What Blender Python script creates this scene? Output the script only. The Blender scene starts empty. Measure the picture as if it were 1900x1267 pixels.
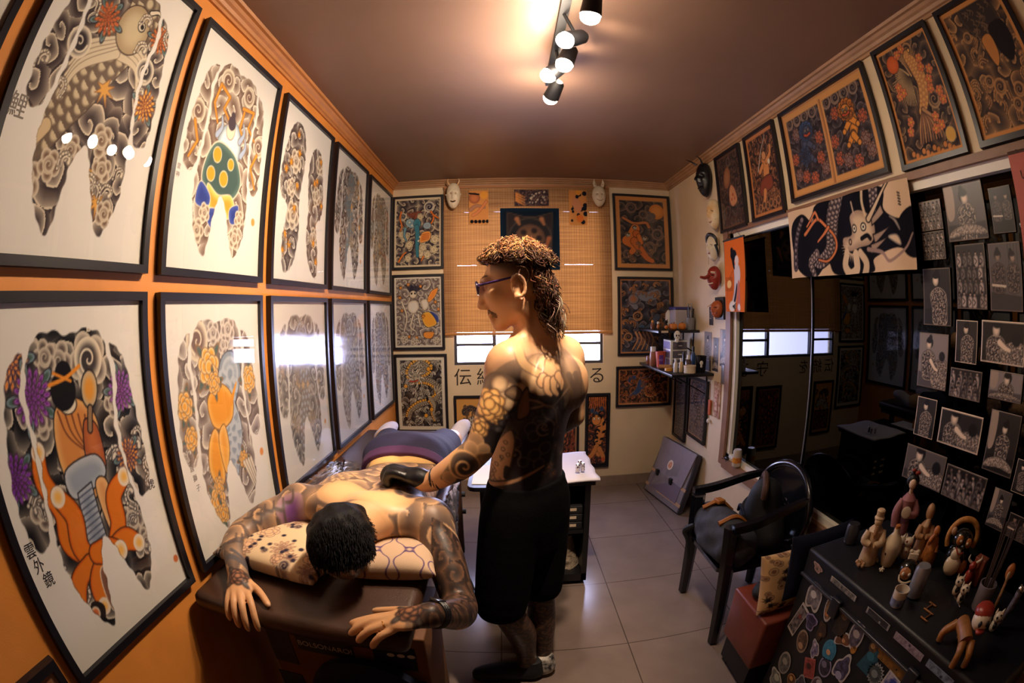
import bpy, math, random
import numpy as np
from mathutils import Vector, Matrix, Euler
SC = bpy.context.scene
COL = SC.collection
PI = math.pi
WL = {}            # world location of every object we make (nothing is rotated at object level)
def V(*a): return Vector(a if len(a) > 1 else a[0])
def lin(c):
    if isinstance(c, str):
        c = c.lstrip('#'); c = [int(c[i:i+2], 16)/255 for i in (0, 2, 4)]
    return [x/12.92 if x <= .04045 else ((x+.055)/1.055)**2.4 for x in c]
MATS = {}
def mat(name, color='#888888', rough=.6, metal=0., noise=.0, scale=20., bump=0., bscale=60., spec=.5, coat=0., emit=None, es=0., trans=0., sheen=0., color2=None, stretch=None):
    if name in MATS: return MATS[name]
    m = bpy.data.materials.new(name); m.use_nodes = True; MATS[name] = m
    nt = m.node_tree; N = nt.nodes; L = nt.links; b = N['Principled BSDF']
    c = (*lin(color), 1)
    b.inputs['Base Color'].default_value = c
    b.inputs['Roughness'].default_value = rough; b.inputs['Metallic'].default_value = metal
    b.inputs['Specular IOR Level'].default_value = spec; b.inputs['Coat Weight'].default_value = coat
    b.inputs['Transmission Weight'].default_value = trans; b.inputs['Sheen Weight'].default_value = sheen
    if emit: b.inputs['Emission Color'].default_value = (*lin(emit), 1); b.inputs['Emission Strength'].default_value = es
    tc = N.new('ShaderNodeTexCoord'); mp = N.new('ShaderNodeMapping'); L.new(tc.outputs['Object'], mp.inputs['Vector'])
    if stretch: mp.inputs['Scale'].default_value = stretch
    if noise or color2:
        n = N.new('ShaderNodeTexNoise'); n.inputs['Scale'].default_value = scale; n.inputs['Detail'].default_value = 5
        L.new(mp.outputs['Vector'], n.inputs['Vector'])
        r = N.new('ShaderNodeValToRGB'); L.new(n.outputs['Fac'], r.inputs['Fac'])
        c2 = (*lin(color2), 1) if color2 else tuple(max(0, x*(1-noise)) for x in c[:3])+(1,)
        r.color_ramp.elements[0].color = c2; r.color_ramp.elements[1].color = c if color2 else tuple(min(1, x*(1+noise*.5)) for x in c[:3])+(1,)
        r.color_ramp.elements[0].position = .35; r.color_ramp.elements[1].position = .65
        L.new(r.outputs['Color'], b.inputs['Base Color'])
    if bump:
        n2 = N.new('ShaderNodeTexNoise'); n2.inputs['Scale'].default_value = bscale; n2.inputs['Detail'].default_value = 4
        L.new(mp.outputs['Vector'], n2.inputs['Vector'])
        bp = N.new('ShaderNodeBump'); bp.inputs['Strength'].default_value = bump; bp.inputs['Distance'].default_value = .004
        L.new(n2.outputs['Fac'], bp.inputs['Height']); L.new(bp.outputs['Normal'], b.inputs['Normal'])
    return m
def vmat(name, rough=.6, spec=.3, bump=0., bscale=60., coat=0., sss=0.):
    """a material whose colour is the printed / inked pattern stored with the mesh"""
    if name in MATS: return MATS[name]
    m = mat(name, '#ffffff', rough, spec=spec, bump=bump, bscale=bscale, coat=coat)
    N = m.node_tree.nodes; a = N.new('ShaderNodeAttribute'); a.attribute_name = 'ink'
    b = N['Principled BSDF']; m.node_tree.links.new(a.outputs['Color'], b.inputs['Base Color'])
    if sss:
        b.inputs['Subsurface Weight'].default_value = sss; b.inputs['Subsurface Radius'].default_value = (1, .35, .2); b.inputs['Subsurface Scale'].default_value = .008
    return m
def glassmat(name, tint='#ffffff', ior=1.5, rough=0., alpha=None, boost=1.0):
    if name in MATS: return MATS[name]
    m = bpy.data.materials.new(name); m.use_nodes = True; MATS[name] = m
    nt = m.node_tree; N = nt.nodes; L = nt.links; N.remove(N['Principled BSDF'])
    t = N.new('ShaderNodeBsdfTransparent'); t.inputs['Color'].default_value = (*lin(tint), 1)
    g = N.new('ShaderNodeBsdfGlossy'); g.inputs['Roughness'].default_value = rough
    f = N.new('ShaderNodeFresnel'); ge = N.new('ShaderNodeNewGeometry')
    io = N.new('ShaderNodeMix'); io.inputs[2].default_value = ior; io.inputs[3].default_value = 1/ior   # thin pane: same reflectance from both sides
    L.new(ge.outputs['Backfacing'], io.inputs[0]); L.new(io.outputs[0], f.inputs['IOR'])
    mx = N.new('ShaderNodeMixShader')
    if boost != 1:
        mm = N.new('ShaderNodeMath'); mm.operation = 'MULTIPLY'; mm.use_clamp = True; mm.inputs[1].default_value = boost
        L.new(f.outputs[0], mm.inputs[0]); L.new(mm.outputs[0], mx.inputs[0])
    else: L.new(f.outputs[0], mx.inputs[0])
    L.new(t.outputs[0], mx.inputs[1]); L.new(g.outputs[0], mx.inputs[2]); L.new(mx.outputs[0], N['Material Output'].inputs['Surface'])
    return m
def emitmat(name, color, s):
    if name in MATS: return MATS[name]
    m = bpy.data.materials.new(name); m.use_nodes = True; MATS[name] = m
    nt = m.node_tree; N = nt.nodes; N.remove(N['Principled BSDF'])
    e = N.new('ShaderNodeEmission'); e.inputs['Color'].default_value = (*lin(color), 1); e.inputs['Strength'].default_value = s
    nt.links.new(e.outputs[0], N['Material Output'].inputs['Surface']); return m

def catmull(P, n=8, closed=False):
    P = [np.asarray(p, float) for p in P]; out = []; m = len(P)
    if m < 3 and not closed:
        return [P[0]+(P[1]-P[0])*i/n for i in range(n+1)]
    rng = range(m if closed else m-1)
    for i in rng:
        p1, p2 = P[i], P[(i+1) % m]
        p0 = P[(i-1) % m] if closed or i > 0 else 2*p1-p2
        p3 = P[(i+2) % m] if closed or i+2 < m else 2*p2-p1
        for k in range(n):
            t = k/n
            out.append(.5*((2*p1)+(-p0+p2)*t+(2*p0-5*p1+4*p2-p3)*t*t+(-p0+3*p1-3*p2+p3)*t**3))
    if not closed: out.append(P[-1])
    return out

class MB:
    """collects shapes; build() links them as ONE mesh object"""
    def __init__(s): s.v = []; s.f = []; s.c = []; s.cur = None
    def color(s, c): s.cur = lin(c); return s
    def add(s, vs, fs):
        o = len(s.v); s.v += [tuple(map(float, p)) for p in vs]; s.f += [tuple(i+o for i in f) for f in fs]
        s.c += [s.cur or (1, 1, 1)]*len(vs); return s
    def box(s, c, d, rot=None, bev=0.):
        hx, hy, hz = d[0]/2, d[1]/2, d[2]/2
        if bev <= 0:
            vs = [V(x, y, z) for x in (-hx, hx) for y in (-hy, hy) for z in (-hz, hz)]
            fs = [(0, 1, 3, 2), (4, 6, 7, 5), (0, 4, 5, 1), (2, 3, 7, 6), (0, 2, 6, 4), (1, 5, 7, 3)]
        else:
            import bmesh
            bm = bmesh.new(); bmesh.ops.create_cube(bm, size=1)
            for v in bm.verts: v.co = V(v.co.x*d[0], v.co.y*d[1], v.co.z*d[2])
            bmesh.ops.bevel(bm, geom=bm.edges[:], offset=bev, segments=3, profile=.5, affect='EDGES')
            bm.verts.index_update(); vs = [v.co.copy() for v in bm.verts]; fs = [tuple(v.index for v in f.verts) for f in bm.faces]; bm.free()
        if rot is not None:
            R = rot if isinstance(rot, Matrix) else Euler(rot).to_matrix()
            vs = [R @ v for v in vs]
        c = V(c); return s.add([v+c for v in vs], fs)
    def tube(s, P, r, n=10, cap=True, smooth=0):
        if smooth:
            rr = list(r) if hasattr(r, '__len__') else [r]*len(P)
            Q = catmull([np.append(p, q) for p, q in zip(P, rr)], smooth); P = [q[:3] for q in Q]; r = [q[3] for q in Q]
        P = [V([float(x) for x in p]) for p in P]; r = list(r) if hasattr(r, '__len__') else [r]*len(P)
        vs = []; fs = []; up = None
        for i, p in enumerate(P):
            t = (P[min(i+1, len(P)-1)]-P[max(i-1, 0)])
            t = t.normalized() if t.length > 1e-9 else V(0, 0, 1)
            if up is None: up = t.orthogonal().normalized()
            up = (up-t*up.dot(t)); up = up.normalized() if up.length > 1e-6 else t.orthogonal().normalized()
            b = t.cross(up)
            vs += [p+(up*math.cos(2*PI*k/n)+b*math.sin(2*PI*k/n))*r[i] for k in range(n)]
        for i in range(len(P)-1):
            for k in range(n): fs.append((i*n+k, i*n+(k+1) % n, (i+1)*n+(k+1) % n, (i+1)*n+k))
        if cap: fs.append(tuple(range(n))[::-1]); fs.append(tuple((len(P)-1)*n+k for k in range(n)))
        return s.add(vs, fs)
    def cyl(s, a, b, r, r2=None, n=20): return s.tube([a, b], [r, r if r2 is None else r2], n)
    def lathe(s, prof, c, n=24, M=None, sx=1., sy=1.):
        vs = []; fs = []; c = V(c)
        for (r, z) in prof:
            for k in range(n):
                p = V(r*sx*math.cos(2*PI*k/n), r*sy*math.sin(2*PI*k/n), z); vs.append((M @ p if M else p)+c)
        for i in range(len(prof)-1):
            for k in range(n): fs.append((i*n+k, i*n+(k+1) % n, (i+1)*n+(k+1) % n, (i+1)*n+k))
        fs.append(tuple(range(n))[::-1]); fs.append(tuple((len(prof)-1)*n+k for k in range(n)))
        return s.add(vs, fs)
    def ell(s, c, r, M=None, n=16, m=10):
        r = (r, r, r) if not hasattr(r, '__len__') else r
        vs = []; fs = []; c = V(c)
        for i in range(m+1):
            a = -PI/2+PI*i/m
            for k in range(n):
                p = V(r[0]*math.cos(a)*math.cos(2*PI*k/n), r[1]*math.cos(a)*math.sin(2*PI*k/n), r[2]*math.sin(a)); vs.append((M @ p if M else p)+c)
        for i in range(m):
            for k in range(n): fs.append((i*n+k, i*n+(k+1) % n, (i+1)*n+(k+1) % n, (i+1)*n+k))
        return s.add(vs, fs)
    def prism(s, pts, O, U, W, N, t, hole=None):
        """outline pts (u,w) in the plane through O spanned by U,W, thickness t along N"""
        O, U, W, N = V(O), V(U), V(W), V(N); n = len(pts)
        f = [O+U*p[0]+W*p[1] for p in pts]; vs = f+[p+N*t for p in f]
        fs = [tuple(range(n))[::-1], tuple(range(n, 2*n))]+[(i, (i+1) % n, n+(i+1) % n, n+i) for i in range(n)]
        return s.add(vs, fs)
    def grid(s, fn, nu, nv):
        vs = [fn(i/nu, j/nv) for j in range(nv+1) for i in range(nu+1)]
        fs = [(j*(nu+1)+i, j*(nu+1)+i+1, (j+1)*(nu+1)+i+1, (j+1)*(nu+1)+i) for j in range(nv) for i in range(nu)]
        return s.add(vs, fs)
    def build(s, name, m, parent=None, smooth=True, at=None, sub=0, solid=0., fix=True):
        me = bpy.data.meshes.new(name)
        A = np.array(s.v, float)
        if parent is not None: base = WL[parent]
        elif at is not None: base = V(at)
        else:
            lo, hi = A.min(0), A.max(0); base = V((lo[0]+hi[0])/2, (lo[1]+hi[1])/2, lo[2])
        A = A-np.array(base)
        me.from_pydata(A.tolist(), [], s.f); me.validate()
        if fix:
            import bmesh
            bm = bmesh.new(); bm.from_mesh(me); bmesh.ops.recalc_face_normals(bm, faces=bm.faces[:]); bm.to_mesh(me); bm.free()
        if s.cur is not None:
            a = me.color_attributes.new('ink', 'FLOAT_COLOR', 'POINT')
            C = np.ones((len(s.v), 4)); C[:, :3] = np.array(s.c)
            a.data.foreach_set('color', C.ravel())
        if smooth:
            me.polygons.foreach_set('use_smooth', [True]*len(me.polygons))
            if smooth != 'all': me.set_sharp_from_angle(angle=math.radians(42))
        if m: me.materials.append(m)
        return link(name, me, parent, base, sub, solid)
def link(name, me, parent, base, sub=0, solid=0.):
    o = bpy.data.objects.new(name, me); COL.objects.link(o); WL[o] = V(base)
    if parent is not None: o.parent = parent
    else: o.location = V(base)
    if sub: md = o.modifiers.new('sub', 'SUBSURF'); md.levels = md.render_levels = sub
    if solid: md = o.modifiers.new('solid', 'SOLIDIFY'); md.thickness = solid
    return o
def tag(o, label, cat, group=None):
    o['label'] = label; o['category'] = cat
    if group: o['group'] = group
    return o
def thing(name, loc, label, cat, group=None):
    o = bpy.data.objects.new(name, None); COL.objects.link(o); o.location = V(loc); o.empty_display_size = .05; WL[o] = V(loc)
    return tag(o, label, cat, group)
def struct(o): o['kind'] = 'structure'; return o
def copy_tree(o, loc, label, group=None):
    """copy a thing and each of its parts, moved to loc"""
    c = o.copy(); COL.objects.link(c); c.location = V(loc); WL[c] = V(loc); c['label'] = label
    if group: c['group'] = group
    for ch in list(o.children):
        d = ch.copy(); COL.objects.link(d); d.parent = c; WL[d] = WL[c]+(WL[ch]-WL[o])
        for g in list(ch.children):
            e = g.copy(); COL.objects.link(e); e.parent = d; WL[e] = WL[d]
    return c
FONTC = {}
def text_mesh(txt, size, O, U, W, name, m, parent, ext=.0003, center=True, shear=0.):
    """lettering as real mesh; O origin, U along the line, W up"""
    cu = bpy.data.curves.new('t', 'FONT'); cu.body = txt; cu.size = size; cu.extrude = ext; cu.shear = shear
    if center: cu.align_x = 'CENTER'; cu.align_y = 'CENTER'
    ob = bpy.data.objects.new('t', cu); COL.objects.link(ob)
    dg = bpy.context.evaluated_depsgraph_get(); me = bpy.data.meshes.new_from_object(ob.evaluated_get(dg))
    bpy.data.objects.remove(ob); bpy.data.curves.remove(cu)
    U, W = V(U).normalized(), V(W).normalized(); N = U.cross(W); O = V(O)
    base = WL[parent] if parent is not None else O
    for v in me.vertices: v.co = O+U*v.co.x+W*v.co.y+N*v.co.z-base
    me.materials.clear(); me.materials.append(m); me.name = name
    return link(name, me, parent, base)
# ------------------------------------------------------------------ room
W, D, H, Y0 = 2.40, 4.45, 2.655, -.60
m_orange = mat('orange_paint', '#d98a3c', .55, noise=.08, scale=6, bump=.08, bscale=180)
m_cream = mat('cream_paint', '#d9c4a4', .6, noise=.05, scale=5, bump=.06, bscale=180)
m_ceil = mat('ceiling_paint', '#8a6b56', .45, noise=.05, scale=3, bump=.03, bscale=90)
m_corn = mat('cornice_paint', '#a9805c', .5, noise=.12, scale=10)
m_cornl = mat('cornice_orange', '#c07e44', .5, noise=.12, scale=10)
m_base = mat('baseboard_tile', '#8f7c70', .35, noise=.08)
m_black = mat('black_lacquer', '#14121a', .38, noise=.15)
m_blackm = mat('matt_black', '#0c0c11', .6)
m_sill = mat('sill_brown', '#86614a', .5, noise=.1, scale=15)
m_alu = mat('window_frame_grey', '#4b4a50', .4, metal=.3)
m_white = mat('white_paint', '#e6e0d4', .5)
# floor with large porcelain tiles
mf = mat('floor_tile', '#7f7069', .30, noise=.10, scale=5, bump=.02, bscale=30)
_N = mf.node_tree.nodes; _L = mf.node_tree.links
_br = _N.new('ShaderNodeTexBrick'); _br.offset = 0; _br.inputs['Scale'].default_value = 1
_br.inputs['Brick Width'].default_value = .60; _br.inputs['Row Height'].default_value = .60; _br.inputs['Mortar Size'].default_value = .003
_br.inputs['Color1'].default_value = (1, 1, 1, 1); _br.inputs['Color2'].default_value = (.94, .94, .94, 1); _br.inputs['Mortar'].default_value = (.35, .33, .32, 1)
_mp = _N.new('ShaderNodeMapping'); _mp.inputs['Location'].default_value = (.30, .17, 0)
_tc = _N.new('ShaderNodeTexCoord'); _L.new(_tc.outputs['Object'], _mp.inputs['Vector']); _L.new(_mp.outputs['Vector'], _br.inputs['Vector'])
_mx = _N.new('ShaderNodeMix'); _mx.data_type = 'RGBA'; _mx.blend_type = 'MULTIPLY'; _mx.inputs[0].default_value = 1
_b = _N['Principled BSDF']; _old = _b.inputs['Base Color'].links[0].from_socket
_L.new(_old, _mx.inputs[6]); _L.new(_br.outputs['Color'], _mx.inputs[7]); _L.new(_mx.outputs[2], _b.inputs['Base Color'])
_b.inputs['Roughness'].default_value = .20
def slab(name, lo, hi, m):
    c = [(a+b)/2 for a, b in zip(lo, hi)]; d = [b-a for a, b in zip(lo, hi)]
    return struct(MB().box(c, d).build(name, m, smooth=False, at=(0, 0, 0)))
slab('floor', (-.1, Y0-.1, -.1), (W+.1, D+.1, 0), mf)
slab('ceiling', (-.1, Y0-.1, H), (W+.1, D+.1, H+.1), m_ceil)
slab('wall_left', (-.1, Y0-.1, 0), (0, D+.1, H), m_orange)
slab('wall_front', (0, Y0-.1, 0), (W, Y0, H), mat('front_wall_dark', '#5b4436', .7))
def holed(name, ax, c0, c1, u0, u1, hu0, hu1, hz0, hz1, m):
    """wall slab with a rectangular opening; ax='x' wall spans y, ax='y' wall spans x"""
    mb = MB()
    for (a, b, z0, z1) in ((u0, hu0, 0, H), (hu1, u1, 0, H), (hu0, hu1, 0, hz0), (hu0, hu1, hz1, H)):
        if b-a < 1e-4: continue
        if ax == 'y': mb.box(((a+b)/2, (c0+c1)/2, (z0+z1)/2), (b-a, c1-c0, z1-z0))
        else: mb.box(((c0+c1)/2, (a+b)/2, (z0+z1)/2), (c1-c0, b-a, z1-z0))
    return struct(mb.build(name, m, smooth=False, at=(0, 0, 0)))
WX0, WX1, WZ0, WZ1 = .517, 1.767, 1.096, 2.40          # back window opening
wall_back = holed('wall_back', 'y', D, D+.12, 0, W, WX0, WX1, WZ0, WZ1, m_cream)
GY0, GY1, GZ0, GZ1 = .35, 3.30, .575, 2.045              # big dark window in the right wall
holed('wall_right', 'x', W, W+.12, Y0, D, GY0, GY1, GZ0, GZ1, m_cream)
# cornices: stepped profile swept along each wall
prof = [(0, -.055), (.010, -.055), (.012, -.043), (.020, -.040), (.026, -.028), (.036, -.022), (.044, -.012), (.056, -.010), (.062, 0), (0, 0)]
def cornice(name, O, U, Nn, L, m):
    mb = MB(); mb.prism(prof, O, Nn, (0, 0, 1), U, L); return struct(mb.build(name, m, smooth=False, at=(0, 0, 0)))
cornice('trim_1', (0, Y0, H), (0, 1, 0), (1, 0, 0), D-Y0, m_cornl)
cornice('trim_2', (0, D, H), (1, 0, 0), (0, -1, 0), W, m_corn)
cornice('trim_3', (W, Y0, H), (0, 1, 0), (-1, 0, 0), D-Y0, m_corn)
slab('baseboard_back', (0, D-.015, 0), (W, D, .09), m_base)
slab('baseboard_right', (W-.015, Y0, 0), (W, D-.015, .09), m_base)
slab('baseboard_left', (0, Y0, 0), (.015, D-.015, .09), m_base)
# window 1: steel frame with bars and frosted panes
wb = struct(MB().box((WX0+.012, D+.04, (WZ0+WZ1)/2), (.024, .05, WZ1-WZ0)).box((WX1-.012, D+.04, (WZ0+WZ1)/2), (.024, .05, WZ1-WZ0))
  .box(((WX0+WX1)/2, D+.04, WZ0+.012), (WX1-WX0-.048, .05, .024)).box(((WX0+WX1)/2, D+.04, WZ1-.012), (WX1-WX0-.048, .05, .024))
  .box((WX0+.335, D+.04, (WZ0+WZ1)/2), (.03, .045, WZ1-WZ0-.048)).box((WX1-.335, D+.04, (WZ0+WZ1)/2), (.03, .045, WZ1-WZ0-.048))
  .box((WX0+.17, D+.035, 1.265), (.30, .03, .022)).box((WX1-.17, D+.035, 1.265), (.30, .03, .022)).build('window_1', m_alu, smooth=False, at=(WX0, D, WZ0)))
MB().box(((WX0+WX1)/2, D+.062, (WZ0+WZ1)/2), (WX1-WX0-.04, .004, WZ1-WZ0-.04)).build('pane', glassmat('window_glass', '#f2f6ff'), wb, smooth=False)
# window 2: dark room behind brown-edged glass
w2 = struct(MB().box((W+.03, GY1-.02, (GZ0+GZ1)/2), (.05, .04, GZ1-GZ0)).box((W+.03, (GY0+GY1)/2, GZ0+.015), (.05, GY1-GY0, .03)).box((W+.03, (GY0+GY1)/2, GZ1-.02), (.05, GY1-GY0, .04))
  .box((W+.03, GY0+.02, (GZ0+GZ1)/2), (.05, .04, GZ1-GZ0)).build('window_2', m_white, smooth=False, at=(W, GY0, GZ0)))
MB().box((W+.035, (2.43+GY1)/2, (GZ0+GZ1)/2), (.008, GY1-2.43, GZ1-GZ0-.05)).build('pane', glassmat('dark_window_glass', '#20242c', ior=1.34), w2, smooth=False)
MB().box((W+.040, (2.43+GY0)/2, (GZ0+GZ1)/2), (.008, 2.43-GY0, GZ1-GZ0-.05)).build('pane', MATS['dark_window_glass'], w2, smooth=False)
MB().box((W+.030, 2.43, (GZ0+GZ1)/2), (.006, .006, GZ1-GZ0-.05)).build('glass_edge', mat('glass_edge', '#6a6c70', .3), w2, smooth=False)
t2 = struct(MB().box((W-.006, GY1+.035, (GZ0+GZ1)/2-.01), (.028, .07, GZ1-GZ0+.09)).box((W-.010, (GY0+GY1)/2, GZ0-.035), (.036, GY1-GY0, .065)).box((W-.003, (GY0+GY1)/2, GZ1+.012), (.022, GY1-GY0, .03)).build('trim_4', m_sill, smooth=False, at=(W, GY0, GZ0)))
# the unlit room behind the glass
mb = MB(); mb.box((W+1.2, (GY0+GY1)/2, 1.3), (.04, GY1-GY0+.6, 2.6)).box((W+.66, GY0-.3, 1.3), (1.08, .04, 2.6)).box((W+.66, GY1+.3, 1.3), (1.08, .04, 2.6)).box((W+.66, (GY0+GY1)/2, 2.55), (1.08, GY1-GY0+.6, .04)).box((W+.66, (GY0+GY1)/2, .1), (1.08, GY1-GY0+.6, .04))
struct(mb.build('wall_beyond', mat('dark_room', '#15141a', .8), smooth=False, at=(W+.7, 1.8, 0)))
# calligraphy painted on the back wall under the window
for ch, x in (('伝', .585), ('統', .775), ('を', .965), ('守', 1.50), ('る', 1.715)):
    text_mesh(ch, .155, (x, D-.001, .985), (1, 0, 0), (0, 0, 1), 'lettering', mat('brush_ink', '#2a1d1a', .7), wall_back, center=True)

# ------------------------------------------------------------------ camera (diagonal fisheye) and light
cd = bpy.data.cameras.new('camera'); cam = bpy.data.objects.new('camera', cd); COL.objects.link(cam); SC.camera = cam
cd.type = 'PANO'; cd.sensor_fit = 'HORIZONTAL'; cd.sensor_width = 36; cd.sensor_height = 36*1267/1900
cd.panorama_type = 'FISHEYE_LENS_POLYNOMIAL'; cd.fisheye_fov = 3.4
cd.fisheye_polynomial_k0 = 0; cd.fisheye_polynomial_k1 = -6.08046847e-02; cd.fisheye_polynomial_k2 = 4.87550720e-04; cd.fisheye_polynomial_k3 = -6.50202932e-05; cd.fisheye_polynomial_k4 = 1.29437771e-06
cd.clip_start = .02
cr, cu_, cf = V(.99978703, -.01579895, -.01327703), V(.01432764, .06835787, .99755798), V(.01485278, .99753576, -.06856968)
cam.matrix_world = Matrix(((cr.x, cu_.x, -cf.x, .9424), (cr.y, cu_.y, -cf.y, .5259), (cr.z, cu_.z, -cf.z, 1.5592), (0, 0, 0, 1)))
SC.view_settings.view_transform = 'Standard'; SC.view_settings.look = 'None'; SC.view_settings.exposure = 0.0; SC.view_settings.gamma = 1; SC.view_settings.use_curve_mapping = False
SC.cycles.use_denoising = True; SC.cycles.max_bounces = 10; SC.cycles.transparent_max_bounces = 24; SC.cycles.caustics_reflective = False; SC.cycles.sample_clamp_indirect = 8
wd = bpy.data.worlds.new('sky'); SC.world = wd; wd.use_nodes = True
wn = wd.node_tree.nodes; wbg = wn['Background']; wbg.inputs['Color'].default_value = (*lin('#e0deff'), 1); wbg.inputs['Strength'].default_value = 38
# daylight portal at the window
pl = bpy.data.lights.new('window_portal', 'AREA'); pl.shape = 'RECTANGLE'; pl.size = WX1-WX0; pl.size_y = WZ1-WZ0; pl.cycles.is_portal = True
po = bpy.data.objects.new('window_portal', pl); COL.objects.link(po); po.location = ((WX0+WX1)/2, D+.11, (WZ0+WZ1)/2); po.rotation_euler = (-PI/2, 0, 0)
# ------------------------------------------------------------------ painter: flat inked / printed pattern, stored as mesh colours
BONE, PAPER, TAN, INK, GREY, BROWN = (232, 220, 196), (238, 234, 226), (214, 160, 98), (20, 18, 24), (128, 118, 112), (104, 84, 70)
ORANGE, AMBER, RED, BLUE, TEAL, PURPLE, SKY, LEAF = (240, 138, 34), (240, 176, 60), (206, 84, 50), (44, 62, 140), (74, 118, 150), (128, 44, 156), (150, 176, 194), (74, 100, 92)
def rgb(c): return np.asarray(c, float)/255
def sst(a, b, x): t = np.clip((x-a)/(b-a), 0, 1); return t*t*(3-2*t)
def mixc(a, b, t): return np.asarray(a)*(1-t[..., None])+np.asarray(b)*t[..., None]
class Pic:
    """canvas 1 wide, h tall, y down"""
    def __init__(s, h, nx, bg=PAPER):
        s.h = h; s.nx = nx; s.ny = max(2, int(round(nx*h))); s.px = 1/(nx-1)
        s.X, s.Y = np.meshgrid(np.linspace(0, 1, nx), np.linspace(0, h, s.ny))
        s.im = np.empty((s.ny, nx, 3)); s.im[:] = rgb(bg); s.mask = None; s.r = random.Random(7)
    def win(s, x0, y0, x1, y1, pad=0.):
        i0 = max(0, int((x0-pad)/s.px)); i1 = min(s.nx, int((x1+pad)/s.px)+2); j0 = max(0, int((y0-pad)/s.px)); j1 = min(s.ny, int((y1+pad)/s.px)+2)
        return (slice(j0, max(j0, j1)), slice(i0, max(i0, i1)))
    def comp(s, sl, a, c):
        if s.mask is not None: a = a*s.mask[sl]
        c = np.asarray(c); s.im[sl] = s.im[sl]*(1-a[..., None])+c*a[..., None]
    def aa(s, d): return np.clip(.5-d/(1.3*s.px), 0, 1)
    def sdpoly(s, P, sl):
        X, Y = s.X[sl], s.Y[sl]; P = np.asarray(P, float); n = len(P); d = np.full(X.shape, 1e9); ins = np.zeros(X.shape, bool)
        for i in range(n):
            a, b = P[i], P[(i+1) % n]; ex, ey = b-a; wx, wy = X-a[0], Y-a[1]
            t = np.clip((wx*ex+wy*ey)/(ex*ex+ey*ey+1e-12), 0, 1); d = np.minimum(d, (wx-ex*t)**2+(wy-ey*t)**2)
            c = ((a[1] <= Y) & (b[1] > Y)) | ((b[1] <= Y) & (a[1] > Y))
            with np.errstate(divide='ignore', invalid='ignore'): ins ^= c & (X < a[0]+(Y-a[1])*ex/(ey if abs(ey) > 1e-12 else 1e-12))
        d = np.sqrt(d); return np.where(ins, -d, d)
    def poly(s, P, c, c1=None, sh=.05, line=None, lw=.006, smooth=True, cl=True):
        """filled shape; c1 = colour towards the rim over width sh"""
        if smooth: P = catmull(P, 6, True)
        P = np.asarray(P); sl = s.win(*P.min(0), *P.max(0), lw+.01)
        if s.im[sl].size == 0: return
        d = s.sdpoly(P, sl); col = rgb(c)
        if c1 is not None: col = mixc(rgb(c), rgb(c1), sst(-sh, 0, d))
        s.comp(sl, s.aa(d), col)
        if line is not None: s.comp(sl, s.aa(np.abs(d)-lw/2), rgb(line))
    def seg(s, P, sl):
        X, Y = s.X[sl], s.Y[sl]; P = np.asarray(P, float); best = np.full(X.shape, 1e9); T = np.zeros(X.shape); S = np.zeros(X.shape); n = len(P)-1
        for i in range(n):
            a, b = P[i], P[i+1]; ex, ey = b-a; wx, wy = X-a[0], Y-a[1]
            t = np.clip((wx*ex+wy*ey)/(ex*ex+ey*ey+1e-12), 0, 1); dd = (wx-ex*t)**2+(wy-ey*t)**2; m = dd < best
            best = np.where(m, dd, best); T = np.where(m, (i+t)/n, T); S = np.where(m, np.sign(ex*wy-ey*wx), S)
        return np.sqrt(best), T, S
    def stroke(s, P, w0, c, w1=None, wm=None, line=None, lw=.006, c1=None, n=6, scales=None, belly=None, stripes=None, edge=None):
        """tapering brush stroke (half widths w0 -> wm -> w1); scales=(colour, pitch)"""
        P = catmull(P, n); P = np.asarray(P); w1 = w0 if w1 is None else w1; mw = max(w0, w1, wm or 0)
        sl = s.win(*P.min(0), *P.max(0), mw+lw+.01)
        if s.im[sl].size == 0: return
        d, T, S = s.seg(P, sl); w = w0+(w1-w0)*T if wm is None else np.where(T < .5, w0+(wm-w0)*np.sin(PI*T), w1+(wm-w1)*np.sin(PI*T))
        col = np.broadcast_to(rgb(c), d.shape+(3,))
        if c1 is not None: col = mixc(col, rgb(c1), sst(.25, 1., d/np.maximum(w, 1e-6)))
        L = np.sqrt(((P[1:]-P[:-1])**2).sum(1)).sum()
        if scales:
            sc, p = scales; u = T*L/p; v = S*d/p; ph = np.floor(v+.5) % 2*.5
            fu = (u+ph) % 1; fv = (v+.5) % 1-.5; r = np.sqrt((fu*.9)**2+(fv*1.1)**2)
            col = mixc(col, rgb(sc), sst(.30, .62, r)*.85); 
        if belly is not None:
            b = (S*d > w*.35); st = ((T*L/(.045)) % 1) < .25
            col = np.where(b[..., None], np.where(st[..., None], rgb(INK), rgb(belly)), col)
        if stripes is not None:
            sc, p = stripes; q = np.sin(2*PI*(T*L/p)+np.abs(S*d)/p*2.4)
            col = mixc(col, rgb(sc), sst(.25, .6, q)*sst(.1, .5, d/np.maximum(w, 1e-6)))
        if edge is not None: col = mixc(col, rgb(edge), sst(.72, .95, d/np.maximum(w, 1e-6)))
        if line is not None: s.comp(sl, s.aa(d-w-lw), rgb(line))
        s.comp(sl, s.aa(d-w), col)
    def disc(s, x, y, r, c, c1=None, line=None, lw=.006, ry=None, rot=0., sh=(.3, 1.)):
        ry = ry or r; m = max(r, ry); sl = s.win(x-m, y-m, x+m, y+m, lw+.01)
        if s.im[sl].size == 0: return
        X, Y = s.X[sl]-x, s.Y[sl]-y
        if rot: X, Y = X*math.cos(rot)+Y*math.sin(rot), -X*math.sin(rot)+Y*math.cos(rot)
        q = np.sqrt((X/r)**2+(Y/ry)**2); d = (q-1)*min(r, ry); col = rgb(c)
        if c1 is not None: col = mixc(rgb(c), rgb(c1), sst(sh[0], sh[1], q))
        s.comp(sl, s.aa(d), col)
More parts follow.
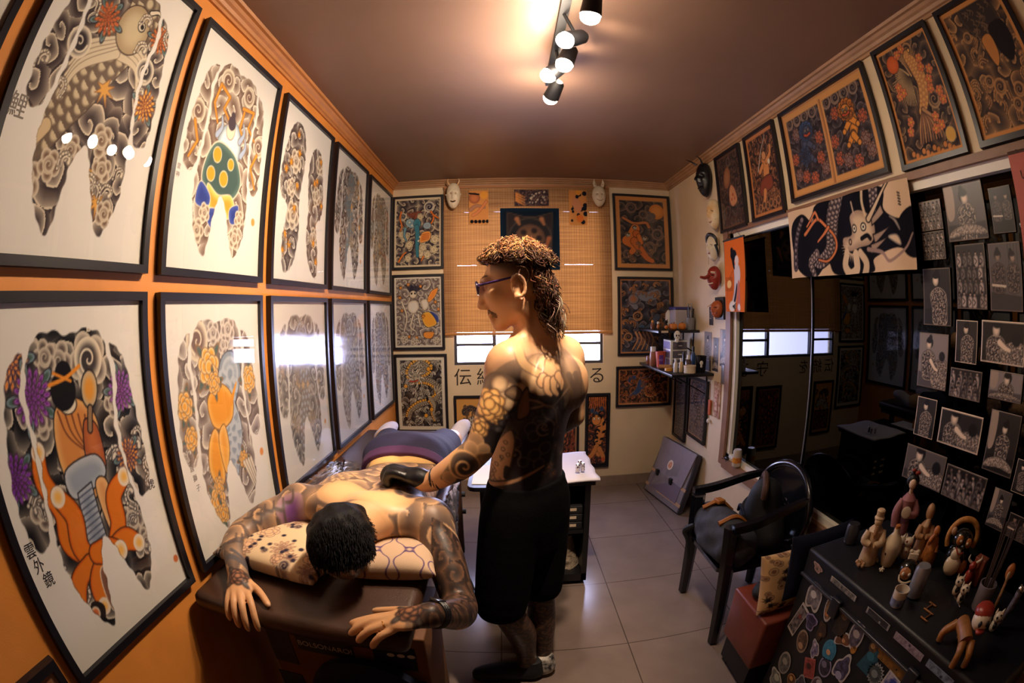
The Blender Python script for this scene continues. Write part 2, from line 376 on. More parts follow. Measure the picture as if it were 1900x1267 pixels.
        if line is not None: s.comp(sl, s.aa(np.abs(d)-lw/2), rgb(line))
    def field(s, seed, n, dark, light, turns=1.4, lobes=5, lw=.10, box=None, squash=1., g=1.3):
        """wind bars, waves and scalloped clouds: every cell winds a graded spiral"""
        R = np.random.RandomState(seed); x0, y0, x1, y1 = box or (0, 0, 1, s.h); sl = s.win(x0, y0, x1, y1)
        C = np.stack([R.uniform(x0, x1, n), R.uniform(y0, y1, n)], 1)
        for _ in range(3):
            Q = np.stack([R.uniform(x0, x1, 600), R.uniform(y0, y1, 600)], 1); k = ((Q[:, None]-C[None])**2).sum(2).argmin(1)
            for i in range(n):
                if (k == i).any(): C[i] = .5*C[i]+.5*Q[k == i].mean(0)
        X, Y = s.X[sl], s.Y[sl]; rad = math.sqrt((x1-x0)*(y1-y0)/n)
        X = X+.10*rad*np.sin(Y/rad*3+seed); Y = Y+.10*rad*np.sin(X/rad*3.4)
        best = np.full(X.shape, 1e9); A = np.zeros(X.shape); I = np.zeros(X.shape, int)
        for i in range(n):
            dx, dy = X-C[i, 0], (Y-C[i, 1])*squash; th = np.arctan2(dy, dx); d = np.hypot(dx, dy)*(1+.10*np.abs(np.sin(th*lobes/2+i)))*(.8+.4*((i*37) % 10)/10)
            m = d < best; best = np.where(m, d, best); A = np.where(m, th*(1 if i % 2 else -1)+i, A); I = np.where(m, i, I)
        f = (best/rad*turns*1.6-A/(2*PI)) % 1
        col = mixc(rgb(dark), rgb(light), f**g*.85); col = mixc(col, rgb(light), sst(1-lw*1.6, 1-lw*.8, f))
        col = mixc(col, rgb(dark)*.6, sst(1-lw*.25, 1, f))
        s.comp(sl, np.ones(X.shape), col)
    def cloud(s, x, y, r, dark, light, line=None, n=5, spiral=True):
        for k in range(n):
            a = 2*PI*k/n+x*9; s.disc(x+r*.62*math.cos(a), y+r*.62*math.sin(a), r*.5, dark, light, line or light, r*.05, sh=(.2, 1.05))
        s.disc(x, y, r*.62, dark, light, None, sh=(.1, 1.1))
        if spiral: s.spiral(x, y, r*.5, light, r*.05)
    def spiral(s, x, y, r, c, w, turns=1.35, a0=0., sgn=1):
        P = [(x+r*(1-t)*math.cos(a0+sgn*2*PI*turns*t), y+r*(1-t)*math.sin(a0+sgn*2*PI*turns*t)) for t in np.linspace(0, .93, 16)]
        s.stroke(P, w, c, w*.6, n=3)
    def swirl(s, x, y, r, dark, light, a0=0., sgn=1):
        s.disc(x, y, r, dark, light, light, r*.06, sh=(.45, 1.)); s.spiral(x, y, r*.72, light, r*.07, 1.4, a0, sgn)
    def mum(s, x, y, r, c, c1, line=INK, n=16, leaf=LEAF):
        if leaf is not None:
            for k in range(5):
                a = 2*PI*k/5+x*7; s.disc(x+r*1.05*math.cos(a), y+r*1.05*math.sin(a), r*.42, leaf, SKY, INK, .004, r*.2, a)
        for ring, (q, m) in enumerate(((1, n), (.72, n-3), (.46, n-6), (.24, 7))):
            for k in range(m):
                a = 2*PI*(k+ring*.5)/m; L = r*.36*(.6+q*.4); d = r*q-L*.5
                s.disc(x+d*math.cos(a), y+d*math.sin(a), L*.62, c, c1, line, .0035, L*.30, a, sh=(.2, 1.))
    def peony(s, x, y, r, c, c1, line=INK, leaf=LEAF):
        if leaf is not None:
            for k in range(4):
                a = 2*PI*k/4+y*7; s.disc(x+r*1.1*math.cos(a), y+r*1.1*math.sin(a), r*.5, leaf, GREY, line, .004, r*.22, a)
        for q, m in ((.68, 7), (.40, 5), (.0, 1)):
            for k in range(m):
                a = 2*PI*k/m+q*5; s.disc(x+r*q*math.cos(a), y+r*q*math.sin(a), r*.38, c, c1, line, .0045, sh=(.4, 1.))
    def blossom(s, x, y, r, c, c1=None, line=None):
        for k in range(5):
            a = 2*PI*k/5+x*11; s.disc(x+r*.6*math.cos(a), y+r*.6*math.sin(a), r*.42, c, c1, line, .004)
        s.disc(x, y, r*.25, AMBER)
    def maple(s, x, y, r, c, rot=0., line=INK):
        P = []
        for k in range(7):
            a = rot-PI/2+(k-3)*.78; L = r*(1-.10*abs(k-3)); P += [(x+L*math.cos(a), y+L*math.sin(a)), (x+r*.32*math.cos(a+.39), y+r*.32*math.sin(a+.39))]
        s.poly(P, c, line=line, lw=.004, smooth=False)
    def finger(s, x, y, r, light, dark, a=0., sgn=1):
        """curling wave crest"""
        for k, q in enumerate((1., .66)):
            P = [(x+q*r*t*math.cos(a+sgn*(2.6*t*t-.4)), y+q*r*t*math.sin(a+sgn*(2.6*t*t-.4))) for t in np.linspace(.05, 1, 7)]
            s.stroke(P, r*.20*q, light, r*.05, line=dark, lw=r*.04, n=4)
        for t in np.linspace(.5, 1, 4): s.disc(x+r*t*math.cos(a+sgn*(2.6*t*t-.4)), y+r*t*math.sin(a+sgn*(2.6*t*t-.4)), r*.12, light, line=dark, lw=.003)
    def suit(s, seed, dark, light, n=46, turns=1.4, shape='back'):
        """inked bodysuit sheet: torso with two thigh points and two half sleeves"""
        h = s.h; m = np.zeros(s.X.shape); full = (slice(None), slice(None)); SX = lambda P: [(1-x, y) for x, y in P]
        if shape == 'back':
            T = [(.29, .14), (.40, .105), (.5, .125), (.60, .105), (.71, .14), (.765, .30), (.745, .50), (.77, .72), (.80, .92), (.775, 1.10), (.67, 1.235), (.61, 1.12), (.56, .98), (.5, .90), (.44, .98), (.40, 1.14), (.345, 1.255), (.25, 1.12), (.21, .92), (.235, .72), (.255, .50), (.235, .30)]
            A = [(.235, .17), (.14, .24), (.10, .42), (.07, .62), (.085, .80), (.17, .82), (.215, .68), (.225, .45), (.20, .30)]
            L = [T, A, SX(A)]
        elif shape == 'legs':
            A = [(.16, .20), (.28, .10), (.42, .16), (.47, .40), (.42, .70), (.44, .95), (.36, 1.18), (.20, 1.27), (.16, 1.05), (.22, .80), (.10, .72), (.07, .55)]
            L = [A, [(x*.86+.52, y*.93+.10) for x, y in [(1-(p[0]-.02)*1.0-.5, p[1]) for p in A]]]
        else: L = [shape]
        for P in L:
            P = np.asarray(catmull([(x, y*h/1.333) for x, y in P], 7, True)); d = s.sdpoly(P, full); w = .006*np.sin(s.X*70)*np.sin(s.Y*64)
            m = np.maximum(m, np.clip(.5-(d+w)/(1.5*s.px), 0, 1))
        s.mask = m; s.field(seed, n, dark, light, turns)
    def edge(s, w, c):
        s.mask = None; e = np.minimum(np.minimum(s.X, 1-s.X), np.minimum(s.Y, s.h-s.Y)); s.comp((slice(None), slice(None)), s.aa(e-w), rgb(c))
def face(p, x, y, r, skin=BONE, hair=INK, d=-1):
    p.disc(x+r*.15*-d, y-r*.35, r*1.05, hair); p.disc(x, y, r*.78, skin, None, INK, .004, r); p.disc(x+r*.3*-d, y-r*1.25, r*.5, hair)
    p.stroke([(x-r*.4, y-r*.1), (x-r*.1, y-r*.14)], r*.06, INK); p.stroke([(x+r*.12, y-r*.14), (x+r*.42, y-r*.1)], r*.06, INK); p.stroke([(x-r*.1, y+r*.5), (x+r*.14, y+r*.5)], r*.09, RED)
def beast(p, x, y, r, c, mane, dark=INK, flip=1):
    """generic temple-lion: curled mane, body and paws"""
    f = flip
    p.stroke([(x, y), (x+f*r*.5, y+r*1.1), (x+f*r*.1, y+r*2.2)], r*.62, c, r*.4, line=dark, c1=mixc(rgb(c), rgb(dark), np.array(.25))*255)
    for q in ((-.75, 1.5), (.95, 1.35), (-.55, 2.6), (.7, 2.7)):
        p.stroke([(x+f*r*.2, y+r*(q[1]-.7)), (x+f*r*q[0], y+r*q[1])], r*.27, c, r*.2, line=dark); p.disc(x+f*r*q[0], y+r*q[1], r*.24, c, None, dark)
    for k in range(11):
        a = 2*PI*k/11; p.disc(x+r*.72*math.cos(a), y+r*.62*math.sin(a)-r*.1, r*.32, mane, dark, dark, r*.04, sh=(.5, 1.5)); p.spiral(x+r*.72*math.cos(a), y+r*.62*math.sin(a)-r*.1, r*.2, dark, r*.03)
    p.disc(x-f*r*.12, y, r*.55, c, None, dark); 
    for q in (-.32, .12): p.disc(x+f*r*q-f*.05*r, y-r*.14, r*.14, BONE, None, dark); p.disc(x+f*r*q-f*.05*r, y-r*.14, r*.06, INK)
    p.stroke([(x-f*r*.5, y+r*.22), (x-f*r*.1, y+r*.3), (x+f*r*.25, y+r*.2)], r*.09, RED, line=dark); p.disc(x-f*r*.15, y+r*.06, r*.13, c, None, dark)
def dragon(p, P, w, c, sc, belly, mane=GREY, dark=INK, wt=None, head=None, legs=True):
    p.stroke(P, w, c, wt or w*.3, line=dark, lw=.007, scales=(sc, w*.42), belly=belly)
    Q = catmull(P, 4)
    for i in range(2, len(Q)-2, 2):
        t = Q[i+1]-Q[i-1]; t = t/(np.hypot(*t)+1e-9); n = np.array([t[1], -t[0]]); ww = w+(w*.3-w)*i/len(Q); b = Q[i]+n*ww
        p.poly([b-t*ww*.3, b+n*ww*.45+t*ww*.1, b+t*ww*.3], mane, line=dark, lw=.004, smooth=False)
    if legs:
        for i in (len(Q)//4, len(Q)*2//3):
            b = Q[i]; 
            for k in range(4):
                a = .6+.5*k+i; p.stroke([b, b+np.array([math.cos(a), math.sin(a)])*w*1.3, b+np.array([math.cos(a+.25), math.sin(a+.25)])*w*2.1], w*.25, c, w*.07, line=dark, lw=.005)
    x, y = P[0] if head is None else head; r = w*1.35
    for k in range(9):
        a = 2*PI*k/9; p.stroke([(x, y), (x+r*1.1*math.cos(a), y+r*1.1*math.sin(a)), (x+r*1.7*math.cos(a+.3), y+r*1.7*math.sin(a+.3))], r*.22, mane, r*.03, line=dark, lw=.004)
    p.disc(x, y, r*.8, c, None, dark); p.disc(x-r*.8, y+r*.35, r*.5, c, None, dark, ry=r*.34)
    for q in (-.3, .3): p.disc(x+r*q, y-r*.25, r*.2, BONE, None, dark); p.disc(x+r*q, y-r*.22, r*.09, INK)
    p.stroke([(x-r*1.2, y+r*.55), (x-r*.4, y+r*.62), (x+r*.3, y+r*.4)], r*.10, RED, line=dark); p.stroke([(x+r*.2, y-r*.6), (x+r*.7, y-r*1.3), (x+r*1.3, y-r*1.5)], r*.12, BONE, r*.03, line=dark)
    for q in (1, -1): p.stroke([(x-r*1.0, y+r*.2), (x-r*1.6, y+r*.2-q*r*.6), (x-r*2.2, y-q*r*.9)], r*.06, mane, r*.02)
def waves(p, seed, n, light, dark, y0, y1, r0, r1, x0=0., x1=1.):
    R = random.Random(seed)
    for k in range(n): p.finger(R.uniform(x0, x1), R.uniform(y0, y1), R.uniform(r0, r1), light, dark, R.uniform(-2.6, -.4), R.choice((1, -1)))
# ------------------------------------------------------------------ the prints
ART = {}
def art(f): ART[f.__name__] = f; return f
LIGHT, LIGHT2 = (226, 214, 190), (206, 196, 180)
@art
def koi_sheet():
    p = Pic(1.40, 230); p.suit(11, (54, 44, 48), (222, 208, 184), 58)
    p.stroke([(.62, .16), (.60, .34), (.50, .52), (.40, .70), (.30, .84), (.20, .98)], .13, (206, 190, 158), .085, line=(80, 66, 58), scales=((92, 76, 66), .062), n=8)
    for q in ((.70, .40, 1), (.33, .52, -1)):
        for k in range(5): p.stroke([(.53, .42+k*.02), (q[0], q[1]+k*.03), (q[0]+q[2]*.07, q[1]+.08+k*.05)], .022, (218, 204, 176), .006, line=(120, 100, 84), lw=.003)
    p.disc(.58, .34, .12, (212, 196, 160), (180, 158, 124), (70, 56, 50), .006, .14, .2); p.disc(.63, .30, .028, BONE, None, INK); p.disc(.635, .30, .014, INK)
    p.stroke([(.66, .20), (.72, .17), (.78, .21)], .012, BONE, .004, line=INK)
    for k in range(6): p.stroke([(.24, .92), (.14, .98+k*.02), (.05+k*.035, 1.08+k*.03)], .03, (214, 190, 150), .008, line=(110, 90, 76), lw=.004)
    for x, y, r, c in ((.38, .37, .085, RED), (.80, .30, .075, (222, 110, 52)), (.84, .66, .08, AMBER)): p.mum(x, y, r, c, (250, 190, 110), (120, 54, 30), 14)
    for x, y, r in ((.53, .68, .085), (.59, 1.06, .10), (.64, 1.16, .07), (.14, .92, .06)): p.maple(x, y, r, (226, 166, 74), x*5, (150, 100, 60))
    p.swirl(.27, .54, .075, (44, 38, 46), BONE); p.swirl(.77, .50, .07, (44, 38, 46), BONE, 1)
    for x, y, r in ((.20, 1.13, .075), (.31, 1.06, .06), (.64, 1.02, .06), (.70, 1.20, .055), (.42, .98, .06), (.6, .9, .07)): p.cloud(x, y, r, (120, 96, 80), (220, 206, 182))
    waves(p, 3, 18, BONE, (70, 58, 56), .2, 1.2, .05, .08)
    p.mask = None; return p
@art
def goddess_sheet():
    p = Pic(1.33, 190); p.suit(23, (112, 90, 78), (232, 222, 204), 50, 1.2)
    for x, y, r in ((.36, .22, .075), (.13, .50, .07), (.87, .50, .07), (.64, .22, .07)): p.swirl(x, y, r, (120, 96, 84), BONE, x*7)
    for P in ([(.30, .27), (.42, .31), (.38, .40), (.48, .46)], [(.30, .27), (.27, .4), (.34, .5)], [(.60, .32), (.74, .30), (.70, .42), (.80, .48)], [(.62, .34), (.60, .46), (.68, .52)], [(.12, .56), (.18, .66), (.12, .76)], [(.86, .56), (.80, .66), (.88, .78)]):
        p.stroke(P, .011, (230, 150, 48), .007, line=(120, 84, 60), lw=.004, n=1)
    p.poly([(.42, .50), (.55, .44), (.64, .54), (.62, .70), (.46, .72), (.38, .62)], (232, 236, 240), SKY, line=GREY)
    p.disc(.50, .50, .05, BONE, None, GREY, .004, .06); p.disc(.50, .455, .045, (70, 60, 70)); p.disc(.50, .405, .025, (70, 60, 70))
    p.poly([(.30, .70), (.40, .60), (.60, .64), (.70, .78), (.62, .90), (.44, .92), (.28, .86)], (66, 92, 88), (96, 124, 116), line=BONE, lw=.01)
    for x, y, r in ((.40, .68, .045), (.36, .80, .042), (.50, .80, .046), (.56, .70, .035)): p.disc(x, y, r, (240, 160, 44), None, BONE)
    p.poly([(.34, .86), (.46, .90), (.60, .88), (.66, .96), (.58, 1.02), (.52, .98), (.46, 1.05), (.38, 1.0)], (238, 160, 52), (250, 210, 120), line=BONE)
    for P in ([(.27, .86), (.38, .92), (.36, .99), (.24, .98)], [(.36, 1.0), (.46, .98), (.54, 1.03), (.46, 1.10), (.38, 1.07)], [(.60, .96), (.70, .92), (.70, 1.02), (.62, 1.04)]): p.poly(P, BLUE, (70, 90, 170), line=BONE)
    for x, y in ((.62, .54), (.36, .57), (.66, .62)): p.stroke([(x, y), (x+.04, y-.06), (x+.02, y-.12)], .018, (168, 186, 214), .006, line=GREY)
    for x, y, r in ((.28, 1.12, .06), (.34, 1.02, .05), (.68, 1.12, .06), (.72, 1.0, .05)): p.cloud(x, y, r, (132, 110, 94), BONE)
    p.mask = None; p.disc(.90, .99, .024, (236, 160, 84)); return p
@art
def maple_legs_sheet():
    p = Pic(1.33, 150); p.suit(31, (74, 62, 60), (228, 220, 206), 60, 1.1, 'legs')
    for x, y, r in ((.30, .42, .09), (.32, .84, .10), (.26, .64, .07), (.78, .32, .08), (.76, .60, .08), (.75, .95, .08)): p.cloud(x, y, r, (130, 112, 100), BONE)
    for x, y in ((.30, .20), (.35, .34), (.15, .52), (.22, .45), (.36, .60), (.34, .78), (.20, 1.0), (.28, 1.06), (.17, 1.12), (.80, .28), (.70, .50), (.75, .47), (.88, .66), (.80, .86), (.74, 1.0), (.80, 1.15)):
        p.maple(x, y, .055, (238, 158, 40), x*17+y*5, (130, 84, 40))
    waves(p, 5, 12, BONE, (70, 60, 60), .3, 1.2, .04, .06); p.mask = None; return p
def suit_sheet(name, seed, dark, blue, orange, n=60, legs=False):
    def f():
        p = Pic(1.27, 120); p.suit(seed, dark, (226, 218, 202), n, 1.3)
        R = random.Random(seed)
        p.stroke([(.5, .25), (.42, .45), (.56, .62), (.46, .82), (.40, 1.05)], .10, blue, .05, line=GREY, scales=(GREY, .05))
        for k in range(14):
            x, y = R.uniform(.12, .88), R.uniform(.15, 1.0)
            (p.mum if k % 3 == 0 else p.maple)(x, y, R.uniform(.04, .075), orange, *( ((245, 214, 150), GREY, 9, None) if k % 3 == 0 else (k, GREY)))
        waves(p, seed, 16, (226, 218, 204), GREY, .15, 1.1, .04, .07); p.mask = None; p.disc(.88, .98, .02, (226, 160, 90)); return p
    ART[name] = f
suit_sheet('serpent_sheet', 41, (70, 62, 62), (112, 140, 152), (232, 166, 70))
suit_sheet('warrior_sheet', 43, (104, 92, 84), (170, 160, 146), (206, 160, 100))
suit_sheet('carp_sheet', 47, (96, 92, 92), (176, 182, 188), (216, 180, 130))  # carp print: pale wash of the glass reflection painted into its colours
suit_sheet('heron_sheet', 53, (108, 106, 110), (190, 196, 204), (206, 190, 150))
suit_sheet('crane_sheet', 59, (110, 106, 108), (180, 186, 196), (196, 176, 150))
@art
def fox_sheet():
    p = Pic(1.38, 215); p.suit(61, (12, 12, 18), (206, 194, 176), 52, 1.0)
    for x, y, r in ((.62, .24, .11), (.44, .22, .07), (.36, .20, .06), (.76, .42, .06), (.20, .72, .07), (.72, .94, .08), (.78, 1.06, .06), (.30, .42, .06), (.74, .76, .06)): p.cloud(x, y, r, (96, 84, 80), (214, 202, 182), None)
    p.swirl(.62, .23, .085, (60, 54, 56), BONE, 1.5)
    waves(p, 9, 22, (224, 214, 198), (18, 16, 24), .55, 1.25, .05, .09)
    for x, y, r, c, c1 in ((.17, .20, .095, (238, 140, 60), (255, 214, 150)), (.27, .33, .10, (126, 44, 160), (206, 150, 222)), (.82, .38, .085, (146, 60, 176), (218, 170, 232)), (.80, .66, .075, (226, 140, 50), (250, 206, 130)), (.10, .58, .085, (116, 36, 170), (196, 130, 226))):
        p.mum(x, y, r, c, c1, (60, 30, 60), 16)
    # woman seen from behind: hair, collar, robe, sash
    p.poly([(.38, .40), (.50, .36), (.62, .44), (.64, .58), (.60, .74), (.44, .76), (.36, .60)], (214, 140, 72), (232, 176, 108), line=INK)
    for k in range(5): p.stroke([(.40+k*.04, .40+k*.01), (.44+k*.03, .50), (.56, .60)], .005, (120, 66, 40), .003)
    p.poly([(.55, .46), (.63, .50), (.64, .66), (.57, .70), (.52, .62)], (196, 110, 60), (170, 90, 50), line=INK)
    p.disc(.47, .385, .05, BONE, None, INK, .004, .035); p.disc(.45, .33, .075, (14, 12, 18)); p.disc(.46, .27, .05, (14, 12, 18)); p.stroke([(.37, .30), (.47, .285), (.56, .25)], .008, (240, 150, 50)); p.stroke([(.40, .26), (.5, .30)], .006, (240, 150, 50))
    p.disc(.61, .345, .052, (228, 156, 60), (200, 180, 150), INK, .006, .075, .15); p.stroke([(.60, .42), (.58, .50)], .012, (150, 120, 90), line=INK)
    p.poly([(.38, .62), (.58, .60), (.62, .70), (.40, .74)], (150, 162, 176), (190, 196, 204), line=INK)
    p.poly([(.42, .72), (.52, .70), (.52, 1.02), (.38, 1.04)], (140, 152, 170), (176, 184, 196), line=INK, smooth=False)
    for k in range(12): p.stroke([(.42-k*.003, .74+k*.025), (.515, .725+k*.025)], .003, (70, 78, 100))
    p.poly([(.54, .72), (.62, .72), (.63, .92), (.56, .94)], (222, 158, 96), (236, 184, 124), line=INK)
    # tails
    for P, w in (([(.36, .98), (.28, .88), (.30, .76), (.24, .62), (.25, .52)], .045), ([(.40, 1.02), (.34, .92), (.36, .80), (.30, .70)], .05), ([(.52, 1.02), (.62, .92), (.64, .80), (.74, .74)], .05), ([(.36, 1.0), (.26, 1.04), (.20, 1.12), (.18, 1.18)], .046), ([(.44, 1.02), (.36, 1.10), (.34, 1.20)], .048), ([(.50, 1.02), (.52, 1.10), (.50, 1.18)], .046), ([(.54, 1.0), (.64, 1.0), (.72, 1.05)], .05), ([(.42, .98), (.50, 1.0), (.58, 1.03)], .055)):
        p.stroke(P, w*.8, (226, 122, 30), w*.75, wm=w*1.05, line=(60, 34, 20), lw=.006, edge=(214, 96, 20)); x, y = P[-1]; p.disc(x, y, w*.85, (250, 190, 90), (240, 226, 206), None, sh=(.1, .9))
    p.poly([(.40, 1.06), (.50, 1.06), (.48, 1.22), (.38, 1.24)], (110, 70, 52), (140, 96, 76), line=BONE)
    p.poly([(.27, 1.15), (.34, 1.20), (.27, 1.29), (.20, 1.26)], (14, 14, 20)); p.disc(.27, 1.20, .03, (222, 110, 50), BONE)
    p.mask = None; p.disc(.955, 1.24, .020, (222, 120, 70)); return p
@art
def lion_sheet():
    p = Pic(1.28, 190); p.suit(67, (116, 102, 98), (228, 220, 208), 54, 1.1)
    p.swirl(.30, .20, .10, (126, 104, 98), BONE, 2.)
    for x, y, r in ((.46, .17, .06), (.62, .16, .07), (.56, .24, .05), (.72, .30, .06)): p.cloud(x, y, r, (140, 126, 120), (226, 216, 204), None)
    waves(p, 13, 18, (226, 220, 208), (96, 84, 84), .3, 1.1, .05, .08)
    p.stroke([(.62, .40), (.54, .56), (.60, .72), (.54, .88), (.48, 1.0)], .12, (146, 160, 176), .06, line=(70, 76, 90), scales=((196, 204, 212), .06))
    p.poly([(.36, .50), (.50, .44), (.62, .52), (.60, .64), (.48, .68), (.38, .64)], (236, 158, 52), (244, 184, 92), line=(140, 90, 40))
    p.stroke([(.60, .56), (.68, .46)], .02, (236, 158, 52), .006)
    p.poly([(.32, .72), (.40, .66), (.44, .76), (.42, .94), (.34, .98), (.28, .86)], (236, 158, 52), (246, 194, 110), line=(140, 90, 40)); p.poly([(.42, .72), (.50, .66), (.52, .80), (.44, .92)], (238, 166, 66), (246, 194, 110), line=(140, 90, 40))
    for x, y, r in ((.40, .34, .10), (.44, .43, .06), (.14, .50, .07), (.16, .66, .06), (.84, .46, .08), (.30, 1.04, .08), (.32, 1.12, .06), (.66, .90, .05), (.34, .96, .05)): p.peony(x, y, r, (240, 172, 74), (244, 222, 178), (150, 110, 70), (90, 110, 104))
    p.poly([(.24, 1.16), (.34, 1.18), (.25, 1.25)], (84, 108, 104)); 
    for k in range(4): p.stroke([(.66+k*.03, .92), (.70+k*.025, 1.0), (.74+k*.02, 1.09)], .012, BONE, .006, line=(120, 110, 112), lw=.003)
    p.mask = None; p.disc(.90, .92, .024, (232, 152, 84)); return p
def margin(p, w, c): p.edge(w, c); return p
@art
def thunder_print():
    p = Pic(1.40, 120); p.field(71, 34, (38, 32, 46), (214, 196, 166), 1.1)
    for x, y, r in ((.22, .80, .09), (.32, .95, .08), (.55, 1.12, .10), (.70, 1.16, .08), (.86, .86, .09), (.55, .40, .07), (.16, .74, .07), (.62, 1.02, .07), (.84, 1.06, .08), (.3, 1.22, .07)): p.cloud(x, y, r, (170, 152, 120), (232, 216, 182), (60, 48, 46))
    p.swirl(.74, .20, .11, (44, 40, 60), BONE); p.swirl(.19, .38, .075, (44, 44, 60), BONE)
    for P in ([(.15, .28), (.12, .42), (.17, .56), (.13, .66)], [(.78, .30), (.84, .40), (.80, .52), (.76, .56)], [(.82, .36), (.94, .44)], [(.10, 1.28), (.20, 1.14), (.26, 1.10)], [(.62, 1.2), (.58, 1.28)]): p.stroke(P, .018, (232, 126, 44), .010, line=(70, 40, 30), n=2)
    for k in range(7): p.stroke([(.45, .42), (.32+k*.03, .36-.01*k), (.28+k*.05, .30)], .022, (142, 74, 56), .008, line=(60, 34, 34), lw=.004)
    p.disc(.36, .52, .12, (126, 160, 176), (160, 186, 196), INK, .006, .09, .3); p.disc(.49, .53, .075, (52, 120, 140), (70, 140, 158), INK, .006, .10); p.stroke([(.48, .60), (.50, .78), (.49, 1.0), (.50, 1.18)], .05, (56, 124, 146), .028, line=INK)
    p.stroke([(.24, .62), (.22, .76), (.27, .88)], .03, (110, 152, 172), .012, line=INK); p.disc(.70, .58, .085, (140, 160, 178), SKY, INK, .006, .07)
    p.poly([(.60, .72), (.76, .70), (.76, .86), (.58, .92), (.54, .86)], (232, 138, 56), (240, 168, 90), line=INK)
    for k in range(4): p.stroke([(.58, .76+k*.035), (.74, .74+k*.035)], .004, (150, 70, 36))
    for x, y in ((.33, .50), (.38, .56), (.55, .80), (.52, .88)): p.disc(x, y, .018, BONE)
    return margin(p, .045, (226, 208, 176))
@art
def guardian_print():
    p = Pic(1.42, 120); p.field(73, 44, (96, 82, 84), (222, 212, 196), 1.3)
    for k in range(12): p.stroke([(.36, .32), (.28+k*.025, .20+.02*(k % 3)), (.22+k*.035, .16+.03*(k % 2))], .03, (44, 40, 58), .01)
    p.disc(.40, .36, .08, BONE, (206, 186, 160), INK); p.disc(.37, .34, .02, INK); p.disc(.44, .34, .02, INK)
    p.poly([(.30, .52), (.46, .48), (.52, .62), (.42, .74), (.30, .68)], (228, 222, 214), (206, 190, 170), line=GREY); p.poly([(.56, .50), (.68, .46), (.72, .60), (.62, .68)], (228, 222, 214), (206, 190, 170), line=GREY)
    p.poly([(.78, .30), (.92, .24), (.86, .40), (.74, .52), (.70, .46)], (238, 142, 48), (240, 160, 80), line=INK); p.poly([(.74, .70), (.90, .78), (.92, .92), (.80, .88)], BLUE, (60, 80, 160), line=BONE)
    p.poly([(.58, .76), (.74, .72), (.88, .94), (.70, 1.02), (.60, .92)], (240, 166, 50), (244, 190, 90), line=INK); p.poly([(.62, 1.12), (.82, 1.12), (.76, 1.24), (.62, 1.22)], (234, 150, 60), line=INK)
    for x, y in ((.14, .22), (.12, .42), (.16, .68), (.30, .16), (.56, .20), (.86, .52), (.92, .66), (.30, 1.2), (.46, 1.22), (.6, .8)): p.maple(x, y, .07, (238, 150, 56), x*9, INK)
    for P in ([(.16, .5), (.26, .8), (.2, 1.1)], [(.40, .76), (.34, 1.0), (.42, 1.08)], [(.50, .76), (.54, 1.0)]): p.stroke(P, .015, BONE, .01, line=(90, 80, 80))
    for x, y, r in ((.2, 1.26, .07), (.42, 1.3, .07), (.86, 1.28, .06)): p.cloud(x, y, r, (110, 98, 96), BONE)
    return margin(p, .045, (228, 220, 206))
@art
def bone_dragon_print():
    p = Pic(1.40, 150, BONE); p.field(79, 30, (26, 22, 28), (150, 140, 128), .9)
    waves(p, 81, 78, (228, 218, 198), (24, 20, 26), .10, 1.32, .07, .11)
    dragon(p, [(.40, .36), (.58, .30), (.66, .20), (.52, .10), (.34, .18), (.26, .34), (.40, .44), (.62, .46), (.80, .56), (.82, .74), (.66, .84), (.44, .90), (.26, 1.02), (.20, 1.16)], .088, (196, 184, 162), (96, 84, 78), (238, 176, 70), (226, 214, 190), wt=.06, head=(.40, .40))
    dragon(p, [(.66, .80), (.74, .92), (.72, 1.08), (.76, 1.2)], .06, (206, 194, 170), (110, 98, 88), (238, 170, 70), BONE, wt=.03, head=(2, 2), legs=False)
    for x, y in ((.58, 1.12), (.70, 1.0), (.18, .56), (.66, .24)): p.disc(x, y, .04, (240, 164, 50), AMBER, INK)
    p.disc(.18, 1.25, .04, BONE, GREY, INK); p.spiral(.18, 1.25, .03, INK, .004)
    return margin(p, .075, (232, 224, 206))
@art
def oni_moon_print():
    p = Pic(1.36, 110, TAN); p.field(83, 26, (42, 42, 50), (128, 104, 88), 1.0)
    p.disc(.78, .28, .15, (226, 150, 74), (206, 126, 60), (90, 60, 50)); p.cloud(.64, .40, .11, (96, 86, 84), (120, 104, 96), (60, 50, 50)); 
    for x, y, r in ((.30, .22, .10), (.78, .72, .11), (.62, .98, .12), (.52, .34, .08), (.2, 1.1, .08)): p.swirl(x, y, r, (58, 56, 62), (140, 108, 90), x*7)
    p.stroke([(.14, .42), (.34, .52), (.56, .50), (.62, .58)], .022, (196, 120, 70), .03, line=INK); p.stroke([(.36, .62), (.26, .78), (.18, .86), (.34, .96), (.28, 1.06)], .085, (216, 122, 58), .05, line=INK); p.stroke([(.34, .86), (.44, 1.0), (.56, 1.16), (.66, 1.22)], .075, (206, 112, 54), .04, line=INK); p.disc(.38, .72, .07, (206, 112, 54), None, INK); p.stroke([(.42, .76), (.46, .88)], .04, (216, 122, 58), line=INK)
    for x, y in ((.35, .60), (.22, .74), (.52, .80)): p.disc(x, y, .045, (38, 36, 44), None, TAN); p.spiral(x, y, .03, BONE, .008)
    waves(p, 85, 14, (190, 140, 100), (36, 34, 42), .85, 1.25, .05, .09)
    return margin(p, .085, (214, 146, 84))
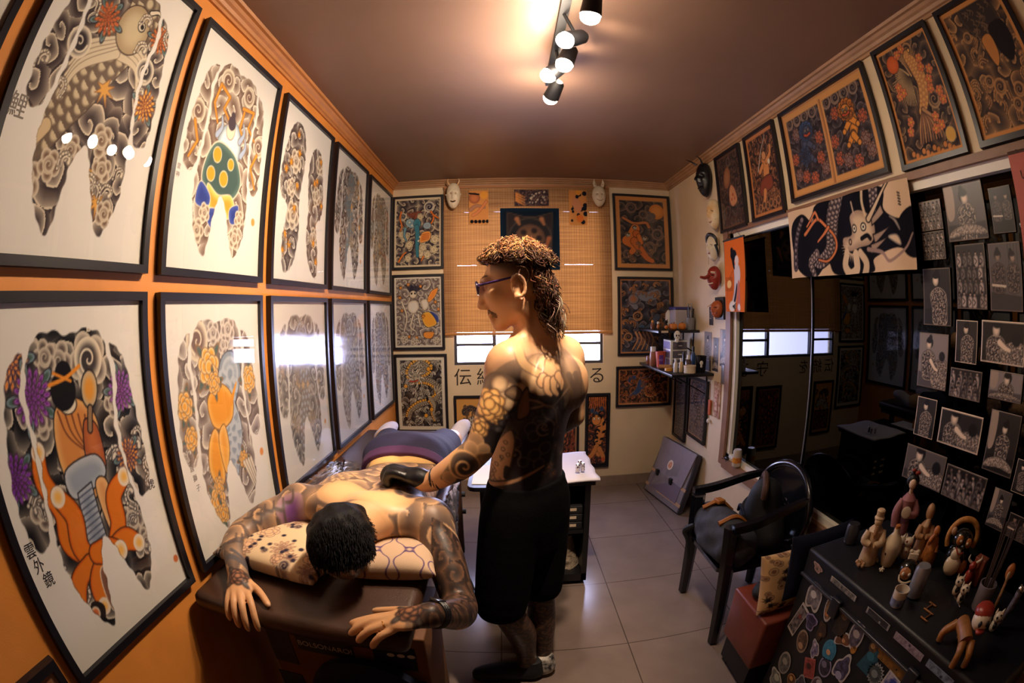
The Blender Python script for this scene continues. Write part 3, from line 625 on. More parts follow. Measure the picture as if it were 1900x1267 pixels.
@art
def tiger_wave_print():
    p = Pic(1.48, 120, TAN); p.field(87, 26, (34, 34, 46), (120, 112, 120), .9)
    p.stroke([(.70, .30), (.50, .36), (.34, .30), (.22, .42), (.30, .56)], .10, (126, 130, 146), .05, line=(40, 34, 40)); p.disc(.26, .40, .10, (170, 110, 76), (120, 120, 134), INK)
    waves(p, 89, 50, (204, 140, 88), (34, 30, 38), .08, 1.42, .07, .12)
    p.stroke([(.72, .75), (.60, .92), (.44, 1.02)], .06, (90, 98, 120), .04, line=INK); p.disc(.42, .96, .06, (66, 96, 130), (90, 110, 130), INK)
    for k in range(5): p.stroke([(.30+k*.07, 1.06), (.34+k*.075, 1.2), (.24+k*.09, 1.40)], .022, (206, 146, 92), .012, line=(34, 30, 38))
    p.swirl(.16, 1.15, .08, (36, 34, 46), (204, 146, 96)); p.swirl(.34, .74, .09, (36, 34, 46), (204, 146, 96))
    return margin(p, .035, (198, 136, 88))
@art
def blue_dragon_print():
    p = Pic(.68, 120, TAN); p.field(91, 30, (26, 24, 30), (208, 116, 62), 1.0)
    p.poly([(.16, .16), (.34, .14), (.30, .26), (.20, .26)], (56, 78, 120), line=(222, 140, 80)); p.poly([(.40, .22), (.60, .14), (.52, .34), (.36, .50), (.20, .54), (.34, .38)], (58, 82, 126), line=(222, 140, 80))
    dragon(p, [(.58, .22), (.68, .34), (.54, .38), (.56, .50), (.70, .52), (.84, .44), (.90, .56)], .05, (214, 122, 60), (120, 62, 44), (226, 160, 90), (160, 90, 60), head=(.58, .22))
    waves(p, 93, 16, (214, 126, 66), (26, 22, 28), .1, .6, .05, .08, 0, .5)
    return margin(p, .035, (214, 146, 90))
@art
def horse_print():
    p = Pic(1.3, 90, (226, 166, 90)); 
    p.stroke([(.25, .30), (.45, .22), (.70, .28)], .07, (130, 112, 104), .04, line=INK, scales=(INK, .05)); p.stroke([(.22, .72), (.5, .5), (.8, .56)], .12, (96, 84, 86), .08, line=INK, scales=(BONE, .07)); waves(p, 95, 18, (150, 120, 96), INK, .2, .7, .06, .1); p.field(97, 16, (22, 20, 26), (214, 120, 60), 1, box=(0, .72, 1, 1.3)); waves(p, 98, 10, (226, 140, 70), INK, .8, 1.25, .08, .12)
    return margin(p, .07, (228, 166, 92))
@art
def tiger_print():
    p = Pic(2.9, 70, INK); p.field(99, 40, (24, 26, 40), (196, 104, 54), .9)
    for k in range(9): p.stroke([(.1+k*.1, 0), (.14+k*.09, .3), (.1+k*.1, .5)], .03, (206, 110, 54), .012)
    for x, y in ((.25, .62), (.7, .55), (.45, .75)): p.disc(x, y, .1, (44, 62, 96), (70, 90, 120))
    p.stroke([(.55, 1.0), (.72, 1.3), (.62, 1.7), (.5, 2.1), (.6, 2.4)], .24, (222, 142, 76), .14, line=INK, stripes=(INK, .26)); p.disc(.45, 1.0, .22, (226, 146, 80), None, INK, .02)
    for q in (-.1, .1): p.disc(.45+q, .95, .05, BONE, None, INK); p.stroke([(.45+q*1.8, .86), (.45+q*.6, .84)], .02, INK)
    for k in range(4): p.stroke([(.52, 1.4+k*.16), (.40, 1.44+k*.16), (.28, 1.40+k*.16)], .035, INK, .01)
    for P in ([(.5, 2.1), (.3, 2.4), (.15, 2.55)], [(.62, 2.2), (.8, 2.5), (.85, 2.7)]): p.stroke(P, .11, (222, 142, 76), .09, line=INK)
    p.disc(.82, 2.66, .09, (214, 96, 50)); return margin(p, .07, (22, 20, 28))
def small(name, h, seed, dark, light, acc, nx=60, n=26):
    def f():
        p = Pic(h, nx, TAN); p.field(seed, n, dark, light, 1.1); R = random.Random(seed)
        p.stroke([(.5, h*.15), (.35, h*.35), (.62, h*.55), (.45, h*.8)], .12, acc, .08, line=INK, scales=(INK, .12)); waves(p, seed, 12, light, dark, .1, h, .08, .14)
        for k in range(5): p.peony(R.uniform(.15, .85), R.uniform(.1, h-.1), .09, acc, light, INK, None)
        return margin(p, .05, (176, 130, 92))
    ART[name] = f
small('narrow_print', 3.0, 101, (50, 46, 52), (150, 126, 112), (130, 118, 112), 44, 50)
small('lattice_print', 1.9, 103, (46, 44, 54), (162, 128, 104), (150, 110, 86), 60, 46)
small('red_orange_print', 1.35, 105, (30, 22, 26), (206, 100, 60), (214, 110, 60), 50, 26)
@art
def courtier_print():
    p = Pic(1.42, 90, (120, 92, 76)); p.field(107, 40, (34, 30, 36), (126, 92, 74), 1.0)
    p.disc(.38, .46, .15, (176, 120, 82), (150, 96, 66), INK, ry=.22, rot=.4); p.poly([(.42, .72), (.52, .62), (.66, .72), (.72, .96), (.52, 1.04), (.40, .92)], (214, 150, 104), (190, 120, 84), line=INK)
    for x, y in ((.56, .82), (.50, .90), (.62, .9)): p.disc(x, y, .03, (190, 84, 54))
    for k in range(9): p.mum(.15+.09*k, 1.2+.05*(k % 3), .06, (150, 80, 60), (190, 120, 90), INK, 8, None)
    p.swirl(.5, .18, .09, (40, 36, 44), (130, 104, 90)); p.swirl(.84, .8, .08, (40, 36, 44), (130, 104, 90))
    return margin(p, .05, (104, 70, 58))
@art
def diver_print():
    p = Pic(1.30, 100, TAN); p.field(109, 36, (26, 22, 28), (176, 112, 72), 1.0)
    waves(p, 111, 30, (206, 138, 88), (28, 22, 28), .1, 1.25, .07, .13)
    p.stroke([(.56, .48), (.58, .62), (.54, .78)], .10, (218, 144, 86), .09, line=INK); p.disc(.56, .40, .07, (214, 150, 100), None, INK); p.stroke([(.62, .5), (.76, .42), (.80, .30)], .04, (218, 144, 86), .03, line=INK); p.stroke([(.48, .54), (.36, .62)], .04, (218, 144, 86), line=INK); p.disc(.70, .52, .04, BONE)
    p.poly([(.40, .74), (.70, .72), (.74, .90), (.52, .96), (.34, 1.0), (.28, .9)], (142, 70, 50), (120, 60, 48), line=INK); p.stroke([(.46, .94), (.40, 1.08), (.26, 1.18)], .055, (218, 144, 86), .03, line=INK)
    for k in range(6): p.swirl(.25+k*.12, 1.16-.03*(k % 2), .06, (26, 22, 30), (206, 138, 88))
    p.stroke([(.3, .6), (.5, .3), (.7, .1)], .012, BONE, .006, line=INK)
    return margin(p, .065, (206, 132, 78))
@art
def twin_lions_print():
    p = Pic(.66, 190, (222, 160, 96)); full = p.Y
    for x0, seed, c, mane, dk in ((.05, 113, (74, 84, 110), (52, 92, 140), 0), (.53, 115, (230, 148, 60), (222, 130, 46), 1)):
        p.mask = np.clip(.5-p.sdpoly([(x0, .07), (x0+.42, .07), (x0+.42, .60), (x0, .60)], (slice(None), slice(None)))/(1.3*p.px), 0, 1)
        p.field(seed, 20, (24, 20, 28), (110, 96, 96), 1.0, box=(x0, .05, x0+.43, .61))
        R = random.Random(seed)
        for k in range(4): p.swirl(x0+.04+k*.10, .10, .045, (38, 34, 44), (170, 140, 118), k)
        for x, y in ((.06, .50), (.14, .53), (.34, .44), (.38, .52), (.04, .38), (.1, .2), (.36, .3), (.24, .56)): p.peony(x0+x, y, .045, (196, 90, 60) if R.random() > .3 else (120, 110, 116), (232, 150, 100), (50, 30, 36), (86, 84, 100))
        beast(p, x0+.22, .22, .085, c, mane, (34, 26, 34), 1 if dk else -1)
        if not dk: p.mum(x0+.16, .38, .07, (48, 80, 136), (70, 110, 160), INK, 12, None)
    p.mask = None; p.stroke([(.503, .05), (.503, .64)], .006, (150, 100, 66), n=1); p.stroke([(.49, .05), (.49, .64)], .006, (190, 130, 80), n=1)
    return margin(p, .02, (196, 140, 92))
@art
def phoenix_print():
    p = Pic(1.36, 120, TAN); p.field(117, 30, (34, 28, 36), (150, 118, 90), .9)
    p.swirl(.74, .78, .10, (44, 36, 44), (190, 150, 108)); p.swirl(.58, .14, .08, (34, 28, 36), (200, 150, 100))
    for k in range(26):
        a = PI*.50+k*.095; L = .30 if k < 18 else .22; p.stroke([(.46, .42), (.46+L*.55*math.cos(a), .42+L*.6*math.sin(a)), (.46+L*math.cos(a)-.02, .44+L*1.1*math.sin(a))], .012, (206, 170, 120), .005, line=(34, 26, 32), lw=.004)
    for k in range(14):
        a = -.6-k*.12; p.stroke([(.50, .44), (.50+.13*math.cos(a), .36+.13*math.sin(a)), (.48+.26*math.cos(a), .34+.24*math.sin(a))], .012, (196, 150, 104), .004, line=(60, 40, 36), lw=.004)
    p.disc(.25, .22, .11, (222, 106, 48), (206, 92, 44), (60, 36, 34))
    p.stroke([(.60, .16), (.54, .20), (.58, .30), (.62, .42), (.64, .56), (.58, .74), (.50, .86)], .02, (226, 170, 100), .055, wm=.09, line=(60, 40, 34), scales=((190, 130, 80), .05), n=8); p.disc(.60, .16, .025, (226, 170, 100), None, INK)
    for k in range(9): p.stroke([(.52, .84), (.40+k*.035, 1.0), (.34+k*.045, 1.18)], .022, (150, 104, 80) if k % 2 else (190, 140, 96), .008, line=(50, 34, 36), lw=.004)
    for x, y in ((.72, .30), (.70, .40), (.22, .50), (.28, .58), (.20, .60), (.76, .56), (.74, .66), (.86, .72), (.88, .82), (.68, .96), (.74, 1.06), (.64, 1.08), (.26, .92), (.22, 1.02), (.48, .1), (.38, .14), (.82, .46)): p.blossom(x, y, .06, (220, 112, 64), (240, 160, 110), (80, 40, 36))
    for k in range(12): p.disc(.18+.06*k, 1.26+.03*(k % 3), .035, (206, 130, 70), None, INK)
    p.disc(.84, 1.18, .08, (226, 176, 90), None, GREY)
    return margin(p, .05, (218, 148, 84))
@art
def eagle_print():
    p = Pic(1.36, 120, TAN); p.field(119, 28, (58, 48, 48), (196, 146, 96), .9)
    waves(p, 121, 34, (206, 150, 96), (64, 50, 48), .3, 1.3, .08, .13)
    p.poly([(.30, .05), (.62, 0), (.80, .14), (.82, .40), (.66, .52), (.50, .44), (.36, .34)], (62, 52, 50), (84, 70, 62), line=(34, 28, 32))
    for k in range(40): R = random.Random(k); x, y = R.uniform(.36, .76), R.uniform(.06, .44); p.stroke([(x, y), (x+.03, y+.03), (x, y+.06)], .006, (140, 108, 80), .003)
    p.poly([(.62, .36), (.84, .34), (.88, .58), (.76, .74), (.64, .60)], (26, 24, 30)); p.poly([(.46, .44), (.60, .42), (.62, .62), (.54, .74), (.48, .62)], (214, 142, 76), line=INK)
    for x, y, r in ((.28, .36, .06), (.46, .92, .08), (.70, 1.0, .07), (.34, .84, .06), (.62, 1.12, .06)): p.swirl(x, y, r, (64, 54, 54), (206, 150, 96))
    return margin(p, .06, (222, 152, 86))
@art
def dragon_banner():
    p = Pic(.36, 260, (206, 176, 146)); p.poly([(.03, .10), (.14, .03), (.24, .09), (.30, 0), (.80, 0), (.82, .10), (.90, .15), (1, .17), (1, .30), (.90, .27), (.72, .30), (.70, .36), (.42, .36), (.36, .30), (.26, .36), (.16, .36), (.06, .28)], (16, 14, 22), (16, 14, 22)); p.poly([(.92, .16), (1.02, .12), (1.02, .3), (.94, .29)], (16, 14, 22))
    p.stroke([(.14, .06), (.10, .12), (.07, .20), (.06, .30)], .014, (128, 112, 116), .022, line=INK, scales=((40, 34, 42), .03))
    p.stroke([(.48, -.02), (.42, .08), (.40, .16), (.38, .24), (.30, .29), (.22, .27)], .045, (158, 140, 134), .03, line=INK, scales=((50, 42, 50), .024), n=8); p.stroke([(.26, .25), (.20, .29), (.24, .36)], .026, (170, 150, 140), .016, line=INK, scales=((60, 50, 56), .024))
    p.stroke([(.76, -.01), (.75, .05), (.74, .10)], .036, (158, 140, 134), .02, line=INK, scales=((50, 42, 50), .024))
    for P in ([(.16, .14), (.24, .09), (.30, .08), (.36, .12), (.42, .18), (.42, .24), (.36, .29), (.28, .28)], [(.30, .08), (.27, .04), (.22, .07), (.18, .10)], [(.38, .13), (.34, .16), (.28, .19)]): p.stroke(P, .009, (206, 120, 76), .005, line=INK, lw=.004)
    p.poly([(.56, .10), (.64, .08), (.72, .12), (.74, .19), (.70, .24), (.62, .25), (.54, .26), (.48, .24), (.48, .19), (.56, .18)], (206, 180, 150), (160, 134, 116), line=INK)
    for k in range(12): a = 1.2+k*.2; p.poly([(.56+.05*math.cos(a-.12), .24+.03*math.sin(a-.12)), (.56+.10*math.cos(a), .24+.07*math.sin(a)), (.56+.05*math.cos(a+.12), .24+.03*math.sin(a+.12))], (206, 180, 150), smooth=False)
    for P in ([(.72, .20), (.86, .18), (.73, .24)], [(.72, .16), (.82, .12), (.80, .08), (.72, .13)], [(.70, .24), (.84, .22), (.70, .28)]): p.poly(P, (206, 180, 150), (150, 126, 110), line=INK, smooth=False)
    for x in (.59, .66): p.disc(x, .16, .017, BONE, None, INK); p.disc(x, .16, .006, INK)
    p.stroke([(.64, .21), (.68, .20), (.70, .215)], .010, INK); p.disc(.54, .215, .012, (180, 150, 126), None, INK)
    p.stroke([(.70, .13), (.78, .06), (.88, -.01)], .012, (206, 180, 150), .004, line=INK); p.stroke([(.68, .11), (.67, .05), (.68, -.01)], .008, (206, 180, 150)); p.stroke([(.60, .10), (.59, .04)], .006, (180, 156, 136))
    p.stroke([(.50, .26), (.48, .32), (.52, .36), (.58, .34), (.58, .28)], .02, (206, 180, 150), .028); p.stroke([(.62, .27), (.66, .32), (.64, .38)], .018, (200, 174, 146), .022); p.stroke([(.68, .26), (.78, .28), (.84, .32), (.94, .28), (.99, .22)], .010, (150, 124, 116), .004)
    for P in ([(.86, .14), (.90, .16), (.92, .20), (.89, .16)], [(.84, .22), (.90, .22), (.92, .26), (.87, .24)]): p.poly(P, (206, 180, 150), line=GREY)
    for k in range(5): p.stroke([(.93, .05+k*.012), (.94, .055+k*.012)], .003, INK, n=1)
    return p
@art
def geisha_scroll():
    p = Pic(1.62, 60, (216, 106, 40)); 
    p.poly([(.20, .9), (.42, .7), (.44, 1.0), (.26, 1.5), (.06, 1.62)], (206, 100, 40), line=(120, 60, 30)); p.poly([(.46, .60), (.72, .60), (.80, .8), (.74, 1.0), (.60, 1.05), (.50, 1.3), (.40, 1.6), (.28, 1.55), (.38, 1.2), (.42, .9)], (206, 198, 200), (190, 180, 186)); p.poly([(.62, 1.0), (.74, 1.0), (.7, 1.6), (.5, 1.6)], (190, 110, 100)); p.poly([(.5, 1.05), (.58, 1.02), (.44, 1.4), (.38, 1.4)], (30, 28, 50))
    p.disc(.46, .36, .17, (22, 24, 34), ry=.12); p.disc(.38, .26, .08, (22, 24, 34)); p.poly([(.34, .40), (.46, .40), (.48, .66), (.40, .64)], (22, 24, 34)); p.disc(.62, .50, .11, (216, 200, 196), ry=.12)
    for k in range(6): p.stroke([(.06+k*.05, .85), (.04+k*.055, 1.15)], .006, (90, 40, 26), n=1)
    p.disc(.2, 1.0, .09, (232, 190, 130)); p.disc(.34, 1.5, .12, (222, 216, 214)); p.disc(.62, 1.52, .08, (222, 216, 214))
    for k in range(4): p.stroke([(.36, 1.5), (.46, 1.44+.05*k)], .01, INK, n=1)
    return p
def cloth(name, h, f0):
    def f(): p = Pic(h, 44, (206, 140, 80)); f0(p); return p
    ART[name] = f
def _c1(p): p.disc(.78, .25, .2, (226, 156, 66)); p.disc(.28, .4, .28, (190, 116, 74), (160, 96, 66), (90, 56, 44)); p.stroke([(.1, 1.0), (.4, .8), (.8, .9)], .10, (168, 120, 96), .06, line=(70, 50, 44)); p.stroke([(.2, 1.3), (.5, 1.1), (.9, .6)], .07, (206, 130, 86), line=(90, 50, 40)); [p.disc(.15+.2*k, 1.62, .09, INK) for k in range(5)]; p.stroke([(0, .15), (.5, .2)], .04, INK)
def _c2(p): p.field(5, 12, (40, 34, 46), (120, 92, 84), 1); [p.stroke([(.05, .1+.06*k), (.3, .2+.07*k)], .03, (214, 140, 74), .01) for k in range(4)]; [p.disc(random.Random(k).uniform(.4, .9), random.Random(k+9).uniform(.05, .35), .015, BONE) for k in range(24)]
def _c3(p): p.disc(.45, .8, .27, (196, 130, 96), ry=.42, rot=-.4); [p.disc(random.Random(k).uniform(.05, .95), random.Random(k+9).uniform(.05, 1.75), random.Random(k).uniform(.06, .13), (26, 28, 40)) for k in (1, 2, 3, 5, 6, 8, 9, 12, 14, 15, 17, 18, 20, 23, 24)]; p.disc(.45, .8, .24, (200, 136, 100), ry=.38, rot=-.4); p.disc(.6, 1.5, .2, (214, 116, 50)); p.disc(.55, .12, .15, (222, 150, 60))
def _c4(p):
    p.im[:] = rgb((14, 26, 40)); p.poly([(.12, .08), (.4, .16), (.6, .16), (.88, .08), (.86, .95), (.12, .95)], (44, 38, 42), line=(92, 70, 56), smooth=False); p.disc(.5, .55, .36, (34, 34, 40), None, (70, 62, 58), .02); p.disc(.5, .55, .26, (110, 80, 62), (84, 62, 54), (30, 28, 34)); [p.disc(.5+.15*math.cos(k*1.3), .55+.15*math.sin(k*1.3), .05, (40, 34, 38)) for k in range(5)]; [p.stroke([(x, .2), (x+.04, .3)], .04, (150, 100, 70), .02) for x in (.28, .70)]; [p.stroke([(.82, .55), (.74, .8)], .04, (140, 84, 60), .02)]; p.edge(.05, (12, 32, 52))
cloth('cloth_sage', 1.75, _c1); cloth('cloth_night', .42, _c2); cloth('cloth_bird', 1.85, _c3); cloth('cloth_shrine', 1.12, _c4)
# black-and-white photographs: generic inked people
def photo(name, h, kind, seed):
    def f():
        R = random.Random(seed); hi = (240, 216, 192); v = R.choice((30, 44, 140, 90)); p = Pic(h, 64, (v, v*.93, v*.92)); full = (slice(None), slice(None)); n = [0]
        p.poly([(0, h*.72), (1, h*R.uniform(.62, .8)), (1, h), (0, h)], (v*.6, v*.55, v*.58), smooth=False)
        if R.random() > .5:
            for k in range(5): p.stroke([(.62+.09*k, 0), (.62+.09*k, h*.5)], .006, (v*.5, v*.5, v*.5), n=1)
        def inked(P, sk=hi, dark=(30, 26, 34), cov=.82):
            p.poly(P, sk, tuple(q*.6 for q in sk), line=INK, sh=.06); n[0] += 1
            if cov: Q = np.asarray(catmull([(a*.93+np.mean([q[0] for q in P])*.07, b*.93+np.mean([q[1] for q in P])*.07) for a, b in P], 6, True)); p.mask = np.clip(.5-p.sdpoly(Q, full)/(1.3*p.px), 0, 1)*cov; p.field(seed+n[0], 60, dark, tuple(q*.85 for q in sk), 1.0, box=(0, 0, 1, h)); p.mask = None
        def head(x, y, r, sk=hi, bun=True, turn=0):
            p.disc(x+turn*r*.25, y-r*.3, r*1.05, (20, 18, 22), ry=r*1.1); p.disc(x, y+r*.1, r*.78, sk, tuple(q*.7 for q in sk), None, ry=r*.95)
            if bun: p.disc(x+turn*r*.5, y-r*1.35, r*.5, (20, 18, 22))
            p.disc(x+turn*r*.1, y-r*.62, r*.85, (20, 18, 22), ry=r*.5)
        def torso(x, y, r, sk=hi, cov=1., lean=0.):
            inked([(x-r*.5, y), (x+r*.5, y), (x+r*1.5, y+r*.8), (x+r*1.4+lean, y+r*2.6), (x+r*1.2+lean, y+r*4.2), (x-r*1.1+lean, y+r*4.2), (x-r*1.4+lean, y+r*2.5), (x-r*1.5, y+r*.8)], sk, cov=cov)
        if kind == 'crowd':
            for j in range(4):
                for i in range(5+j % 2):
                    x, y, q = .10+.19*i+R.uniform(-.04, .04)-(j % 2)*.05, h*(.16+.21*j)+R.uniform(-.02, .02), R.choice((110, 150, 185)); p.poly([(x-.03, y), (x+.03, y), (x+.085, y+.07), (x+.07, y+.26), (x-.07, y+.26), (x-.085, y+.07)], (q, q*.9, q*.84), (q*.4, q*.36, q*.38), sh=.05); p.stroke([(x-.04, y+.08), (x+.02, y+.14), (x-.03, y+.2)], .012, (44, 38, 46)); head(x, y-.03, .042, (q+10, q*.9, q*.82), False)
        elif kind == 'back': torso(.54, h*.34, .20, lean=R.uniform(-.05, .05)); head(.46, h*.20, .14, turn=1)
        elif kind == 'two': torso(.28, h*.30, .14, (150, 126, 112)); head(.28, h*.2, .10, (150, 126, 112)); torso(.74, h*.32, .13, (170, 146, 128)); head(.74, h*.22, .095, (176, 150, 132), turn=-1); p.stroke([(.08, h*.62), (.48, h*.64)], .025, (214, 196, 176))
        elif kind == 'seat': p.poly([(.02, h*.03), (.24, h*.02), (.22, h*.55), (.04, h*.6)], (170, 150, 134)); torso(.52, h*.36, .15); head(.52, h*.26, .11, turn=R.choice((-1, 1))); inked([(.12, h*.80), (.5, h*.72), (.88, h*.80), (.96, h*.92), (.5, h*.90), (.04, h*.94)], hi, cov=.6)
        else: torso(.34, h*.32, .15); head(.34, h*.2, .11, turn=1); inked([(.42, h*.66), (.70, h*.46), (.98, h*.52), (1.02, h*.98), (.55, h*.98)], hi, cov=.8); p.disc(.80, h*.40, .10, (24, 22, 26)); p.stroke([(.42, h*.5), (.56, h*.62), (.66, h*.66)], .05, hi, .03, line=INK)
        return margin(p, .022, hi if R.random() > .5 else (120, 104, 94))
    ART[name] = f
for _i in range(20): photo('photo_%d' % _i, (1.3, 1.6, 1.1, 1.45)[_i % 4], ('crowd', 'seat', 'back', 'two', 'work')[(_i*7+_i//5) % 5], 300+_i)
@art
def cushion_floral():
    p = Pic(.8, 120, (222, 196, 160)); R = random.Random(5)
    for k in range(26): x, y = R.random(), R.random()*.8; (p.peony if k % 2 else p.mum)(x, y, R.uniform(.05, .11), (226, 180, 140), (240, 214, 180), (110, 76, 70), *((None,) if k % 2 else (11, None)))
    for k in range(14): p.swirl(R.random(), R.random()*.8, R.uniform(.03, .07), (60, 50, 62), (206, 180, 150))
    for k in range(30): p.disc(R.random(), R.random()*.8, .02, (50, 44, 60))
    return p
@art
def cushion_quatrefoil():
    p = Pic(.8, 150, (196, 168, 142)); X, Y = p.X*5.5, p.Y*5.5; a = np.cos(PI*X)*1.0+np.cos(PI*Y)*1.0; b = .25*np.cos(3*PI*X)*np.cos(PI*Y)
    d = np.abs(a+b)/4.5; p.comp((slice(None), slice(None)), np.clip(1.3-d/.035, 0, 1), rgb((84, 66, 110))); return p
@art
def cushion_tan():
    p = Pic(1., 90, (196, 158, 112)); R = random.Random(8)
    for k in range(60): p.disc(R.random(), R.random(), R.uniform(.02, .06), (120, 84, 62), (214, 176, 130), (60, 44, 44), .008)
    for k in range(12): p.maple(R.random(), R.random(), .07, (34, 30, 36), k)
    return p
# ------------------------------------------------------------------ pictures on the walls
def ink(me, C):
    a = me.color_attributes.new('ink', 'FLOAT_COLOR', 'POINT'); C = np.asarray(C, float).reshape(-1, 3)
    C = np.where(C <= .04045, C/12.92, ((C+.055)/1.055)**2.4); Q = np.ones((len(C), 4)); Q[:, :3] = C; a.data.foreach_set('color', Q.ravel())
def sheet(name, O, R, Z, w, h, p, m, parent, bend=None, base=None, solid=0.):
    """printed sheet: p is a Pic; O lower-left corner; bend(u,v)->offset along the normal"""
    im = np.clip(p.im, 0, 1); ny, nx = im.shape[:2]; O, R, Z = np.array(O), np.array(R, float), np.array(Z, float); N = np.cross(R, Z)
    u, v = np.meshgrid(np.linspace(0, 1, nx), np.linspace(1, 0, ny))
    P = O+u[..., None]*R*w+v[..., None]*Z*h
    if bend is not None: P = P+np.asarray(bend(u, v))[..., None]*N
    base = WL[parent] if parent is not None else V(base)
    P = P.reshape(-1, 3)-np.array(base)
    i = np.arange(nx*ny).reshape(ny, nx); q = np.stack([i[1:, :-1], i[1:, 1:], i[:-1, 1:], i[:-1, :-1]], -1).reshape(-1, 4)
    me = bpy.data.meshes.new(name); me.vertices.add(len(P)); me.vertices.foreach_set('co', P.ravel()); me.loops.add(q.size); me.loops.foreach_set('vertex_index', q.ravel().astype(np.int32))
    me.polygons.add(len(q)); me.polygons.foreach_set('loop_start', np.arange(0, q.size, 4, dtype=np.int32)); me.update(calc_edges=True)
    if bend is not None: me.polygons.foreach_set('use_smooth', [True]*len(q))
    ink(me, im); me.materials.append(m); return link(name, me, parent, base, 0, solid)
m_print = vmat('printed_paper', .75, .2); m_photo = vmat('photo_paper', .35, .4); m_cloth = vmat('printed_cloth', .9, .1, .25, 400)
m_glass = glassmat('picture_glass', '#f6f6f6', 1.5)
def framed(name, O, R, N, w, h, pic, label, group, fw=.022, depth=.026, texts=(), glass=None):
    O, R, N, Z = V(O), V(R), V(N), V(0, 0, 1)
    t = thing(name, O+R*(w/2), label, 'picture', group); P = lambda a, b, c: O+R*a+Z*b+N*c; mb = MB()
    for (a0, a1, b0, b1) in ((0, fw, 0, h), (w-fw, w, 0, h), (fw, w-fw, 0, fw), (fw, w-fw, h-fw, h)):
        vs = [P(a, b, c) for c in (.001, depth) for (a, b) in ((a0, b0), (a1, b0), (a1, b1), (a0, b1))]
        mb.add(vs, [(0, 3, 2, 1), (4, 5, 6, 7), (0, 1, 5, 4), (1, 2, 6, 5), (2, 3, 7, 6), (3, 0, 4, 7)])
    mb.build('frame', m_black, t, smooth=False)
    q = fw-.003; pr = sheet('print', P(q, q, .012), R, Z, w-2*q, h-2*q, pic, m_print, t)
    for (s, u, v, sz, col) in texts: text_mesh(s, sz, P(w*u, h*(1-v), .0125), R, Z, 'lettering', mat('ink_'+col, '#'+col, .8), pr)
    MB().add([P(q, q, .018), P(w-q, q, .018), P(w-q, h-q, .018), P(q, h-q, .018)], [(0, 1, 2, 3)]).build('glass_pane', glass or m_glass, t, smooth=False, fix=False)
    return t
LR, LN, BR, BN, RR, RN = (0, 1, 0), (1, 0, 0), (1, 0, 0), (0, -1, 0), (0, -1, 0), (-1, 0, 0)
up = [(.836, .609, 'koi_sheet', 'large black-framed bodysuit print of a grey koi with orange flowers'), (1.505, .642, 'goddess_sheet', 'black-framed bodysuit print of a figure in green skirt with blue cloth and orange lightning'), (2.217, .659, 'maple_legs_sheet', 'black-framed print of two separate leg sleeves scattered with orange maple leaves'), (2.937, .669, 'serpent_sheet', 'black-framed bodysuit print with blue-grey serpent, upper row beside the leg sleeve print'), (3.672, .669, 'warrior_sheet', 'black-framed pale brown bodysuit print, upper row next to the window wall')]
lo = [(.836, .609, 'fox_sheet', 'black-framed bodysuit print of a woman with orange fox tails and purple chrysanthemums'), (1.505, .642, 'lion_sheet', 'black-framed bodysuit print of an orange lion with peonies above the client\'s elbow'), (2.217, .659, 'carp_sheet', 'pale grey bodysuit print in black frame, directly below the leg sleeve print'), (2.937, .669, 'heron_sheet', 'pale grey bodysuit print in black frame, second lower frame from the window wall'), (3.672, .669, 'crane_sheet', 'pale grey bodysuit print in black frame, lower row next to the window wall')]
TX = {'fox_sheet': [('雲', .085, .60, .036, '2a2630'), ('外', .10, .645, .036, '2a2630'), ('鏡', .12, .69, .036, '2a2630'), ('虎', .90, .60, .03, '2a2630')], 'koi_sheet': [('鯉', .085, .63, .06, '8a8078')], 'goddess_sheet': [('雷', .08, .62, .02, 'b0a8a0'), ('神', .08, .65, .02, 'b0a8a0')], 'lion_sheet': [('唐', .14, .62, .024, '9a928c'), ('獅', .15, .66, .024, '9a928c'), ('子', .16, .70, .024, '9a928c')]}
for y, w, a, l in up: framed('framed_print', (0, y, 1.684), LR, LN, w, .843, ART[a](), l, 'bodysuit prints on the orange wall', texts=TX.get(a, ()))
m_acryl = glassmat('satin_picture_glass', '#f6f6f6', 1.5, .10, boost=2.0)
for y, w, a, l in lo: framed('framed_print', (0, y, .809), LR, LN, w, .828, ART[a](), l, 'bodysuit prints on the orange wall', texts=TX.get(a, ()), glass=m_acryl if a in ('carp_sheet', 'heron_sheet') else None)
framed('framed_print', (0, .16, 1.684), LR, LN, .612, .843, ART['warrior_sheet'](), 'black-framed print at the dark edge, beyond the koi print', 'bodysuit prints on the orange wall')
framed('framed_print', (0, .25, .30), LR, LN, .55, .62, ART['red_orange_print'](), 'low black-framed print at the dark edge, below the fox tail print', 'bodysuit prints on the orange wall')
B = 'prints on the window wall'
for x, z, w, h, a, l in ((.004, 1.903, .440, .630, 'thunder_print', 'black-framed print of a blue swirling figure with orange lightning, topmost left of the blind'), (.004, 1.234, .440, .626, 'guardian_print', 'black-framed grey print of a wild-haired guardian with orange leaves'), (.008, .528, .448, .667, 'bone_dragon_print', 'black-framed print of a bone and gold dragon on black waves'), (1.871, 1.879, .518, .663, 'oni_moon_print', 'black-framed tan print of an orange demon below a moon'), (1.892, 1.156, .498, .667, 'tiger_wave_print', 'black-framed print of grey beast and orange waves behind the shelves'), (1.879, .714, .502, .351, 'blue_dragon_print', 'wide black-framed orange and blue dragon print below the shelves'),
    (.507, .28, .30, .56, 'horse_print', 'black-framed orange print low on the wall under the first painted character'), (1.255, .20, .306, .63, 'red_orange_print', 'black-framed red print mostly hidden behind the standing tattooist'), (1.614, .183, .214, .658, 'tiger_print', 'tall narrow black-framed print of a tiger')):
    framed('framed_print', (x, D, z), BR, BN, w, h, ART[a](), l, B, fw=.020)
Rg = 'prints above the dark window'
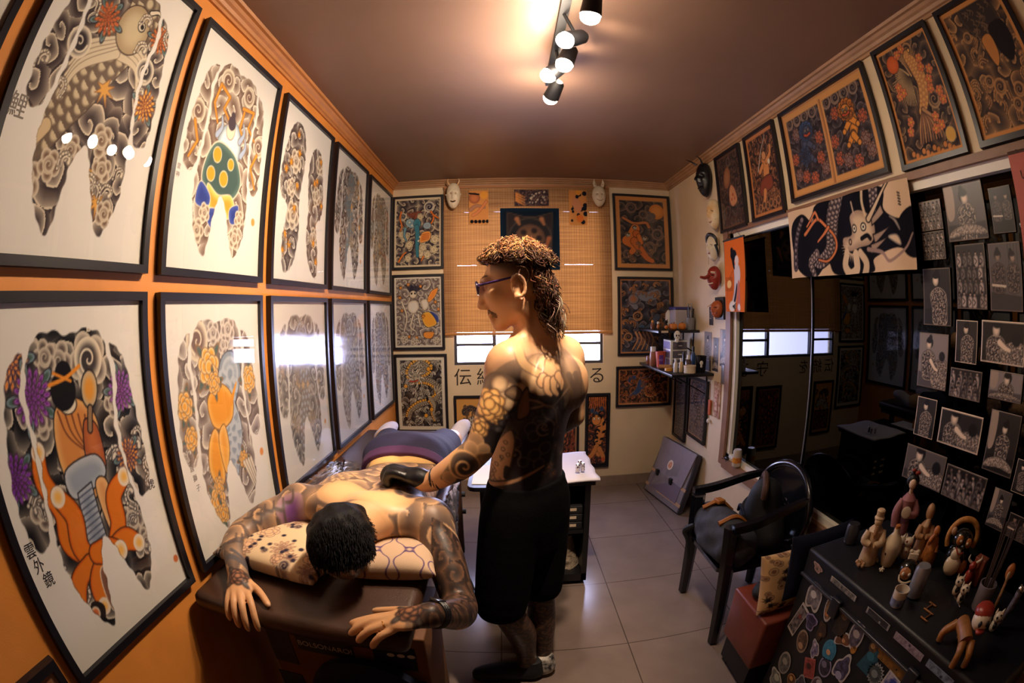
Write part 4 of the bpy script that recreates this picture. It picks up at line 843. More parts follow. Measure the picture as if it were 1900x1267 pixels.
for y, z, w, h, a, l in ((3.397, 2.057, .380, .535, 'courtier_print', 'black-framed dim brown print of a seated courtier beside the hanging masks'), (2.942, 2.060, .376, .535, 'diver_print', 'black-framed tan print of a bare-chested figure in red cloth over waves'), (2.491, 2.094, .776, .500, 'twin_lions_print', 'wide black-framed double print of a blue lion and an orange lion'), (1.633, 2.078, .372, .518, 'phoenix_print', 'black-framed tan print of a long-tailed bird under a red sun'), (1.200, 2.078, .372, .518, 'eagle_print', 'black-framed tan print of a dark eagle over curling waves'), (.76, 2.078, .36, .518, 'courtier_print', 'black-framed print at the edge, beyond the dark eagle print')):
    framed('framed_print', (W, y, z), RR, RN, w, h, ART[a](), l, Rg, fw=.020)
framed('framed_print', (W, 4.345, .47), RR, RN, .285, .56, ART['narrow_print'](), 'narrow black-framed grey print under the shelves, nearer the window wall', 'small prints under the shelves', fw=.02)
framed('framed_print', (W, 4.02, .56), RR, RN, .37, .475, ART['lattice_print'](), 'wider black-framed grey-tan print under the shelves, above the portfolio', 'small prints under the shelves', fw=.02)
# photographs stuck on the dark glass
PH = [(1.610, 1.487, 1.856, 1.964), (1.612, 1.488, 1.752, 1.852), (1.462, 1.258, 1.807, 2.001), (1.231, 1.125, 1.818, 1.963), (1.624, 1.472, 1.523, 1.722), (1.438, 1.286, 1.584, 1.795), (1.269, 1.116, 1.582, 1.790), (1.647, 1.483, 1.302, 1.495), (1.444, 1.334, 1.408, 1.547), (1.313, 1.104, 1.422, 1.552), (1.462, 1.299, 1.291, 1.388), (1.260, 1.101, 1.314, 1.402), (1.632, 1.520, 1.123, 1.265), (1.491, 1.267, 1.124, 1.247), (1.232, 1.085, 1.089, 1.282), (1.654, 1.417, .950, 1.082), (1.409, 1.189, .949, 1.064), (1.143, 1.054, .921, 1.049), (1.040, .931, .918, .994), (1.068, 1.001, 1.056, 1.158)]
kinds = ['crowd', 'crowd', 'seat', 'two', 'back', 'crowd', 'two', 'work', 'back', 'work', 'crowd', 'seat', 'back', 'work', 'seat', 'work', 'crowd', 'seat', 'two', 'back']
kl = {'crowd': 'black-and-white photo of a crowd of tattooed men', 'seat': 'black-and-white photo of a seated tattooed person', 'back': 'black-and-white photo of a tattooed back', 'two': 'black-and-white photo of two tattooed people side by side', 'work': 'black-and-white photo of one person tattooing another'}
where = ['topmost beside the dragon banner', 'second down beside the dragon banner', 'large bright one right below the eagle print', 'glossy one beside the pink paper panel', 'pale bent neck, under the dragon banner', 'dense group at eye level, middle column', 'large pair below the pink paper panel', 'first one beside the bare dark glass', 'small one in the middle column, under the dense group', 'with a drum, at the frame edge', 'small wide one above the kneeling tattooing scene', 'dark one at the frame edge', 'small white one above the kimono doll', 'wide white one above the straw-hatted figurine', 'large pale one at the frame edge', 'tilted one directly behind the kimono doll', 'behind the straw-hatted figurine', 'small one right of the straw hat', 'lowest one at the frame edge', 'narrow strip at the frame edge, under the drum']
for i, (y0, y1, z0, z1) in enumerate(PH):
    photo('ph', (z1-z0)/(y0-y1), kinds[i], 300+i); pc = ART['ph'](); b = (W+.028, (y0+y1)/2, z0)
    tag(sheet('photograph', (W+.028, y0, z0), RR, (0, 0, 1), y0-y1, z1-z0, pc, m_photo, None, base=b, solid=.001), kl[kinds[i]]+', '+where[i], 'photograph', 'photographs on the dark glass')
for i, (y0, w, z, h, k, l) in enumerate(((3.765, .13, 1.11, .28, 'back', 'small dim photo on the wall half behind the shelves'), (3.62, .11, 1.12, .24, 'seat', 'small pale print on the wall beside the dark portrait photo'), (3.49, .14, 1.17, .25, 'seat', 'dark portrait photo on the narrow wall beside the window frame'), (3.68, .07, 1.44, .13, 'two', 'tiny dark picture on the wall left of the orange demon plaque'))):
    photo('ph', h/w, k, 400+i); tag(sheet('photograph' if i < 3 else 'small_picture', (W-.002, y0, z), RR, (0, 0, 1), w, h, ART['ph'](), m_photo, None, base=(W-.002, y0-w/2, z), solid=.002), l, 'photograph', 'small photos on the cream wall')
# cloths
tag(sheet('dragon_banner', (W-.03, 2.53, 1.715), (0, -1, 0), (0, 0, 1), .918, .335, ART['dragon_banner'](), m_cloth, None, lambda u, v: .012*np.sin(u*9)*(1-v)+.006*np.sin(u*23), (W-.03, 2.07, 1.715)), 'black and cream dragon cloth hung across the top of the dark window', 'banner')
gs = thing('hanging_scroll', (W-.05, 3.16, 1.54), 'orange cloth scroll with a white-robed woman hung on the window frame', 'scroll')
sheet('scroll_cloth', (W-.05, 3.30, 1.54), (0, -1, 0), (0, 0, 1), .275, .45, ART['geisha_scroll'](), m_cloth, gs, lambda u, v: .01*np.sin(u*8+v*3)*(1-v))
MB().tube([(W-.05, 3.31, 1.992), (W-.05, 3.015, 1.992)], .006, 8).build('rod', m_blackm, gs)
MB().tube([(W-.05, 3.27, 1.995), (W-.03, 3.17, 2.065), (W-.05, 3.06, 1.995)], .0015, 5).build('cord', m_blackm, gs)
for nm, x, z, w, h, l in (('cloth_sage', .660, 2.262, .160, .288, 'small orange printed cloth of a face and orange sun pinned high on the blind'), ('cloth_night', 1.035, 2.412, .285, .14, 'small dark cloth pinned at the top centre of the blind'), ('cloth_bird', 1.488, 2.25, .150, .302, 'small orange cloth with pale bird and black leaves pinned on the blind'), ('cloth_shrine', .917, 1.876, .486, .516, 'square dark blue cloth with round emblem behind the tattooist\'s head')):
    tag(sheet('hanging_cloth', (x, D-.048, z), BR, (0, 0, 1), w, h, ART[nm](), m_cloth, None, (lambda u, v: .004*np.sin(u*7+1)) if nm != 'cloth_shrine' else (lambda u, v: .006*np.sin(u*6)), (x+w/2, D-.048, z)), l, 'cloth', 'cloths pinned to the blind')
# ------------------------------------------------------------------ bamboo blind
m_bam = mat('bamboo', '#bf915c', .6, color2='#8a5a34', scale=3, stretch=(.6, 1, 34))
_n = m_bam.node_tree.nodes; _l = m_bam.node_tree.links; _t = _n.new('ShaderNodeBsdfTranslucent'); _a = _n.new('ShaderNodeMixShader'); _a.inputs[0].default_value = .20
_t.inputs['Color'].default_value = (*lin('#e2b77c'), 1); _l.new(_n['Principled BSDF'].outputs[0], _a.inputs[1]); _l.new(_t.outputs[0], _a.inputs[2]); _l.new(_a.outputs[0], _n['Material Output'].inputs['Surface'])
bl = thing('bamboo_blind', (1.144, D-.03, 1.345), 'woven orange bamboo roll blind covering the window behind the tattooist', 'blind')
mb = MB(); R = random.Random(4); z = 1.372; k = 0
while z < 2.575:
    hgt = .0125 if R.random() > .15 else .010; yy = D-.030+R.uniform(-.0004, .0004); top = hgt+.0006
    gaps = [(.62, .70), (.86, 1.10), (1.42, 1.60), (1.66, 1.74)] if abs(z-2.352) < .0065 else [(.56, .72), (1.43, 1.68)] if abs(z-1.915) < .0065 else []
    mb.box((1.144, yy, z+(top-(.0018 if gaps else 0))/2), (1.390, .003, top-(.0018 if gaps else 0)))      # a row or two has slipped, letting daylight through
    if gaps:
        xs = [.449]+[q for g_ in gaps for q in g_]+[1.839]
        for a, b in zip(xs[0::2], xs[1::2]): mb.box(((a+b)/2, yy, z+top-.0012), (b-a, .003, .0030))
    z += hgt
mb.build('slats', m_bam, bl, smooth=False)
mb = MB()
for k in range(64): mb.box((.456+k*.0218+(.005 if k % 2 else 0), D-.0325, 1.97), (.0014, .0012, 1.20))
mb.build('threads', mat('blind_thread', '#6e4224', .9), bl, smooth=False)
MB().tube([(.449, D-.03, 1.358), (1.839, D-.03, 1.358)], .012, 10).build('bottom_roll', mat('bamboo_roll', '#b47a3e', .6), bl)
MB().box((1.144, D-.025, 2.586), (1.392, .03, .022)).build('head_rail', mat('rail_wood', '#a06a40', .6), bl, smooth=False)
# ------------------------------------------------------------------ bodies: one smooth skin grown round a set of bones
def ax(d, up=(0, 0, 1)):
    d = np.asarray(d, float); d = d/np.linalg.norm(d); s = np.cross(up, d); s = s/np.linalg.norm(s); return np.stack([d, s, np.cross(d, s)])
class Field:
    def __init__(s, lo, hi, h):
        s.lo = np.asarray(lo, float); s.h = h; s.n = np.ceil((np.asarray(hi)-s.lo)/h).astype(int)+1; s.g = np.full(s.n, .5, np.float32); s.T = None
    def win(s, lo, hi, m):
        i0 = np.clip(np.floor((np.asarray(lo)-m-s.lo)/s.h).astype(int), 0, s.n-1); i1 = np.clip(np.ceil((np.asarray(hi)+m-s.lo)/s.h).astype(int)+1, 1, s.n)
        sl = tuple(slice(a, b) for a, b in zip(i0, i1)); c = [(s.lo[k]+s.h*np.arange(i0[k], i1[k])).astype(np.float32) for k in range(3)]
        return sl, (c[0][:, None, None], c[1][None, :, None], c[2][None, None, :])
    def put(s, sl, d, k, sub=False):
        a = s.g[sl]
        if sub: d = -d; q = np.maximum(k-np.abs(a-d), 0)/k; s.g[sl] = np.maximum(a, d)+q*q*k*.25
        else: q = np.maximum(k-np.abs(a-d), 0)/k; s.g[sl] = np.minimum(a, d)-q*q*k*.25
    def cap(s, a, b, ra, rb=None, k=.02, sub=False):
        rb = ra if rb is None else rb; a, b = np.asarray(a, float), np.asarray(b, float); r = max(ra, rb)
        if s.T: a, b = s.T(a), s.T(b)
        sl, (X, Y, Z) = s.win(np.minimum(a, b)-r, np.maximum(a, b)+r, k+3*s.h); e = b-a; L = (e*e).sum()+1e-12
        t = np.clip(((X-a[0])*e[0]+(Y-a[1])*e[1]+(Z-a[2])*e[2])/L, 0, 1)
        d = np.sqrt((X-a[0]-t*e[0])**2+(Y-a[1]-t*e[1])**2+(Z-a[2]-t*e[2])**2)-(ra+(rb-ra)*t); s.put(sl, d, k, sub); return s
    def chain(s, P, R, k=.02, n=0):
        if n: Q = catmull([np.append(p, r) for p, r in zip(P, R)], n); P = [q[:3] for q in Q]; R = [q[3] for q in Q]
        for i in range(len(P)-1): s.cap(P[i], P[i+1], R[i], R[i+1], k if i == 0 else min(k, .012))
        return s
    def ell(s, c, r, M=None, k=.02, sub=False):
        c, r = np.asarray(c, float), np.broadcast_to(np.asarray(r, float), 3)
        if s.T: c = s.T(c)
        m = r.max(); sl, (X, Y, Z) = s.win(c-m, c+m, k+3*s.h); X, Y, Z = X-c[0], Y-c[1], Z-c[2]
        if M is not None: X, Y, Z = [M[i][0]*X+M[i][1]*Y+M[i][2]*Z for i in range(3)]
        k0 = np.sqrt((X/r[0])**2+(Y/r[1])**2+(Z/r[2])**2); k1 = np.sqrt((X/r[0]**2)**2+(Y/r[1]**2)**2+(Z/r[2]**2)**2)+1e-9
        s.put(sl, np.where(k0 < .05, -r.min(), k0*(k0-1)/k1), k, sub); return s
    def loft(s, axis, secs, ud, vd, k=.02, p=2.2):
        """elliptical body: secs = (t along axis, centre, half along ud, half along vd)"""
        S = np.array([[q[0], *q[1], q[2], q[3]] for q in secs], float); tt = np.linspace(S[0, 0], S[-1, 0], 60)
        Q = np.array(catmull(list(S), 10)); m = S[:, 4:].max(); C = S[:, 1:4]; lo, hi = C.min(0)-m, C.max(0)+m; lo[axis], hi[axis] = S[0, 0]-.03, S[-1, 0]+.03
        sl, G = s.win(lo, hi, .03); T = G[axis]; Tc = np.clip(T, S[0, 0], S[-1, 0]); I = lambda j: np.interp(Tc, Q[:, 0], Q[:, j]).astype(np.float32)
        rel = [G[i]-I(1+i) if i != axis else 0*T for i in range(3)]; u = sum(rel[i]*ud[i] for i in range(3)); v = sum(rel[i]*vd[i] for i in range(3)); a, b = I(4), I(5)
        d = (((np.abs(u)/a)**p+(np.abs(v)/b)**p)**(1/p)-1)*np.minimum(a, b); o = np.abs(T-Tc); d = np.sqrt(np.maximum(d, 0)**2+o**2)+np.minimum(d, 0)*(o == 0); s.put(sl, d.astype(np.float32), k); return s
    def mesh(s, smooth=2):
        g = s.g; n = s.n; ins = g < 0; c = np.zeros(n-1, np.uint8)
        for i in (0, 1):
            for j in (0, 1):
                for k in (0, 1): c += ins[i:n[0]-1+i, j:n[1]-1+j, k:n[2]-1+k]
        cells = np.argwhere((c > 0) & (c < 8)); idx = np.full(n-1, -1, np.int32); idx[tuple(cells.T)] = np.arange(len(cells)); acc = np.zeros((len(cells), 3)); cnt = np.zeros(len(cells))
        cor = [(i, j, k) for i in (0, 1) for j in (0, 1) for k in (0, 1)]; val = {q: g[cells[:, 0]+q[0], cells[:, 1]+q[1], cells[:, 2]+q[2]] for q in cor}
        for q in cor:
            for axs in range(3):
                if q[axs]: continue
                w = list(q); w[axs] = 1; a, b = val[q], val[tuple(w)]; m = (a < 0) != (b < 0); t = np.where(m, a/np.where(m, a-b, 1), 0)
                p = np.array(q, float)[None].repeat(len(cells), 0); p[:, axs] += t; acc[m] += p[m]; cnt[m] += 1
        Vx = s.lo+s.h*(cells+acc/cnt[:, None]); F = []
        for axs in range(3):
            a1, a2 = (axs+1) % 3, (axs+2) % 3; A = [slice(None)]*3; B = [slice(None)]*3; A[axs] = slice(0, -1); B[axs] = slice(1, None); e = np.argwhere(ins[tuple(A)] != ins[tuple(B)])
            e = e[(e[:, a1] > 0) & (e[:, a2] > 0) & (e[:, a1] < n[a1]-1) & (e[:, a2] < n[a2]-1)]
            def ci(d1, d2): q = e.copy(); q[:, a1] -= d1; q[:, a2] -= d2; return idx[tuple(q.T)]
            f = np.stack([ci(1, 1), ci(0, 1), ci(0, 0), ci(1, 0)], 1); fl = ~ins[tuple(e.T)]; f[fl] = f[fl][:, ::-1]; F.append(f)
        F = np.concatenate(F)
        for _ in range(smooth):
            S = np.zeros_like(Vx); N = np.zeros(len(Vx))
            for i in range(4): a, b = F[:, i], F[:, (i+1) % 4]; np.add.at(S, a, Vx[b]); np.add.at(N, a, 1); np.add.at(S, b, Vx[a]); np.add.at(N, b, 1)
            Vx = Vx*.45+.55*S/np.maximum(N, 1)[:, None]
        return Vx, F
def body(name, fld, m, parent, colour=None, smooth=2):
    Vx, F = fld.mesh(smooth); base = WL[parent]; me = bpy.data.meshes.new(name); L = Vx-np.array(base)
    me.vertices.add(len(L)); me.vertices.foreach_set('co', L.ravel()); me.loops.add(F.size); me.loops.foreach_set('vertex_index', F.ravel().astype(np.int32)); me.polygons.add(len(F)); me.polygons.foreach_set('loop_start', np.arange(0, F.size, 4, dtype=np.int32)); me.update(calc_edges=True)
    me.polygons.foreach_set('use_smooth', [True]*len(F))
    if colour is not None: ink(me, colour(Vx))
    me.materials.append(m); return link(name, me, parent, base)
def sample(p, u, v):
    """bilinear look-up in a Pic; u across, v down (same units)"""
    x = np.clip(u/p.px, 0, p.nx-1.001); y = np.clip(v/p.px, 0, p.ny-1.001); i, j = x.astype(int), y.astype(int); a, b = (x-i)[:, None], (y-j)[:, None]; im = p.im
    return (im[j, i]*(1-a)+im[j, i+1]*a)*(1-b)+(im[j+1, i]*(1-a)+im[j+1, i+1]*a)*b
def finger(f, P, r0, r1, k=.012): f.chain(P, np.linspace(r0, r1, len(P)), k, 4)
m_skin = vmat('inked_skin', .42, .35, .06, 350, sss=.10)
SK = (226, 176, 132)
A3 = lambda *p: np.array(p, float)
# ---------------- tattooist, standing, seen from behind his left side
man = thing('person', (1.02, 2.10, 0), 'tattooed shirtless man in black shorts and glasses standing bent over the client, wearing black gloves', 'person')
F_, R_ = A3(-.77, .64, 0), A3(.64, .77, 0); Zv = A3(0, 0, 1)
f = Field((.60, 1.82, 0), (1.33, 2.52, 1.80), .0036)
C = lambda z, x, fo=0.: A3(x, 2.12, z)+F_*fo
f.loft(2, [(.78, C(.78, 1.015), .150, .112), (.88, C(.88, 1.012), .158, .116), (.95, C(.95, 1.014, .005), .152, .112), (1.04, C(1.04, 1.024, .012), .143, .108), (1.14, C(1.14, 1.038, .010), .143, .103), (1.24, C(1.24, 1.052, .004), .160, .108), (1.33, C(1.33, 1.056), .170, .108), (1.40, C(1.40, 1.052, .004), .140, .092), (1.455, C(1.455, 1.045, .010), .085, .068)], R_, F_, .03)
for sgn, q in ((-1, 1.0), (1, 1.0)):
    c = A3(1.056, 2.12, 1.30)+R_*sgn*.088-F_*.088; f.ell(c, (.060, .030, .085), ax(R_*1.0+F_*.3*-sgn), .035)
f.chain([C(1.44, 1.05)-F_*.088, C(1.25, 1.058)-F_*.122, C(1.08, 1.032)-F_*.108, C(.95, 1.014)-F_*.118], [.010, .012, .012, .010], .02) if False else None
for z0, z1, x0, x1, q0, q1 in ((1.40, 1.24, 1.054, 1.055, .094, .116), (1.24, 1.05, 1.055, 1.03, .116, .104), (1.05, .94, 1.03, 1.014, .104, .114)): f.cap(C(z0, x0)-F_*(q0+.010), C(z1, x1)-F_*(q1+.010), .013, .013, .022, True)
SL, SR = A3(.948, 1.985, 1.385), A3(1.162, 2.235, 1.385)
nk = A3(1.050, 2.115, 1.50)
for S in (SL, SR): f.cap(nk, S+A3(0, 0, .022), .046, .036, .05); f.ell(S, (.062, .062, .066), None, .04); f.cap(S-A3(0, 0, .03), C(1.20, 1.045)+(S-C(1.385, 1.052))*.62, .045, .03, .05)
f.chain([SL, A3(.912, 1.940, 1.27), A3(.862, 1.902, 1.145)], [.054, .050, .039], .035, 4); f.chain([A3(.862, 1.902, 1.145), A3(.806, 1.905, 1.095), A3(.745, 1.92, 1.052), A3(.700, 1.932, 1.022), A3(.665, 1.943, 1.020)], [.039, .043, .034, .027, .026], .02, 4)
f.chain([SR, A3(1.19, 2.27, 1.27), A3(1.20, 2.29, 1.15)], [.052, .048, .038], .035, 4); f.chain([A3(1.20, 2.29, 1.15), A3(1.13, 2.33, 1.10), A3(1.03, 2.37, 1.06), A3(.96, 2.39, 1.05)], [.038, .040, .030, .026], .02, 4)
# neck and head, turned to look down to the left
f.cap(A3(1.062, 2.12, 1.44), A3(1.010, 2.085, 1.60), .064, .055, .035); f.cap(A3(1.000, 2.022, 1.580), A3(1.01, 2.05, 1.46), .018, .014, .025)
HM = ax((-.97, .08, -.36)); _ca, _sa = math.cos(.16), math.sin(.16)
def HT(p):
    p = np.asarray(p, float); q = p-A3(1.0, 2.075, 1.58); return np.stack([q[..., 0]*_ca-q[..., 2]*_sa+1.012, q[..., 1]+2.075, q[..., 2]*_ca+q[..., 0]*_sa+1.592], -1)
def tilt(o):
    b = np.array(WL[o]); me = o.data; n = len(me.vertices); c = np.empty(n*3); me.vertices.foreach_get('co', c); me.vertices.foreach_set('co', (HT(c.reshape(-1, 3)+b)-b).ravel()); me.update(); return o
f.T = HT
f.ell((.985, 2.075, 1.668), (.098, .076, .092), HM, .03); f.ell((.930, 2.072, 1.605), (.062, .060, .088), ax((-.97, .08, -.35)), .03)
for s_ in (-1, 1):
    f.cap((.965, 2.075+.047*s_, 1.555), (.915, 2.073+.016*s_, 1.522), .024, .018, .03); f.ell((.898, 2.073+.043*s_, 1.612), (.020, .020, .018), None, .025)
    f.cap((.876, 2.073+.010*s_, 1.660), (.884, 2.073+.048*s_, 1.660), .011, .009, .015); f.ell((.871, 2.073+.032*s_, 1.640), (.014, .017, .012), None, .012, True); f.ell((.885, 2.073+.031*s_, 1.639), .0125, None, .004)
    f.ell((.868, 2.073+.011*s_, 1.574), (.011, .009, .009), None, .008)
f.cap((.873, 2.073, 1.655), (.853, 2.073, 1.587), .009, .0115, .014); f.ell((.853, 2.073, 1.580), (.012, .011, .010), None, .008)
f.cap((.878, 2.073-.017, 1.546), (.878, 2.073+.017, 1.546), .0075, None, .008); f.cap((.882, 2.073-.014, 1.533), (.882, 2.073+.014, 1.533), .008, None, .008); f.ell((.900, 2.073, 1.510), (.022, .022, .018), None, .02)
for s_ in (-1, 1):
    e = A3(.976, 2.075+.080*s_, 1.622); f.ell(e, (.019, .007, .032), ax((-.25, 0, 1))[[1, 0, 2]] if False else None, .010)
    Q = [e+A3(.022*math.sin(t)*1.0+.004, .008*s_, .034*math.cos(t)) for t in np.linspace(-.9, 2.9, 9)]; f.chain(Q, [.0055]*9, .004); f.ell(e+A3(-.004, .012*s_, .002), (.010, .009, .016), None, .006, True); f.ell(e+A3(-.006, .005*s_, -.030), (.009, .006, .010), None, .006)
f.T = None
# legs
for P, r in (([A3(.965, 2.055, .86), A3(.950, 2.02, .70), A3(.925, 1.98, .50), A3(.955, 1.995, .40), A3(.985, 2.03, .30), A3(1.005, 2.045, .18), A3(1.015, 2.05, .085)], [.085, .080, .056, .054, .056, .040, .034]), ([A3(1.065, 2.18, .86), A3(1.065, 2.15, .70), A3(1.060, 2.115, .50), A3(1.070, 2.115, .38), A3(1.072, 2.115, .28), A3(1.078, 2.105, .16), A3(1.08, 2.10, .085)], [.085, .080, .056, .052, .055, .038, .033])): f.chain(P, r, .03, 5)
f.chain([A3(1.015, 2.05, .06), A3(.93, 2.05, .045), A3(.86, 2.04, .035)], [.036, .034, .026], .02); f.chain([A3(1.08, 2.09, .06), A3(1.04, 2.17, .045), A3(1.0, 2.25, .035)], [.036, .034, .026], .02)
# tattoo layout on the back, flank and left arm, flat pattern wrapped from the back
tp = Pic(1.90, 300, SK); K = lambda x, y: ((1.056+(x-1005)*.00174-.55)/.8, (1.56-(1.512-(y-600)*.00172))/.8); U = .00174/.8
def kp(*q): return [K(a, b) for a, b in q]
DK, MID, SKL = (30, 25, 28), (92, 76, 66), (216, 176, 130)
tp.poly(kp((930, 672), (985, 655), (1030, 660), (1085, 700), (1100, 800), (1075, 960), (890, 960), (905, 860), (960, 760), (900, 800), (880, 740)), DK, (150, 122, 98), .10)
tp.poly(kp((905, 690), (950, 690), (975, 740), (960, 790), (905, 880), (820, 930), (815, 880), (862, 800)), (44, 37, 38), (130, 106, 86), .06)
tp.poly(kp((1040, 640), (1085, 690), (1085, 760), (1055, 770), (1045, 700)), (200, 160, 118), (120, 96, 80), .05)
for x, y, r, v in ((985, 650, 40, 160), (1050, 670, 36, 150), (1010, 730, 46, 40), (1055, 760, 40, 60), (940, 690, 30, 120), (1065, 850, 36, 52), (1020, 840, 50, 26), (975, 800, 44, 24)):
    sl = tp.win(*[q-r*1.6*U for q in K(x, y)], *[q+r*1.6*U for q in K(x, y)]); cx, cy = K(x, y); d = np.hypot(tp.X[sl]-cx, tp.Y[sl]-cy)/(r*U); tp.comp(sl, .55*(1-sst(.3, 1.5, d)), rgb((v, v*.84, v*.74)))
for x, y, r in ((1000, 690, 34), (962, 716, 15), (944, 713, 15), (948, 734, 13), (930, 700, 14), (1012, 672, 16)): tp.disc(*K(x, y), r*U, (224, 190, 148), (158, 130, 104), (134, 108, 90), .004, sh=(.4, 1.1))
tp.stroke(kp((962, 640), (972, 668), (1000, 688), (1022, 684)), 8*U, (206, 168, 124), 5*U, line=(128, 104, 86), lw=.004)
tp.poly(kp((1005, 690), (1015, 664), (1035, 668), (1045, 690), (1040, 716), (1020, 716), (1004, 706)), (226, 186, 140), (214, 170, 124), line=(104, 80, 68), lw=.004)
for a, b, c in (((1006, 694), (1000, 702), (1002, 708)), ((1014, 700), (1012, 716), (1020, 726)), ((1026, 702), (1026, 718), (1034, 730)), ((1036, 696), (1044, 712), (1044, 722))): tp.stroke(kp(a, b, c), 7*U, (222, 176, 130), 3*U, line=(96, 72, 62), lw=.004)
tp.poly(kp((978, 712), (982, 760), (960, 772), (962, 740)), (168, 122, 84), (140, 100, 72), line=DK)
for P in ([(982, 735), (1000, 738), (1020, 750), (1045, 738), (1062, 720), (1068, 700)], [(985, 752), (1010, 744), (1030, 760), (1035, 790)], [(1010, 770), (1030, 790), (1028, 815)]): tp.stroke(kp(*P), 2.2*U, (140, 112, 92), 1.6*U)
for x, y, r in ((1000, 780, 13), (985, 792, 12), (990, 808, 11), (950, 802, 10), (957, 820, 10), (940, 812, 9), (1012, 836, 12), (992, 846, 12), (970, 858, 10), (1000, 866, 11)): tp.disc(*K(x, y), r*U, (36, 30, 33), (56, 48, 48), (112, 94, 84), 1.3*U, sh=(.6, 1))
for x, y, r, s_ in ((1008, 794, 17, 1), (1012, 792, 9, 1), (955, 842, 12, -1)): tp.spiral(*K(x, y), r*U, (124, 104, 92), 1.8*U, 1.2, 1, s_)
for x, y, r in ((1040, 800, 9), (1044, 815, 8), (1034, 838, 8), (1020, 878, 10), (1010, 886, 7), (1046, 850, 8), (1030, 896, 8)): tp.peony(*K(x, y), r*U, (126, 86, 54), (92, 66, 50), (44, 34, 34), None)
for P in ([(1060, 700), (1075, 740), (1070, 790), (1058, 840)], [(1075, 700), (1084, 760), (1074, 830)], [(1050, 860), (1064, 880), (1050, 910)]): tp.stroke(kp(*P), 6*U, (118, 98, 86), 2*U)
tp.poly(kp((945, 795), (955, 815), (950, 850), (944, 880), (948, 900), (925, 912), (898, 916), (896, 880), (912, 840)), (214, 168, 124), (196, 152, 112), line=(60, 46, 42))
for x, y in ((938, 822), (933, 836), (930, 852), (942, 845), (920, 868)): tp.disc(*K(x, y), 3.6*U, (204, 160, 118), None, (60, 46, 44), 1.1*U)
for k in range(22): q = random.Random(k); x, y = q.uniform(898, 928), q.uniform(850, 912); tp.stroke(kp((x, y), (x+4, y+5), (x, y+10)), 1*U, (104, 84, 74), .6*U)
tp.stroke(kp((905, 912), (950, 896), (990, 880), (1010, 872)), 4*U, (176, 132, 98), 2*U, line=DK); tp.poly(kp((936, 868), (948, 872), (950, 890), (934, 892)), DK)
# sleeve
for x, y, r in ((893, 772, 17), (926, 752, 15), (912, 733, 25)): tp.peony(*K(x, y), r*U, (240, 196, 122), (222, 160, 92), (110, 82, 60), None)
for x, y in ((935, 768), (945, 760), (928, 778)): tp.disc(*K(x, y), 9*U, (96, 92, 96), (140, 130, 126), (60, 52, 54), .006, 5*U, .6)
tp.poly(kp((938, 715), (955, 705), (968, 720), (962, 735), (948, 726)), (206, 168, 124), (120, 96, 78), line=(70, 56, 50))
for x, y, r in ((888, 796, 14), (900, 810, 12), (880, 808, 12), (896, 826, 13), (906, 824, 10), (840, 862, 12), (830, 880, 12), (846, 888, 12), (826, 896, 11), (872, 778, 8)): tp.disc(*K(x, y), r*U, (150, 118, 88), (176, 138, 102), (206, 164, 118), 1.3*U)
tp.disc(*K(868, 838), 26*U, (50, 42, 42), (120, 94, 74), (214, 168, 116), 3.5*U, sh=(.4, 1.1)); tp.spiral(*K(868, 840), 20*U, (214, 168, 116), 2.6*U, 1.4, .6)
tp.poly(kp((812, 865), (838, 880), (832, 915), (790, 930), (780, 890)), (222, 168, 120), (222, 168, 120))
# shins
tp.field(12, 60, (44, 34, 32), (120, 84, 60), 1.1, box=(.42, 1.30, .72, 1.86))
def man_col(Vx):
    x, y, z = Vx.T; c = sample(tp, (x-.55)/.8, (1.56-z)/.8); sk = rgb(SK); t = sst(1.405, 1.455, z)[:, None]; c = c*(1-t)+sk*t
    hand = (x < .742)[:, None]; c = np.where(hand, sk*.97, c); up = z > 1.5
    def spot(p, r, col, a):
        nonlocal c; d = np.linalg.norm((Vx-HT(p))/np.array(r), axis=1); w = (a*(1-sst(.5, 1.1, d)))[:, None]; c = c*(1-w)+rgb(col)*w
    for s_ in (-1, 1): spot((.880, 2.073+.030*s_, 1.672), (.016, .026, .007), (70, 46, 34), .8); spot((.872, 2.073+.031*s_, 1.640), (.010, .010, .007), (236, 226, 216), .9); spot((.872, 2.073+.031*s_, 1.638), (.012, .005, .005), (40, 30, 28), 1)
    spot((.874, 2.073, 1.540), (.012, .024, .013), (176, 100, 88), .7)
    q = (Vx-HT((.985, 2.075, 1.668))); hz = q[:, 2]-(-.02-.42*q[:, 0]); side = up & (z > 1.58) & (np.abs(y-2.075) > .03) & (q[:, 0] > -.085)
    a_ = np.where(side, sst(-.035, .030, hz), 0)[:, None]*.85; c = c*(1-a_)+rgb((60, 40, 32))*a_      # cropped sides
    return c
mb_ = body('body', f, m_skin, man, man_col)
# shorts
m_short = mat('black_cotton', '#070709', .9, noise=.2, scale=30, bump=.3, bscale=90, spec=.08)
g = Field((.74, 1.88, .40), (1.26, 2.36, 1.02), .006)
g.loft(2, [(.70, C(.70, 1.0), .155, .13), (.80, C(.80, 1.008), .170, .132), (.90, C(.90, 1.014), .168, .126), (.945, C(.945, 1.016, .005), .162, .121), (.97, C(.97, 1.018, .006), .158, .117)], R_, F_, .02)
for P, r in (([A3(.955, 2.05, .86), A3(.935, 2.02, .70), A3(.912, 1.985, .50)], [.105, .103, .096]), ([A3(1.065, 2.18, .86), A3(1.068, 2.15, .70), A3(1.065, 2.12, .50)], [.105, .098, .086])): g.chain(P, r, .03, 4)
zz = (g.lo[2]+g.h*np.arange(g.n[2]))[None, None, :]; g.g = np.maximum(np.maximum(g.g, .452-zz), zz-.972).astype(np.float32)
body('shorts', g, m_short, man)
